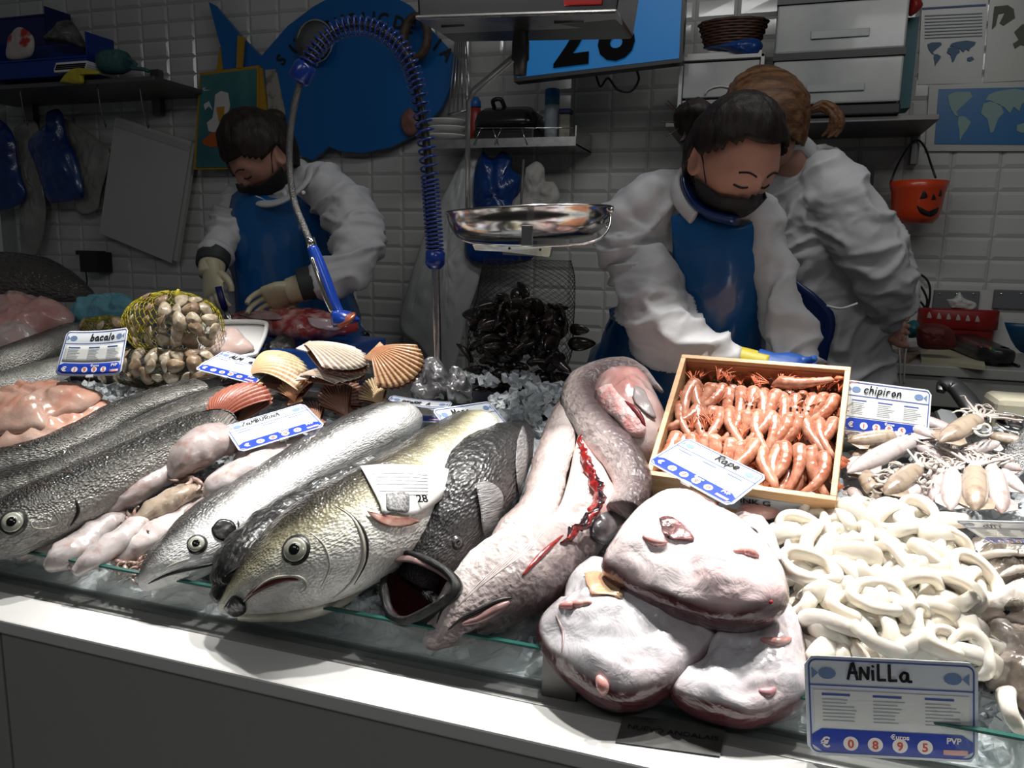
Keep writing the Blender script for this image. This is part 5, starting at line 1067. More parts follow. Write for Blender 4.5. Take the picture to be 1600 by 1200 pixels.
t, b = monk('white monkfish head piece at the front right of the three, beside the Anilla tag', [(1050, 1062), (1085, 1030), (1120, 1000), (1150, 985), (1190, 975), (1225, 945), (1246, 965), (1256, 1000), (1264, 1050), (1266, 1086), (1240, 1104), (1180, 1122), (1115, 1114), (1062, 1095), (1044, 1078)], MM2, .07, .01, .0008, 2)
line_on(b, [(1190, 1000), (1215, 1004), (1235, 998)], .006, 'gash', M_gash, lift=.001)
line_on(b, [(1185, 1078), (1200, 1082), (1212, 1075)], .006, 'bruise', mat('bruise', (.45, .22, .24), .25, coat=.8), lift=-.001)
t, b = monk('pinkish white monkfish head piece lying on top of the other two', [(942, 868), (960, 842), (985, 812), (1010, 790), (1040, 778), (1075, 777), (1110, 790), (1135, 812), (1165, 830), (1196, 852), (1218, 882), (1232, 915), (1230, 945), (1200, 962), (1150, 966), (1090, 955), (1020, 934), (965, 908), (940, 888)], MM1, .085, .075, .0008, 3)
patch_on(b, [(1030, 812), (1045, 808), (1065, 818), (1078, 832), (1085, 846), (1060, 846), (1044, 842), (1034, 828)], 'eye_socket', M_hole, lift=.002)
line_on(b, [(1004, 838), (1020, 846), (1042, 848)], .006, 'gash', M_gash, lift=.001)
line_on(b, [(1146, 862), (1165, 862), (1185, 870)], .007, 'gash', M_gash, lift=.001)
line_on(b, [(1203, 938), (1206, 944)], .003, 'cut', M_blood)
t, b = monk('small fin-like monkfish piece behind the top one, next to the rings', [(1135, 812), (1150, 806), (1175, 808), (1195, 815), (1215, 850), (1222, 880), (1200, 870), (1170, 845), (1148, 830)], MM1, .035, .08, 0, 4)
patch_on(b, [(1157, 826), (1168, 822), (1182, 828), (1184, 836), (1166, 834)], 'dark_hole', mat('hole_dark', (.015, .015, .015), .4), lift=.002)
dome('fish_scrap', [(1150, 800), (1165, 790), (1220, 796), (1215, 806), (1180, 812), (1152, 812)], M_pinkf, H=.02, h0=.03, label='dull pink scrap of fish under the front edge of the shrimp box', cat='fish piece')
# ================================================================ scallops, clams
def shell_mat(name, c1, c2, c3):
    M = bpy.data.materials.new(name); M.use_nodes = True; T = M.node_tree; N = T.nodes; L = T.links; I = N['Principled BSDF'].inputs
    I['Roughness'].default_value = .4; I['Coat Weight'].default_value = .3
    uv = N.new('ShaderNodeUVMap'); sx = N.new('ShaderNodeSeparateXYZ'); L.new(uv.outputs[0], sx.inputs[0])
    mp = N.new('ShaderNodeMapping'); mp.inputs['Scale'].default_value = (7, 26, 1); L.new(uv.outputs[0], mp.inputs[0])
    n = N.new('ShaderNodeTexNoise'); n.inputs['Scale'].default_value = 1; n.inputs['Detail'].default_value = 4; L.new(mp.outputs[0], n.inputs['Vector'])
    s = N.new('ShaderNodeMath'); s.operation = 'MULTIPLY'; s.inputs[1].default_value = 2*pi*13; L.new(sx.outputs[0], s.inputs[0])
    c = N.new('ShaderNodeMath'); c.operation = 'COSINE'; L.new(s.outputs[0], c.inputs[0])
    a = N.new('ShaderNodeMath'); a.operation = 'MULTIPLY_ADD'; a.inputs[1].default_value = .22; L.new(c.outputs[0], a.inputs[0]); L.new(n.outputs['Fac'], a.inputs[2])
    r = N.new('ShaderNodeValToRGB'); e = r.color_ramp.elements; e[0].position = .25; e[0].color = (*c1, 1); e[1].position = .72; e[1].color = (*c2, 1); L.new(a.outputs[0], r.inputs[0])
    r2 = N.new('ShaderNodeValToRGB'); e = r2.color_ramp.elements; e[0].position = .1; e[0].color = (0, 0, 0, 1); e[1].position = .9; e[1].color = (1, 1, 1, 1); L.new(sx.outputs[1], r2.inputs[0])
    mx = N.new('ShaderNodeMix'); mx.data_type = 'RGBA'; L.new(r2.outputs[0], mx.inputs[0]); mx.inputs[6].default_value = (*c3, 1); L.new(r.outputs[0], mx.inputs[7]); L.new(mx.outputs[2], I['Base Color'])
    bp = N.new('ShaderNodeBump'); bp.inputs['Strength'].default_value = .4; bp.inputs['Distance'].default_value = .002; L.new(n.outputs['Fac'], bp.inputs['Height']); L.new(bp.outputs[0], I['Normal'])
    return M
SM_y = shell_mat('shell_cream', (.3, .15, .07), (.7, .56, .36), (.66, .45, .25)); SM_o = shell_mat('shell_orange', (.35, .12, .05), (.72, .5, .28), (.6, .25, .12))
SM_r = shell_mat('shell_red', (.22, .045, .03), (.42, .14, .09), (.32, .09, .05)); SM_b = shell_mat('shell_brown', (.12, .05, .035), (.34, .19, .14), (.3, .15, .1)); SM_w = shell_mat('shell_white', (.45, .33, .24), (.78, .7, .6), (.6, .45, .35))
M_shin = mat('shell_inside', (.12, .035, .02), .3, coat=.5, noise_col=(.3, .12, .07), nscale=20)
def scallop(label, H, E, w, M, h=.0, dm=.35, tilt=0, plane=BED, gap=.25, turn=0):
    Hp = plane.at(*H, h); Ep = plane.at(*E, h); ax = (Ep-Hp); L_ = ax.length; ax.normalize(); n = plane.n; sd = ax.cross(n)
    q = Matrix.Rotation(R(tilt), 3, sd) @ Matrix.Rotation(R(turn), 3, ax); ax, sd, n = q@ax, q@sd, q@n
    sw = w/abs(screen_scale(Hp, sd, (1, 0))**2+screen_scale(Hp, sd, (0, 1))**2)**.5
    t = thing('scallop', label, 'scallop', Hp, 'scallops piled behind the price tag')
    def valve(name, s, M, parent):
        vs = []; fs = []; uvs = []; NA, NR = 105, 12
        for i in range(NR+1):
            r_ = i/NR
            for j in range(NA+1):
                u = j/NA; a = lerp(-1.15, 1.15, u); 
                lx = L_*.5*(1+cos(a*1.0)/1.0*1.0-1)*0
                rad = r_*(.98+.02*cos(2*pi*13*u))
                X = L_*rad*(cos(a)**.6 if cos(a) > 0 else 0); Yy = sw*rad*sin(a)/sin(1.15)
                z = dm*sw*(sin(pi*min(1, r_*.93)**.75)**.8)*(cos(a*.95)**.7)+r_*.0022*cos(2*pi*13*u)
                vs.append(Hp+ax*X+sd*Yy+n*(s*z+.001*s))
        for i in range(NR):
            for j in range(NA):
                fs.append((i*(NA+1)+j, i*(NA+1)+j+1, (i+1)*(NA+1)+j+1, (i+1)*(NA+1)+j)); uvs.append([(j/NA, i/NR), ((j+1)/NA, i/NR), ((j+1)/NA, (i+1)/NR), (j/NA, (i+1)/NR)])
        return link(name, MB().add(vs, fs, uvs), M, parent, solid=.0016)
    valve('upper_valve', 1, M, t); valve('lower_valve', -gap, M_shin, t)
    mb = MB(); e_ = sw*.42
    mb.poly([Hp-sd*e_+ax*-.001, Hp+sd*e_+ax*-.001, Hp+sd*e_*.8+ax*L_*.17, Hp-sd*e_*.8+ax*L_*.17], n*.003)
    link('hinge_ear', mb, M, t, bevel=.0006)
    return t
UPB = Plane(BED.at(520, 610, .03), (0, -.72, .69))
RPB = Plane(BED.at(375, 650, .05), (-.2, -.6, .75))
scallop('big reddish scallop at the lower left of the pile above its price tag', (345, 672), (392, 602), 52, SM_r, .02, plane=RPB)
scallop('cream scallop with its ribs spreading to the right, left end of the pile', (390, 592), (476, 566), 38, SM_y, .075, tilt=-8)
scallop('topmost cream scallop lying flat with a dark opening under its edge', (474, 540), (570, 566), 30, SM_w, .135, dm=.45, tilt=-5, gap=.7)
scallop('orange and cream scallop at the right end of the pile', (582, 548), (652, 592), 44, SM_o, .11, plane=UPB)
scallop('pale scallop edge squeezed under the topmost one', (467, 590), (572, 588), 16, SM_w, .09, dm=.5)
scallop('small orange scallop seen from the hinge in the middle of the pile', (462, 630), (462, 590), 30, SM_o, .05, plane=UPB, dm=.5)
scallop('brown scallop standing on edge in the middle of the pile', (545, 652), (512, 598), 30, SM_b, .03, plane=UPB)
scallop('small cream scallop just right of the brown standing one', (598, 634), (575, 596), 27, SM_y, .03, plane=UPB)
scallop('dark brown scallop at the bottom of the pile behind its price tag', (500, 665), (470, 632), 28, SM_b, .02)
scallop('brownish scallop filling the gap left of the small cream one', (515, 640), (560, 600), 30, SM_b, .0, plane=UPB)
def clam_mb():
    mb = MB(); secs = []
    for i in range(13):
        t = pi*i/12; k = max(.03, 1-abs(cos(t))**1.35)*(1+.03*cos(i*pi)); secs.append((V((0, 0, -cos(t)*.0085)), V((k*.0195*(1+.04*cos(t*12)), 0, 0)), V((0, k*.0145*(1+.04*cos(t*12)), 0))))
    return mb.loft(secs, 24, shape=lambda u, a: 1+.08*cos(3*a)+.04*cos(a))
CM = [mat('clam_beige', (.36, .27, .17), .35, coat=.3, noise_col=(.62, .55, .42), nscale=70), mat('clam_brown', (.2, .12, .07), .35, coat=.3, noise_col=(.42, .32, .21), nscale=60), mat('clam_cream', (.62, .55, .42), .35, coat=.3, noise_col=(.4, .3, .2), nscale=80)]
protos = []
for M in CM:
    o = link('clam', clam_mb(), M); protos.append(o)
unused = [True]*3
ordw = ['first', 'second', 'third', 'fourth', 'fifth', 'sixth', 'seventh', 'eighth', 'ninth', 'tenth', 'eleventh', 'twelfth', 'thirteenth', 'fourteenth', 'fifteenth', 'sixteenth', 'seventeenth', 'eighteenth', 'nineteenth', 'twentieth']
def ordn(i): return ordw[i] if i < 20 else ['twenty-first', 'twenty-second', 'twenty-third', 'twenty-fourth'][i-20]
def clams(cx, cy, rx, ry, Yc, dy, group, where, stp=20):
    rnd = random.Random(int(cx)); row = 0; y = cy-ry+12
    names = ['top', 'second', 'third', 'fourth', 'fifth', 'sixth', 'seventh', 'eighth']
    while y < cy+ry-6:
        hw = rx*sqrt(max(0, 1-((y-cy)/ry)**2))-8; n_ = max(1, int(2*hw/stp)); 
        for i in range(n_+1):
            x = cx-hw+2*hw*i/n_ if n_ > 0 else cx
            e = 1-((x-cx)/rx)**2-((y-cy)/ry)**2; k = rnd.choice((0, 1, 1, 2, 0))
            if unused[k]: o = protos[k]; unused[k] = False
            else: o = copyobj(protos[k])
            p = P3(x+rnd.uniform(-3, 3), y+rnd.uniform(-3, 3), Yc-dy*sqrt(max(.02, e))); o.location = p
            nx, ny = (x-cx)/rx, (y-cy)/ry
            dirn = V((nx, -sqrt(max(.05, e)), -ny)); o.rotation_euler = (dirn.to_track_quat('Z', 'Y').to_matrix() @ Matrix.Rotation(rnd.uniform(0, 6), 3, 'Z') @ Matrix.Rotation(rnd.uniform(-.5, .5), 3, 'X')).to_euler()
            s_ = rnd.uniform(.85, 1.15); o.scale = (s_,)*3
            tag(o, '%s clam, %s from left in %s row of %s' % (['beige', 'brown', 'cream'][k], ordn(i), names[min(row, 7)], where), 'clam', group)
        row += 1; y += 14.5
def netball(cx, cy, rx, ry, Yc, dy, M, label, th=.0015, nu=44, nv=26, knot=None):
    c = P3(cx, cy, Yc); ax = P3(cx+rx, cy, Yc).x-c.x; az = c.z-P3(cx, cy+ry, Yc).z
    t = thing('net_bag', label, 'net bag', c-V((0, 0, az)))
    vs = []; 
    for j in range(nv+1):
        th_ = pi*j/nv
        for i in range(nu): a = 2*pi*(i+.5*(j % 2))/nu; s = max(.06, sin(th_)); vs.append(c+V((ax*1.06*s*cos(a), dy*1.12*s*sin(a), az*1.08*cos(th_)))+V((fbm((i, j, 0), .3),)*3)*.003)
    fs = []
    for j in range(0, nv-1):
        for i in range(nu):
            o_ = j % 2
            fs.append((j*nu+i, (j+1)*nu+(i+o_) % nu, (j+2)*nu+i, (j+1)*nu+(i-1+o_) % nu))
    fs = [f for k, f in enumerate(fs) if (k//nu) % 2 == 0]
    link('net', MB().add(vs, fs), M, t, wire=th)
    if knot:
        k0 = P3(*knot, Yc-.02); link('net_knot', MB().tube([k0+V((0, 0, -.015)), k0, k0+V((.004, 0, .012))], lambda u: .009-.006*u, 8), M, t)
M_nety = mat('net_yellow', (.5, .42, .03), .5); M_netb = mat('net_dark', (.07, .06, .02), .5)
clams(270, 508, 66, 48, 1.5, .08, 'clams in the upper yellow net', 'the upper round clam net')
netball(270, 508, 66, 48, 1.5, .08, M_nety, 'round net bag full of clams with a yellow knot', knot=(277, 460))
clams(250, 575, 100, 30, 1.46, .05, 'clams in the lower dark net', 'the lower shaded clam net')
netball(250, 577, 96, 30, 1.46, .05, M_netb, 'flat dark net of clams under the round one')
clams(172, 512, 44, 16, 1.56, .04, 'clams behind the leftmost price tag', 'small net behind leftmost tag', 22)
netball(172, 512, 44, 16, 1.56, .04, M_nety, 'small yellow net of clams behind the leftmost price tag', knot=(155, 502))
# ================================================================ shrimp box
for dist_ in [1.56-.01*k for k in range(30)]:
    n_, Q_ = solve_plane([(1073, 556), (1321, 576), (1306, 778), (1009, 738)], dist_, 1.1) if dist_ > 1.555 else (n_, [CAM+(q-CAM)*(dist_/(dist_+.01)) for q in Q_])
    low = ((Q_[2]+Q_[3])/2-n_*.085-BED.p).dot(BED.n)
    if low > -.004: break
TLb, TRb, BRb, BLb = Q_; axb = ((TRb-TLb)+(BRb-BLb)).normalized(); nb_ = n_; ayb = nb_.cross(axb)
Wb = ((TRb-TLb).length+(BRb-BLb).length)/2; Lb = ((TLb-BLb).length+(TRb-BRb).length)/2; cb = sum(Q_, V())/4
M_wood = mat('pale_wood', (.62, .4, .22), .45, noise_col=(.5, .29, .14), nscale=12, stretch=(1, 1, 9), bump=.2, bscale=60)
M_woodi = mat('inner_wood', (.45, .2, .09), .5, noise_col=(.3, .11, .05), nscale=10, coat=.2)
t = thing('wooden_box', 'pale wooden box packed with pink shrimp, tilted towards the front', 'box', cb-nb_*.09)
DB = .07; th_ = .009
def bpt(u, v, d): return cb+axb*(u*Wb/2)+ayb*(v*Lb/2)-nb_*d
for nm, c_, a_, b_ in (('back_board', (0, 1, DB/2), axb*(Wb/2+th_/2), ayb*th_/2), ('front_board', (0, -1, DB/2), axb*(Wb/2+th_/2), ayb*th_/2), ('side_board', (-1, 0, DB/2), axb*th_/2, ayb*(Lb/2-th_/2)), ('side_board', (1, 0, DB/2), axb*th_/2, ayb*(Lb/2-th_/2))):
    link(nm, MB().obox(bpt(*c_), a_, b_, nb_*DB/2), M_wood, t, smooth=False, bevel=.001)
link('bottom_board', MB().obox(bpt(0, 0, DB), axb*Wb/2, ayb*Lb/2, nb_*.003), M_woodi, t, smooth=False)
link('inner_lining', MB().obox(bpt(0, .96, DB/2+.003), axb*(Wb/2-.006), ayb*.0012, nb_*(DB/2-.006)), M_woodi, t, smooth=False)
bl_ = link('box_label', MB().obox(bpt(.2, -1, DB*.55)-ayb*(th_/2+.0008), axb*Wb*.27, ayb*.0006, nb_*DB*.27), mat('box_label', (.42, .45, .48), .4), t, smooth=False)
put_text('PINK G', .0125, bpt(.17, -1, DB*.55)-ayb*(th_/2+.002)+nb_*.004, axb, nb_, M_ink, 'label_text', bl_, bold=.02)
put_text('F0001 0001', .005, bpt(.17, -1, DB*.55)-ayb*(th_/2+.002)-nb_*.01, axb, nb_, M_ink, 'label_text', bl_)
M_shr = mat('shrimp_shell', (.36, .11, .055), .18, coat=1, noise_col=(.56, .29, .2), nscale=90, bump=.25, bscale=120, sss=.1)
M_shr2 = mat('shrimp_leg', (.6, .16, .07), .3, coat=.6)
def shrimp(curl, s):
    t = bpy.data.objects.new('shrimp', None); C.objects.link(t); t.empty_display_size = .02
    pts = []; ang = 0; p = V((0, .03, 0)); N_ = 22
    for i in range(N_+1):
        u = i/N_; pts.append((p.copy(), u)); ang = -curl*(max(0, u-.3))*2.0; p += V((sin(ang)*.0036, -cos(ang)*.0036, -.00025*max(0, u-.5)*8))
    secs = []
    for k, (q, u) in enumerate(pts):
        r_ = (.0022+.0068*min(1, u*6)) if u < .16 else (.009-.0055*((u-.16)/.84)**1.2)
        if u > .36: r_ *= 1+.05*cos((u-.36)*60)
        if k in (0,): r_ = .0008
        if k == N_: r_ = .001
        T = (pts[min(k+1, N_)][0]-pts[max(k-1, 0)][0]).normalized(); W = T.cross(Z_).normalized(); secs.append((q+V((0, 0, r_)), W*r_, V((0, 0, r_*.95))))
    link('body', MB().loft(secs, 14), M_shr, t)
    mb = MB(); q = pts[-1][0]+V((0, 0, .003)); T = (pts[-1][0]-pts[-3][0]).normalized(); W = T.cross(Z_)
    for k in (-1, -.3, .3, 1): mb.tube([q, q+T*.006+W*.002*k, q+T*.013+W*.0055*k], lambda u: .0012+.0016*sin(u*pi), 6, flat=.5)
    link('tail_fan', mb, M_shr2, t)
    mb = MB(); h = V((0, .03, .007)); rn = random.Random(int(curl*100))
    for k in range(7):
        a = rn.uniform(-.9, .9); l_ = rn.uniform(.01, .026); mb.tube([h, h+V((sin(a)*l_*.5, l_*.6, .005)), h+V((sin(a)*l_, l_, rn.uniform(-.002, .008)))], .0006, 5, n=6)
    for k in range(5): mb.tube([V((.006, .02-k*.005, .004)), V((.012, .016-k*.005, .002)), V((.011, .01-k*.005, 0))], .0007, 5)
    link('feelers', mb, M_shr2, t)
    mb = MB(); mb.ball(V((.0035, .0285, .0105)), .0016, seg=8).ball(V((-.0035, .0285, .0105)), .0016, seg=8)
    link('eyes', mb, M_eyeb, t)
    return t
sp = [shrimp(c_, 1) for c_ in (.5, .9, -.55, .25)]
su = [True]*4; rnd = random.Random(2)
rows = [(.44, 14, 'top'), (.06, 16, 'middle'), (-.42, 14, 'bottom')]
rotb = Matrix((axb, ayb, nb_)).transposed()
def place_shrimp(u, v, d, a, label, roll=0, sc=1):
    k = rnd.randrange(4)
    if su[k]: o = sp[k]; su[k] = False
    else: o = copyobj(sp[k])
    o.location = bpt(u, v, d); o.rotation_euler = (rotb @ Matrix.Rotation(a, 3, 'Z') @ Matrix.Rotation(rnd.uniform(-.25, .1)+roll, 3, 'X')).to_euler(); o.scale = (sc,)*3
    tag(o, label, 'shrimp', 'shrimp in the wooden box')
    return o
for ri, (v, n__, nm) in enumerate(rows):
    for i in range(n__):
        u = lerp(-.86, .86, i/(n__-1))
        place_shrimp(u+rnd.uniform(-.02, .02), v+rnd.uniform(-.04, .04)-(.0), .032+rnd.uniform(-.003, .003), rnd.uniform(-.3, .3), 'pink shrimp, %s from the left in the %s row of the box' % (ordn(i), nm), sc=rnd.uniform(1.25, 1.5))
for ri, (v, n__, nm) in enumerate([(.72, 12, 'top'), (.3, 13, 'middle'), (-.2, 13, 'bottom'), (-.68, 12, 'lowest')]):
    for i in range(n__):
        u = lerp(-.78, .78, i/(n__-1))
        place_shrimp(u, v*.85, .05, rnd.uniform(-.2, .2), 'pink shrimp lying deeper, %s from the left under the %s row' % (ordn(i), nm), sc=1.2)
place_shrimp(.42, .72, .018, 1.5, 'longest shrimp lying crosswise at the back of the box', sc=1.35)
# ================================================================ squid rings
M_ring = mat('squid_ring_flesh', (.78, .72, .61), .22, coat=.7, noise_col=(.82, .79, .72), nscale=20, bump=.25, bscale=60, sss=.25)
def ring_mb(seed, r0=.029, wid=.008, hgt=.0095, squash=.75):
    rn = random.Random(seed); a1, a2 = rn.uniform(0, 6), rn.uniform(0, 6); mb = MB(); secs = []
    for i in range(37):
        t = 2*pi*i/36; r_ = r0*(1+.07*cos(2*t+a1)+.05*cos(3*t+a2)); rad = V((cos(t), sin(t)*squash, 0))
        secs.append((rad*r_+V((0, 0, .003*sin(2*t+a2))), rad.normalized()*wid*(1+.15*sin(3*t+a1)), V((0, 0, hgt*(1+.2*cos(t+a2))))))
    return mb.loft(secs, 14, cap=False, power=.8)
rp = [link('squid_ring', ring_mb(s, r0=rr, squash=sq, hgt=hh*1.15), M_ring) for s, rr, sq, hh in ((1, .031, .8, .008), (2, .026, .6, .01), (3, .034, .7, .009), (4, .022, .85, .009), (5, .03, .45, .011))]
ru = [True]*5
area_ = [(1196, 838), (1240, 808), (1300, 795), (1360, 800), (1420, 806), (1470, 830), (1500, 858), (1515, 900), (1530, 950), (1540, 1000), (1525, 1045), (1440, 1055), (1270, 1045), (1262, 1000), (1250, 950), (1228, 890)]
def put_ring(x, y, h, e, label, k=None):
    k = rnd.randrange(5) if k is None else k
    if ru[k]: o = rp[k]; ru[k] = False
    else: o = copyobj(rp[k])
    o.location = BED.at(x, y, h); o.rotation_euler = e; tag(o, label, 'squid ring', 'pale squid rings heaped on the ice'); return o
rnd = random.Random(21); cells = []
for layer, (stp, hh, lim) in enumerate(((27, .012, 0), (31, .032, 14), (40, .05, 30))):
    row = 0; y = 806+layer*8
    while y < 1052:
        xs = [x for x in range(1190, 1545, int(stp*1.25)) if inside(x+(row % 2)*stp*.6, y, area_)]
        if layer: xs = [x for x in xs if inside(x-lim, y-lim*.5, area_) and inside(x+lim, y+lim*.5, area_)]
        for i, x in enumerate(xs):
            e = Euler((R(-20)*-1+rnd.gauss(0, .45), rnd.gauss(0, .45), rnd.uniform(0, 6.28)))
            put_ring(x+(row % 2)*stp*.6+rnd.uniform(-7, 7), y+rnd.uniform(-5, 5), hh+rnd.uniform(-.004, .006), e, 'pale squid ring, %s from the left in %s row from the back, %s layer' % (ordn(i), ordn(row), ['bottom', 'middle', 'top'][layer]))
        row += 1; y += stp*.72
put_ring(1375, 948, .068, Euler((R(15), 0, .2)), 'wide open squid ring lying flat on top in the middle of the heap', 0)
put_ring(1262, 898, .06, Euler((R(22), .1, 0)), 'large squid ring on top at the left side of the heap', 2)
put_ring(1470, 860, .05, Euler((R(60), .3, .4)), 'squid ring standing up at the right edge of the heap', 0)
o = put_ring(1566, 1118, .03, Euler((R(62), .15, 1.45)), 'lone squid ring standing at the front right corner by the glass', 0); o.scale = (.92,)*3
# ================================================================ small squid
SQ = [mat('squid_pink', (.42, .36, .35), .25, coat=.9, noise_col=(.33, .2, .17), nscale=55, lo=.48, hi=.75, bump=.3, bscale=50, sss=.1), mat('squid_tan', (.36, .29, .22), .25, coat=.9, noise_col=(.16, .1, .07), nscale=60, lo=.45, hi=.75, bump=.3, bscale=50), mat('squid_pale', (.5, .45, .44), .25, coat=.9, noise_col=(.36, .24, .2), nscale=70, lo=.5, hi=.78, bump=.3, bscale=50, sss=.1)]
M_tent = mat('squid_arm', (.42, .36, .33), .25, coat=.7, noise_col=(.6, .55, .5), nscale=40)
def squid_proto(k, L_=.11, r_=.0165):
    t = bpy.data.objects.new('small_squid', None); C.objects.link(t)
    prof = [(0, .06), (.06, .35), (.18, .7), (.35, .92), (.6, 1), (.85, .93), (.96, .82), (1, .6)]
    secs = [(V((-L_/2+L_*u, 0, r_*.9)), V((0, r_*q, 0)), V((0, 0, r_*.78*q))) for u, q in cr(prof, 26)]
    link('mantle', MB().loft(secs, 20), SQ[k], t)
    mb = MB()
    for s in (1, -1):
        f = [(V((-L_*.48, 0, r_*.8))), V((-L_*.36, s*r_*1.35, r_*.75)), V((-L_*.2, s*r_*1.5, r_*.7)), V((-L_*.05, s*r_*.6, r_*.8))]; mb.poly(f if s > 0 else f[::-1], V((0, 0, .002)))
    link('fin', mb, SQ[k], t, bevel=.0008)
    secs = [(V((L_*.5+.022*u, 0, r_*.75)), V((0, r_*q, 0)), V((0, 0, r_*.8*q))) for u, q in ((-.2, .5), (0, .6), (.3, .68), (.6, .62), (1, .4))]
    hd_ = link('head', MB().loft(secs, 16), M_tent, t)
    for s in (1, -1): link('eye', MB().ball(V((L_*.5+.009, s*r_*.55, r_*.95)), .0042, seg=10), M_eyeb, hd_)
    mb = MB(); rn = random.Random(k+5)
    for i in range(8):
        a = lerp(-1, 1, i/7); b = V((L_*.5+.02, a*.006, r_*.7)); c_ = rn.choice((-1, 1)); l_ = rn.uniform(.03, .05)
        mb.tube([b, b+V((l_*.35, a*l_*.5, .004)), b+V((l_*.7, a*l_*.7+c_*.006, .001)), b+V((l_*.85, a*l_*.6+c_*.018, .002)), b+V((l_*.6, a*l_*.6+c_*.02, .006))], lambda u: .0028*(1-u*.75), 7, n=14)
    link('arms', mb, M_tent, t)
    return t
sqp = [squid_proto(0), squid_proto(1, .105, .018), squid_proto(2, .12, .016)]; squ = [True]*3
def small_squid(x0, y0, x1, y1, k, h, label, sc=None, roll=0, grp='small squid heaped behind the squid rings', cat='squid'):
    """tip of the mantle at (x0, y0), head end at (x1, y1)"""
    a, b = BED.at(x0, y0, h), BED.at(x1, y1, h); d = b-a; L0 = (.11, .105, .12)[k]
    if squ[k]: o = sqp[k]; squ[k] = False
    else: o = copyobj(sqp[k])
    X = d.normalized(); Zz = BED.n; Yy = Zz.cross(X); o.rotation_euler = (Matrix((X, Yy, Zz)).transposed() @ Matrix.Rotation(roll, 3, 'X')).to_euler()
    s_ = d.length/L0; o.scale = (s_, sc or (.5*s_+.5), sc or (.5*s_+.5)); o.location = (a+b)/2
    return tag(o, label, cat, grp)
L = [((1322, 752), (1420, 702), 2, .05, 'long pale pink small squid along the right side of the shrimp box'), ((1322, 702), (1395, 692), 1, .055, 'brownish small squid in front of the chipiron price tag'),
 ((1460, 695), (1392, 660), 2, .06, 'plump small squid right under the chipiron price tag'), ((1500, 690), (1440, 665), 0, .05, 'pinkish small squid at the lower right corner of the chipiron tag'),
 ((1466, 704), (1522, 668), 1, .075, 'brown small squid pointing up towards the steel blade'), ((1482, 735), (1425, 700), 0, .045, 'pink small squid in the middle of the heap below the chipiron tag'),
 ((1345, 742), (1365, 780), 1, .045, 'tan small squid beside the front right corner of the shrimp box'), ((1380, 785), (1430, 745), 1, .055, 'tan small squid with its fin spread in the middle of the heap'),
 ((1400, 790), (1440, 770), 2, .05, 'pale small squid lying low above the ice in front'), ((1455, 795), (1470, 745), 0, .05, 'slim pink small squid left of the three upright ones'),
 ((1482, 808), (1486, 750), 2, .06, 'first of the upright small squid, pinkish white'), ((1520, 812), (1520, 748), 1, .06, 'second of the upright small squid, brown with bright glints'),
 ((1562, 815), (1548, 748), 0, .055, 'third of the upright small squid, greyish pink'), ((1598, 780), (1562, 745), 2, .045, 'pink small squid right of the upright brown one'),
 ((1595, 745), (1530, 725), 0, .05, 'pink small squid under the silver fish at the right edge'), ((1560, 700), (1510, 715), 2, .055, 'pale small squid between the brown one and the silver fish'),
 ((1335, 672), (1380, 668), 2, .045, 'white small squid at the foot of the chipiron tag, left side'), ((1325, 770), (1345, 790), 0, .03, 'small squid just outside the front right corner of the box'),
 ((1540, 690), (1590, 700), 1, .05, 'brown spotted small squid at the back right of the heap'), ((1330, 725), (1370, 712), 1, .04, 'dark little squid between the box and the long pale one'),
 ((1430, 800), (1385, 815), 2, .03, 'small squid at the front of the heap touching the rings'), ((1440, 690), (1480, 700), 2, .04, 'pale small squid in the dip behind the brown one'),
 ((1540, 760), (1590, 770), 1, .03, 'dark small squid low at the right edge above the flat tag'), ((1320, 688), (1350, 660), 0, .03, 'small squid wedged between the box and the chipiron tag')]
for a, b, k, h, lab in L: small_squid(*a, *b, k, h, lab)
def arms(name, cx, cy, n, h, label, seed, sp_=24, M=M_tent):
    rn = random.Random(seed); mb = MB()
    for i in range(n):
        x, y = cx+rn.uniform(-sp_, sp_), cy+rn.uniform(-sp_*.6, sp_*.6); p = [BED.at(x, y, h+rn.uniform(0, .015))]; a = rn.uniform(0, 6); da = rn.choice((-1, 1))*rn.uniform(.5, 1.1)
        for s in range(5): x += cos(a)*9; y += sin(a)*6; a += da; p.append(BED.at(x, y, h+rn.uniform(0, .015)))
        mb.tube(p, lambda u: .0034*(1-.7*u), 7, n=16)
    return link(name, mb, M, label=label, cat='squid arms', kind='stuff')
arms('squid_arms', 1390, 745, 14, .06, 'tangled squid arms in the middle of the small squid', 3)
arms('squid_arms', 1375, 795, 16, .035, 'grey tangle of squid arms at the front of the small squid', 4, 34)
arms('squid_arms', 1470, 735, 14, .065, 'curled squid arms above the upright small squid', 5, 26)
arms('squid_arms', 1515, 662, 8, .085, 'pale curl of squid arms sticking up in front of the steel blade', 6, 14, mat('arm_white', (.7, .65, .58), .25, coat=.7))
arms('squid_arms', 1370, 668, 8, .06, 'white squid arms at the foot of the chipiron tag', 7, 16, MATS['arm_white'])
M_brn = mat('brown_arm2', (.2, .11, .08), .25, coat=.8, noise_col=(.4, .3, .26), nscale=40)
for i_, (x_, y_, n_, w_) in enumerate(((225, 888, 16, 'by the glass in front of the left squid'), (205, 812, 10, 'between the left hake and the pale squid'), (320, 760, 10, 'in the middle of the left squid heap'), (400, 700, 10, 'under the lower edge of the tag in front of the red scallop'))): arms('squid_arms', x_, y_, n_, .03, 'brownish squid arms '+w_, 30+i_, 22, M_brn)
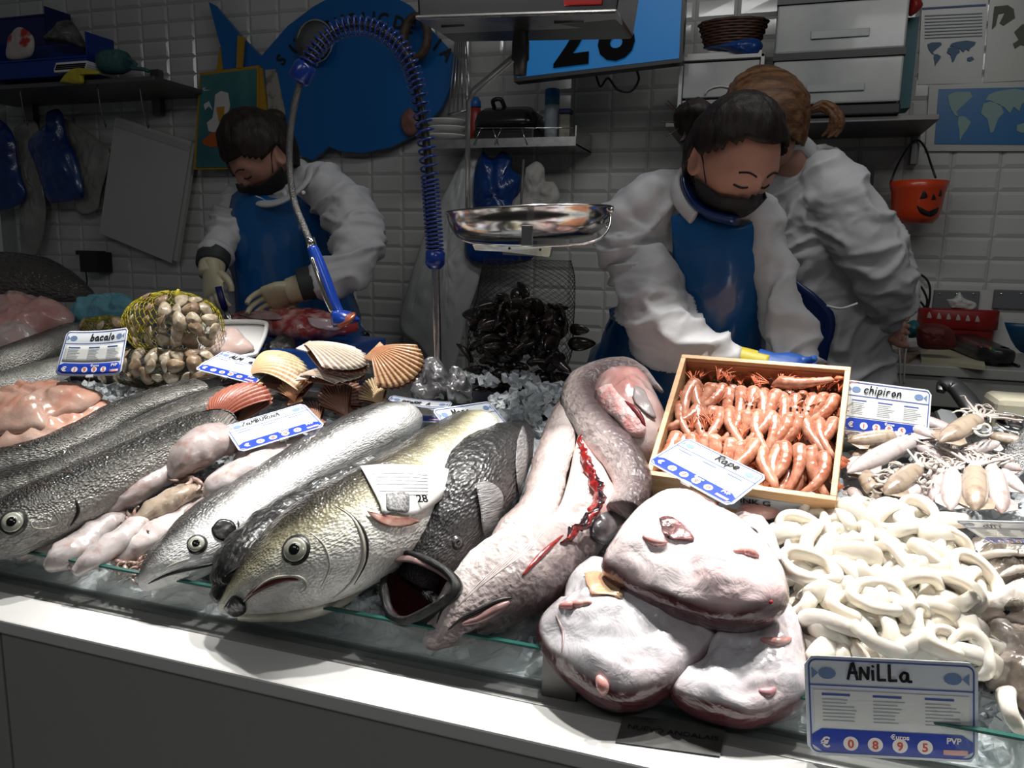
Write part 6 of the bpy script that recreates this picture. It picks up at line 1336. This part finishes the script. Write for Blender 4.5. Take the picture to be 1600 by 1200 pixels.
# left pile of bigger squid
def squid2(label, pts, k, h=.02, tent=None, cat='squid'):
    t = thing('squid', label, cat, BED.at(pts[1][0], pts[1][1], 0), 'squid between the hakes on the left')
    b = body('mantle', pts, SQ[k], .75, h, 30, 22, 90, parent=t, rough=.005)
    if tent:
        mb = MB(); rn = random.Random(int(tent[0]))
        for i in range(7):
            x, y = tent; a = R(tent_dir)+rn.uniform(-.7, .7) if False else rn.uniform(0, 6.3); p = [BED.at(x, y, h+.01)]; da = rn.uniform(-.7, .7)
            for s in range(4): x += cos(a)*9; y += sin(a)*6; a += da; p.append(BED.at(x, y, h+rn.uniform(.0, .02)))
            mb.tube(p, lambda u: .005*(1-.7*u), 8, n=12)
        link('arms', mb, mat('brown_arm', (.22, .12, .09), .25, coat=.7, noise_col=(.42, .32, .28), nscale=40), t)
    return t
squid2('thin pink squid nearest the left corner of the glass front', [(30, 872, 8), (60, 858, 12), (100, 835, 13), (140, 808, 13), (165, 792, 8)], 0, .03)
squid2('rounded squid with a curled brown head above the glass at the left', [(82, 880, 14), (100, 868, 24), (130, 848, 22), (160, 825, 20), (195, 805, 12)], 2, .02, (100, 876))
squid2('long pale squid lying beside the curled brown one', [(120, 892, 8), (150, 870, 19), (185, 845, 20), (215, 820, 16), (232, 808, 8)], 2, .035)
squid2('whitish squid under the cheek of the silver hake', [(175, 880, 8), (205, 858, 18), (245, 832, 20), (285, 805, 16), (330, 780, 8)], 2, .02, (190, 880))
squid2('dark grey squid next to the gill of the left hake', [(160, 800, 10), (190, 780, 18), (230, 756, 20), (270, 730, 20), (300, 712, 10)], 0, .04)
squid2('brownish squid in the middle of the left squid heap', [(215, 815, 10), (245, 795, 18), (280, 775, 18), (312, 762, 10)], 1, .04, (218, 812))
squid2('broad pale squid below the Zamburina tag', [(322, 778, 10), (345, 758, 24), (385, 738, 27), (425, 722, 22), (455, 705, 10)], 2, .045)
squid2('wide greyish squid left of the Zamburina tag', [(265, 745, 12), (292, 715, 30), (325, 695, 32), (360, 690, 24), (385, 700, 10)], 0, .05, (300, 748))
squid2('pink-spotted squid partly under the Zamburina tag', [(370, 735, 12), (395, 712, 26), (440, 700, 28), (480, 700, 18), (500, 700, 8)], 0, .03)
squid2('small whitish squid near the back of the silver hake', [(250, 865, 6), (275, 840, 12), (305, 812, 14), (335, 795, 8)], 2, .035)
squid2('little brown squid crushed against the black snout of the silver hake', [(195, 895, 8), (215, 885, 14), (240, 870, 10), (255, 860, 6)], 1, .0, (200, 888))
squid2('pinkish squid between the broad pale one and the silver hake', [(290, 805, 8), (315, 795, 15), (345, 780, 15), (375, 760, 8)], 0, .03)
# ================================================================ cuttlefish and the rest at the right
M_cut = mat('cuttle_skin', (.2, .16, .13), .22, coat=.8, noise_col=(.42, .37, .33), nscale=22, bump=.5, bscale=60); M_cutd = mat('cuttle_dark', (.035, .025, .022), .22, coat=.8, noise_col=(.3, .26, .2), nscale=18, bump=.6)
M_cutp = mat('cuttle_pale', (.55, .5, .45), .22, coat=.8, noise_col=(.35, .3, .25), nscale=20, bump=.3)
t = thing('cuttlefish', 'brown-grey cuttlefish at the right edge above the lone squid ring', 'cuttlefish', BED.at(1580, 1030, 0))
dome('mantle', [(1532, 985), (1550, 975), (1590, 978), (1640, 985), (1650, 1060), (1640, 1140), (1600, 1110), (1570, 1080), (1542, 1070), (1534, 1030)], M_cut, H=.05, h0=.01, parent=t, lump=.012, rings=18, n=70)
t = thing('cuttlefish', 'cuttlefish head with a dark eye just under the flat price tag', 'cuttlefish', BED.at(1560, 930, 0))
ch_ = dome('head', [(1510, 948), (1545, 938), (1570, 925), (1600, 918), (1650, 915), (1650, 975), (1600, 980), (1560, 972), (1530, 965)], M_cutp, H=.045, h0=.03, parent=t, lump=.004)
patch_on(ch_, [(1568, 948), (1580, 937), (1594, 936), (1600, 948), (1590, 957), (1572, 958)], 'eye_patch', M_cutd, lift=.002); patch_on(ch_, [(1566, 954), (1572, 951), (1578, 955), (1572, 960)], 'eye', M_eyeb, lift=.004, rings=3)
t = thing('cuttlefish', 'dark inky cuttlefish opened under the flat price tag', 'cuttlefish', BED.at(1560, 880, 0))
cu_ = dome('mantle', [(1512, 895), (1520, 875), (1550, 862), (1600, 858), (1650, 855), (1650, 925), (1600, 915), (1560, 928), (1528, 925), (1514, 912)], M_cutd, H=.05, h0=.01, parent=t, lump=.015, wrinkle=.003)
for q in ([(1512, 890), (1530, 872), (1570, 866), (1620, 868)], [(1560, 900), (1590, 890), (1620, 892)], [(1575, 912), (1600, 905), (1625, 908)]): line_on(cu_, q, .006, 'mantle_edge', M_cutp, lift=.002)
patch_on(cu_, [(1528, 910), (1535, 906), (1542, 912), (1534, 918)], 'eye', M_eyeb, lift=.003, rings=3)
dome('black_cuttle_piece', [(1505, 860), (1520, 838), (1550, 846), (1600, 852), (1650, 850), (1650, 870), (1560, 872), (1520, 880)], M_cutd, H=.03, h0=.02, lump=.012, label='dark inky piece right under the edge of the flat tag', cat='cuttlefish')
# knife, scoop, bench things behind the heap
KP = ZP(1.22)
t = thing('cleaver', 'wide steel cleaver with a black handle behind the small squid', 'cleaver', KP.at(1495, 650))
kp = Plane((.3, 1.5, 1.2), (0, -.5, .85))
link('blade', MB().poly([kp.at(x, y) for x, y in ((1461, 645), (1470, 640), (1530, 652), (1545, 678), (1475, 672))], kp.n*.002), mat('blade_grey', (.3, .31, .32), .3, .9), t, smooth=False)
link('blade_edge', MB().poly([kp.at(x, y, .0022) for x, y in ((1460, 643), (1464, 642), (1477, 672), (1472, 672))], kp.n*.0006), M_chrome, t, smooth=False)
link('handle', MB().loft(sections([(1470, 612, 7), (1474, 603, 11), (1490, 603, 12), (1508, 622, 15), (1522, 643, 15), (1526, 650, 6)], .6, .012, 30, kp), 20, power=.7), M_black, t)
a = P3(1552, 668, 1.56); b = P3(1640, 628, 1.56)
link('butter_block', MB().box((a.x, 1.56, 1.16), (b.x, 1.66, b.z)), mat('cream_block', (.5, .47, .36), .5), smooth=False, bevel=.012, label='cream coloured block at the right edge behind the steel scoop', cat='block')
link('worktop_ledge', MB().box((P3(1440, 690, 1.54).x, 1.54, 1.1), (1.5, 1.9, 1.165)), M_darksteel, smooth=False, bevel=.004, label='dark steel worktop behind the ice at the right end', cat='worktop')
t = thing('ice_scoop', 'shiny steel scoop lying on the ice at the right edge', 'scoop', kp.at(1590, 668))
sc_ = [kp.at(x, y, .03) for x, y in cr([(1555, 660), (1570, 672), (1600, 678), (1640, 680)], 20)]
mb = MB(); top_ = [kp.at(x, y, .045) for x, y in cr([(1558, 648), (1575, 646), (1600, 652), (1640, 658)], 20)]
mid_ = [kp.at(x, y, .0) for x, y in cr([(1556, 656), (1574, 664), (1600, 672), (1640, 674)], 20)]
vs = top_+mid_+sc_; mb.add(vs, [(r_*21+i, r_*21+i+1, (r_+1)*21+i+1, (r_+1)*21+i) for r_ in range(2) for i in range(20)]); link('scoop_bowl', mb, M_chrome, t, solid=.002)
link('scoop_rim', MB().tube(top_, .002, 6), M_chrome, t)
# ================================================================ the three fishmongers
M_skin = mat('skin', (.34, .17, .12), .45, noise_col=(.4, .21, .16), nscale=12, sss=.1)
M_coat = mat('white_coat', (.5, .5, .51), .6, noise_col=(.45, .45, .46), nscale=6, bump=.5, bscale=22)
M_apron = mat('blue_apron', (.005, .09, .28), .22, coat=.5, noise_col=(.004, .07, .22), nscale=6, bump=.25, bscale=9)
M_navya = mat('navy_apron', (.003, .018, .1), .3, coat=.3)
M_mask = mat('black_mask', (.008, .008, .01), .7)
M_hairb = mat('black_hair', (.008, .006, .005), .5, spec=.25, noise_col=(.022, .014, .011), nscale=50, stretch=(1, 1, .15), bump=.8, bscale=90)
M_hairr = mat('brown_hair', (.05, .022, .01), .5, spec=.25, noise_col=(.14, .07, .032), nscale=60, stretch=(.3, 1, 1), bump=.8, bscale=90)
M_latex = mat('cream_latex', (.55, .5, .34), .4, coat=.2, noise_col=(.48, .43, .28), nscale=14, bump=.3, bscale=50)
fold = bpy.data.textures.new('cloth_fold', 'CLOUDS'); fold.noise_scale = .07; fold.noise_depth = 2
def limb(mb, pts, ratio=.8, n=24, seg=24, k=1, fold_=0, seed=0):
    q = cr(pts, n); P = [P3(x, y, Y) for x, y, w_, Y in q]; secs = []
    for i, (x, y, w_, Y) in enumerate(q):
        T = (P[min(i+1, n)]-P[max(i-1, 0)]).normalized(); v = (P[i]-CAM).normalized(); A = T.cross(v).normalized(); B = A.cross(T)
        r_ = w_*k*(P[i]-CAM).dot(FW)/FPX; secs.append((P[i], A*r_, B*r_*ratio))
    sh = (lambda u, t: 1+fold_*(sin(u*38+2*sin(t*2+seed))*.6+sin(u*17+t*3+seed)*.6)*sin(pi*u)) if fold_ else None
    mb.loft(secs, seg, shape=sh); return mb
def clothe(name, chains, M, parent, voxel=.0065, fs=.0155, **k):
    mb = MB()
    for c_ in chains: limb(mb, c_[0], c_[1], fold_=c_[2] if len(c_) > 2 else .03, seed=len(mb.v) % 7, n=36)
    o = link(name, mb, M, parent, remesh=voxel, smoothit=2, **k)
    dg = bpy.context.evaluated_depsgraph_get(); me = bpy.data.meshes.new_from_object(o.evaluated_get(dg)); o.modifiers.clear(); o.data = me
    org = wl(o); nr = [v.normal.copy() for v in me.vertices]
    for v, n_ in zip(me.vertices, nr):
        p = v.co+org; w_ = V((fbm(p, 5, 2, 1), fbm(p, 5, 2, 2), fbm(p, 5, 2, 3)))*.10
        a = noise.noise(V(((p.x+w_.x)*7+p.z*3, (p.y+w_.y)*7, (p.z+w_.z)*13-p.x*5))); b = noise.noise(V(((p.x+w_.y)*15-p.z*9, p.y*14, (p.z+w_.x)*22)))
        f = (1-min(1, abs(a)*3.2))**1.4*1.0+(1-min(1, abs(b)*3))**2*.22
        v.co += n_*(f*fs-.004)
    sm = o.modifiers.new('Smooth', 'SMOOTH'); sm.iterations = 1; sm.factor = .4
    for p_ in me.polygons: p_.use_smooth = True
    return o, mb
def surf(mb):
    f = type('S', (), {})(); f.name = 'surf%d' % len(BV); f.location = V((0, 1.8, 1.5)); f.parent = None; BV[f.name] = (mb, None); return f
def head_pt(d, off=0):
    """unit direction -> point on a head 0.235 tall; face towards -Y, chin -Z"""
    x, y, z = d; r_ = V((x*.074, y*.092, z*.115))
    if z < 0:
        r_.x *= 1-.42*(-z)**1.4; r_.y *= 1-.12*(-z)
        if y > 0: r_.y *= 1-.35*(-z)
    if y < 0:
        r_.y *= 1-.06*(1-abs(x))
        g = lambda cx, cz, s: exp(-((x-cx)**2+(z-cz)**2)/s**2)
        if y < -.3:
            r_.y -= .022*exp(-(x/.13)**2-((z+.2)/.16)**2)+.01*exp(-(x/.1)**2-((z-.02)/.2)**2)
            r_.y += .010*g(.36, .05, .2)+.010*g(-.36, .05, .2)
            r_.y -= .006*exp(-((z-.22)/.1)**2)*(abs(x) < .7)
            r_.y -= .006*exp(-(x/.3)**2-((z+.52)/.08)**2)+.006*exp(-(x/.3)**2-((z+.82)/.12)**2)
            for cx in (.36, -.36): r_.y -= .007*g(cx, .02, .1)
    return r_+V(d)*off
def sphere(fn, nu=56, nv=40, keep=None):
    vs = []; fs = []
    for j in range(nv+1):
        th = pi*j/nv
        for i in range(nu): a = 2*pi*i/nu; d = V((sin(th)*cos(a), sin(th)*sin(a), cos(th))); vs.append((d, fn(d)))
    for j in range(nv):
        for i in range(nu):
            f = (j*nu+i, (j+1)*nu+i, (j+1)*nu+(i+1) % nu, j*nu+(i+1) % nu)
            if keep is None or all(keep(vs[k][0]) for k in f): fs.append(f)
    used = sorted({k for f in fs for k in f}); mp = {k: i for i, k in enumerate(used)}
    return [vs[k][1] for k in used], [tuple(mp[k] for k in f) for f in fs]
def head_matrix(x, y, Y, yaw, pitch, roll=0, s=1):
    return Matrix.Translation(P3(x, y, Y)) @ Matrix.Rotation(R(yaw), 4, 'Z') @ Matrix.Rotation(R(roll), 4, 'Y') @ Matrix.Rotation(R(pitch), 4, 'X') @ Matrix.Scale(s, 4)
def HL(d, f=.6):
    return d.z > f-1.0*max(0, d.y+.62) and not (abs(d.x) > .93 and d.z < .15 and d.y < .12)
def worker(label, hm, chains, neck, hair_M, hairline, legs, bare=None, mask=True):
    mb = MB(); vs, fs = sphere(lambda d: head_pt(d)); mb.add([hm@v for v in vs], fs)
    for s in (1, -1):
        e = [V((s*(.069+.002*k), .004+.006*cos(2*pi*i/12)*1.0, 0)) for k in range(1) for i in range(1)]
        c_ = V((s*.073, .01, -.005)); A = V((s*.35, 1, 0)).normalized()*.016; B = V((0, .25, 1)).normalized()*.03; n__ = V((s, .35, 0)).normalized()
        mb.loft([(hm@(c_+n__*h), (hm.to_3x3()@A)*k, (hm.to_3x3()@B)*k) for h, k in ((-.01, .6), (0, .8), (.006, 1), (.011, .95), (.011, .7), (.006, .5), (.005, .2))], 16)
    limb(mb, neck, 1, 10)
    for c_ in chains: limb(mb, c_[0], c_[1], 20, 16, .74)
    a = chains[0][0][0]; hip = P3(a[0], a[1], a[3])
    for s in (-.09, .09):
        mb.tube([hip+V((s, 0, .05)), hip+V((s*1.1, 0, -.25)), V((hip.x+s*1.2, hip.y+.02, .75)), V((hip.x+s*1.2, hip.y+.02, .36)), V((hip.x+s*1.2, hip.y-.08, .33))], lambda u: .085-.045*u, 14, n=14)
    if bare: bare(mb)
    p = link('person', mb, M_skin, label=label, cat='person', remesh=.0038, smoothit=1)
    # hair shell and face things
    vs, fs = sphere(lambda d: head_pt(d, .005+.011*max(0, min(1, (d.y+.95)*1.1))+.004*fbm(d, 5, 2)), keep=hairline); link('hair', MB().add([hm@v for v in vs], fs), hair_M, p, solid=.008)
    if mask:
        vs, fs = sphere(lambda d: head_pt(d, .006)+V((0, -.008*(1 if d.y < -.6 else 0)*(1-min(1, abs(d.z+.45)*1.6)), 0)), nu=72, nv=60, keep=lambda d: d.z < -.14+.17*exp(-(d.x/.25)**2)-.1*abs(d.x) and d.y < .05 and d.z > -.97)
        mk = link('face_mask', MB().add([hm@v for v in vs], fs), M_mask, p, solid=.002, smoothit=3)
        for s in (1, -1): link('ear_loop', MB().tube([hm@V((s*.066, -.03, -.03)), hm@V((s*.076, 0, .01)), hm@V((s*.08, .03, .015)), hm@V((s*.074, .03, -.03)), hm@V((s*.055, 0, -.06))], .0016, 6, n=16), M_mask, mk)
    for s in (1, -1):
        link('eyebrow', MB().tube([hm@head_pt(V((s*x, -sqrt(1-x*x-z*z), z)), .001) for x, z in ((.16, .2), (.36, .235), (.58, .2))], .0026, 6, n=8, flat=.6), hair_M, p)
        link('eyelid', MB().tube([hm@head_pt(V((s*x, -sqrt(1-x*x-z*z), z)), .0008) for x, z in ((.2, -.02), (.36, -.05), (.54, -.03))], .0022, 6, n=8), M_mask, p)
    return p
def hand(name, wrist, tip, side, M, parent, width=.085, curl=.5, par_label=None, thumb=1, voxel=.0028, spread=.12, into=None):
    """wrist and knuckle-direction points are (x, y, Y) in picture px and depth"""
    W_ = P3(*wrist); T = P3(*tip); ax = (T-W_); L_ = ax.length; ax.normalize(); sd = V(side); sd = (sd-ax*sd.dot(ax)).normalized(); dn = ax.cross(sd)*thumb
    mb = into if into is not None else MB(); pl_ = L_*.52
    mb.loft([(W_-ax*.03, sd*.028, dn*.024), (W_, sd*.028, dn*.02), (W_+ax*pl_*.5, sd*width*.48, dn*.017), (W_+ax*pl_, sd*width*.5, dn*.014), (W_+ax*(pl_+.008), sd*width*.44, dn*.01)], 18, power=.8)
    for i, (o_, l_) in enumerate(((-.36, .86), (-.12, 1), (.12, .95), (.36, .76))):
        b = W_+ax*pl_*.93+sd*width*o_; ll = (L_-pl_)*l_*1.2; a = 0; p = b; pts = [p]
        for s_, c_ in ((.42, .35), (.33, 1), (.28, 1.3)):
            a += curl*c_; p = p+(ax*cos(a)+dn*sin(a)+sd*spread*o_)*ll*s_; pts.append(p)
        mb.tube(pts, lambda u: .0092-.0025*u, 12, n=10)
    b = W_+ax*pl_*.3-sd*width*.4; mb.tube([b, b+ax*.02-sd*.016+dn*.008, b+ax*.042-sd*.02+dn*.018, b+ax*.06-sd*.014+dn*.024], lambda u: .012-.004*u, 12, n=10)
    if into is None: return link(name, mb, M, parent, remesh=voxel, smoothit=2, label=par_label)
# ---- left worker
hm = head_matrix(408, 243, 1.96, -28, 48, 6, 1.06)
ch1 = [([(455, 640, 118, 2.12), (462, 560, 112, 2.12), (458, 480, 96, 2.12), (450, 400, 84, 2.1), (446, 340, 80, 2.08), (446, 300, 70, 2.06), (444, 275, 46, 2.04), (440, 262, 30, 2.03)], .62, .02),
       ([(470, 290, 30, 2.05), (512, 298, 38, 2.04), (546, 335, 42, 2.0), (558, 382, 40, 1.95), (548, 415, 36, 1.9), (518, 432, 31, 1.86), (485, 440, 25, 1.84)], .9, .07),
       ([(420, 300, 28, 2.05), (388, 312, 31, 2.03), (362, 345, 29, 1.98), (345, 380, 27, 1.93), (334, 402, 24, 1.89)], .9, .07)]
p1 = worker('person in white coat, blue apron and black mask cutting fish, head bent down, left', hm, ch1, [(444, 290, 30, 2.04), (434, 270, 30, 2.02), (424, 250, 30, 1.99)], M_hairb, lambda d: HL(d, .42), None)
co, _ = clothe('coat', ch1, M_coat, p1)
torso = limb(MB(), ch1[0][0], .62, 36); sf = surf(torso)
patch_on(sf, [(372, 308), (395, 298), (430, 312), (470, 304), (494, 298), (506, 330), (520, 385), (548, 430), (578, 480), (592, 560), (480, 600), (372, 590), (376, 480), (366, 390), (366, 340)], 'apron', M_apron, lift=.02, parent=p1, rings=10, n=64, solid=.003)
link('collar', MB().tube([P3(x, y, Y) for x, y, Y in ((388, 300, 1.98), (410, 318, 1.95), (445, 312, 1.95), (478, 285, 1.97), (484, 262, 2.02))], .014, 10, n=24, flat=.5), M_coat, p1)
link('apron_button', MB().ball(P3(474, 301, 1.93), .006, seg=10), M_white, p1)
link('hair_bun', MB().ball(P3(428, 186, 2.02), .034, 1.1, 1, .85), M_hairb, p1)
link('loose_hair', MB().tube([P3(357, 210, 1.9), P3(352, 235, 1.88), P3(356, 258, 1.87), P3(366, 275, 1.87)], .004, 6, n=16), M_hairb, p1)
M_cuff = mat('dark_cuff', (.03, .035, .035), .6)
for q in ([(494, 440, 27, 1.84), (480, 443, 26, 1.83), (468, 446, 25, 1.82)], [(338, 394, 25, 1.9), (333, 404, 25, 1.885), (331, 414, 24, 1.87)]):
    link('sleeve_cuff', limb(MB(), q, 1.0, 8, 20), M_cuff, p1)
def forearm(q, M, nm, par): return link(nm, limb(MB(), q, .85, 12, 18), M, par)
hand('glove', (462, 452, 1.82), (385, 482, 1.79), (.2, -.5, .8), M_latex, p1, .09, .5, 'cream rubber glove resting on the fish', -1)
forearm([(486, 446, 22, 1.835), (470, 450, 22, 1.825), (452, 455, 20, 1.818)], M_latex, 'glove_cuff', p1)
hand('glove', (331, 425, 1.85), (336, 488, 1.8), (-.9, .3, 0), M_latex, p1, .085, .35, 'cream rubber glove holding the knife', 1)
forearm([(334, 404, 20, 1.88), (331, 418, 20, 1.865), (330, 430, 19, 1.85)], M_latex, 'glove_cuff', p1)
t = thing('knife', 'knife with a navy handle in the gloved hand of the left worker', 'knife', P3(345, 480, 1.8))
link('knife_handle', MB().tube([P3(341, 448, 1.79), P3(346, 466, 1.79), P3(351, 482, 1.79)], .009, 10, flat=.7), M_navy, t)
link('knife_blade', MB().tube([P3(351, 482, 1.79), P3(360, 500, 1.79), P3(372, 512, 1.8)], lambda u: .009*(1-u*.8), 6, flat=.15), M_steel, t)
# ---- middle worker
hm = head_matrix(1146, 254, 1.66, 40, 36, -2, 1.04)
ch2 = [([(1055, 700, 150, 1.84), (1058, 620, 140, 1.84), (1066, 550, 122, 1.83), (1090, 480, 104, 1.81), (1108, 410, 96, 1.79), (1108, 350, 92, 1.77), (1100, 310, 76, 1.75), (1098, 286, 50, 1.74), (1100, 268, 34, 1.73)], .6, .015),
       ([(1062, 305, 34, 1.74), (1022, 322, 48, 1.73), (990, 355, 52, 1.71), (978, 392, 48, 1.69), (978, 420, 42, 1.68)], .9, .07),
       ([(985, 414, 42, 1.68), (1012, 440, 52, 1.66), (1020, 480, 56, 1.64), (1042, 520, 54, 1.62), (1085, 545, 44, 1.6), (1130, 560, 34, 1.59), (1162, 563, 24, 1.585)], .9, .06),
       ([(1150, 310, 36, 1.75), (1184, 350, 36, 1.75), (1202, 410, 32, 1.74), (1216, 465, 33, 1.72), (1234, 520, 36, 1.69), (1250, 565, 32, 1.66), (1262, 600, 26, 1.64)], .9, .07)]
p2 = worker('person with dark hair bun, black mask and blue apron behind the shrimp box', hm, ch2, [(1100, 290, 32, 1.74), (1112, 272, 34, 1.72), (1126, 252, 34, 1.69)], M_hairb, HL, None)
clothe('coat', ch2, M_coat, p2)
torso = limb(MB(), ch2[0][0], .6, 36); sf = surf(torso)
patch_on(sf, [(1056, 338), (1078, 330), (1110, 345), (1150, 352), (1186, 344), (1194, 390), (1190, 460), (1182, 530), (1172, 640), (1050, 680), (925, 640), (935, 560), (965, 490), (1040, 470), (1058, 410)], 'apron', M_apron, lift=.022, parent=p2, rings=12, n=70, solid=.003)
link('elastic_band', MB().loft([(P3(996+k*1.0, 404+k*4.2, 1.675), (P3(1046, 396, 1.675)-P3(950, 410, 1.675))*.5*(.99+.03*sin(k*1.1)), V((0, .066, .008))) for k in range(8)], 96, shape=lambda u, t: 1+.025*cos(t*46)), M_coat, p2)
link('navy_collar', MB().tube([P3(x, y, Y) for x, y, Y in ((1086, 262, 1.72), (1074, 285, 1.69), (1084, 315, 1.66), (1110, 335, 1.64), (1150, 345, 1.62))], .019, 10, n=24, flat=.5), M_navya, p2)
link('collar', MB().tube([P3(x, y, Y) for x, y, Y in ((1070, 262, 1.74), (1055, 285, 1.7), (1062, 315, 1.67), (1084, 340, 1.65))], .017, 10, n=24, flat=.45), M_coat, p2)
hb = MB().ball(P3(1088, 186, 1.72), .042, 1.1, 1, .9)
for i, v in enumerate(hb.v): hb.v[i] = v+V((fbm(v, 25, 3), fbm(v, 25, 3, 4), fbm(v, 25, 3, 8)))*.012
link('hair_bun', hb, M_hairb, p2)
for k in range(10):
    a = random.uniform(0, 6.28); link('loose_strand', MB().tube([P3(1070+8*cos(a), 190+10*sin(a), 1.7), P3(1066+20*cos(a), 188+24*sin(a), 1.69), P3(1058+26*cos(a), 186+36*sin(a), 1.68)], .0012, 5, n=8), mat('red_brown_hair', (.06, .015, .01), .4), p2)
link('glove_cuff', limb(MB(), [(1150, 560, 20, 1.59), (1170, 566, 21, 1.585), (1200, 572, 19, 1.58)], .9, 10, 20), mat('yellow_cuff', (.5, .42, .03), .5), p2, label='yellow glove cuff')
hand('glove', (1205, 572, 1.58), (1275, 590, 1.56), (.1, .7, .7), mat('blue_glove', (.01, .08, .35), .45, noise_col=(.01, .06, .28), nscale=20), p2, .085, .4, 'blue rubber glove', 1)
hand('glove', (1262, 590, 1.63), (1240, 640, 1.58), (.9, .3, .1), mat('olive_glove', (.16, .15, .07), .5), p2, .08, .4, 'olive green glove', 1)
# ---- right worker, back turned
hm = head_matrix(1196, 190, 2.16, -118, 30, 0, 1.06)
ch3 = [([(1302, 700, 96, 2.34), (1302, 600, 88, 2.34), (1300, 530, 86, 2.33), (1298, 470, 86, 2.32), (1285, 410, 88, 2.3), (1264, 350, 86, 2.28), (1248, 300, 74, 2.26), (1240, 262, 52, 2.24), (1236, 236, 34, 2.22)], .7, .02),
       ([(1262, 262, 34, 2.24), (1298, 290, 46, 2.2), (1335, 345, 50, 2.18), (1366, 400, 48, 2.18), (1386, 445, 42, 2.2), (1392, 475, 34, 2.24), (1385, 498, 24, 2.28)], .9, .05),
       ([(1310, 290, 30, 2.36), (1352, 345, 34, 2.38), (1385, 395, 30, 2.4), (1402, 440, 26, 2.4), (1408, 480, 20, 2.4)], .9, .09)]
def bare3(mb): hand('h', (1385, 500, 2.3), (1412, 520, 2.34), (0, .4, .9), None, None, .08, .6, into=mb); limb(mb, [(1388, 470, 16, 2.26), (1386, 500, 14, 2.3)], 1, 6)
p3 = worker('person seen from behind with brown ponytail and white coat at the back counter', hm, ch3, [(1238, 262, 30, 2.23), (1228, 240, 30, 2.2), (1215, 215, 30, 2.18)], M_hairr, lambda d: d.z > .05-1.0*max(0, d.y+.2), None, bare3, mask=False)
clothe('coat', ch3, M_coat, p3)
sf = surf(limb(MB(), ch3[0][0], .7, 36))
patch_on(sf, [(1199, 396), (1240, 428), (1300, 484), (1298, 540), (1284, 600), (1275, 680), (1222, 680), (1222, 600), (1222, 530), (1216, 470), (1204, 430)], 'apron', M_navya, lift=.018, parent=p3, rings=8, n=60, solid=.003, label='navy apron')
link('apron_tie', MB().tube([P3(1292, 478, 2.13), P3(1315, 482, 2.1), P3(1340, 474, 2.1)], .003, 6, n=10), M_white, p3)
link('collar', MB().tube([P3(x, y, Y) for x, y, Y in ((1200, 262, 2.12), (1222, 232, 2.12), (1250, 222, 2.16), (1272, 240, 2.2))], .02, 10, n=20, flat=.5), M_coat, p3)
link('hair_tie', MB().lathe(P3(1259, 176, 2.18), [(.008, -.006), (.016, 0), (.008, .006)], axis=(1, 0, .1)), mat('tie_pink', (.5, .35, .3), .5), p3)
mb = MB()
for k in range(14):
    a = k*.45; o_ = (3*cos(a*3), 3*sin(a*3)); mb.tube([P3(1262, 176+o_[1]*.6, 2.18), P3(1285+o_[0], 166+o_[1]*2, 2.18), P3(1306+o_[0]*2, 178+o_[1]*2, 2.17+.005*cos(a)), P3(1306+o_[0]*3, 198+o_[1]*2, 2.17), P3(1290+o_[0]*3+k, 212+o_[1], 2.17)], lambda u: .0075*(.5+sin(pi*min(1,u)))*.7, 7, n=20)
link('ponytail', mb, M_hairr, p3)

# ---- faint sticker under the monkfish heads
t = thing('shop_sticker', 'dark faded sticker on the counter ledge below the monkfish heads', 'sticker', P3(1045, 1165, .83))
lp = Plane((0, .8, .9405), (0, -.05, 1))
link('sticker_sheet', MB().poly([lp.at(x, y) for x, y in ((975, 1118), (1135, 1135), (1125, 1182), (962, 1160))], (0, 0, .0006)), mat('sticker_grey', (.1, .1, .095), .35, noise_col=(.06, .06, .055), nscale=30), t, smooth=False)
o_ = lp.at(1050, 1150)+V((0, 0, .0012)); put_text('NUEVO ANDALAIS', .009, o_, lp.at(1100, 1156)-lp.at(1000, 1142), (0, 1, 0), M_ink, 'sticker_text', t)
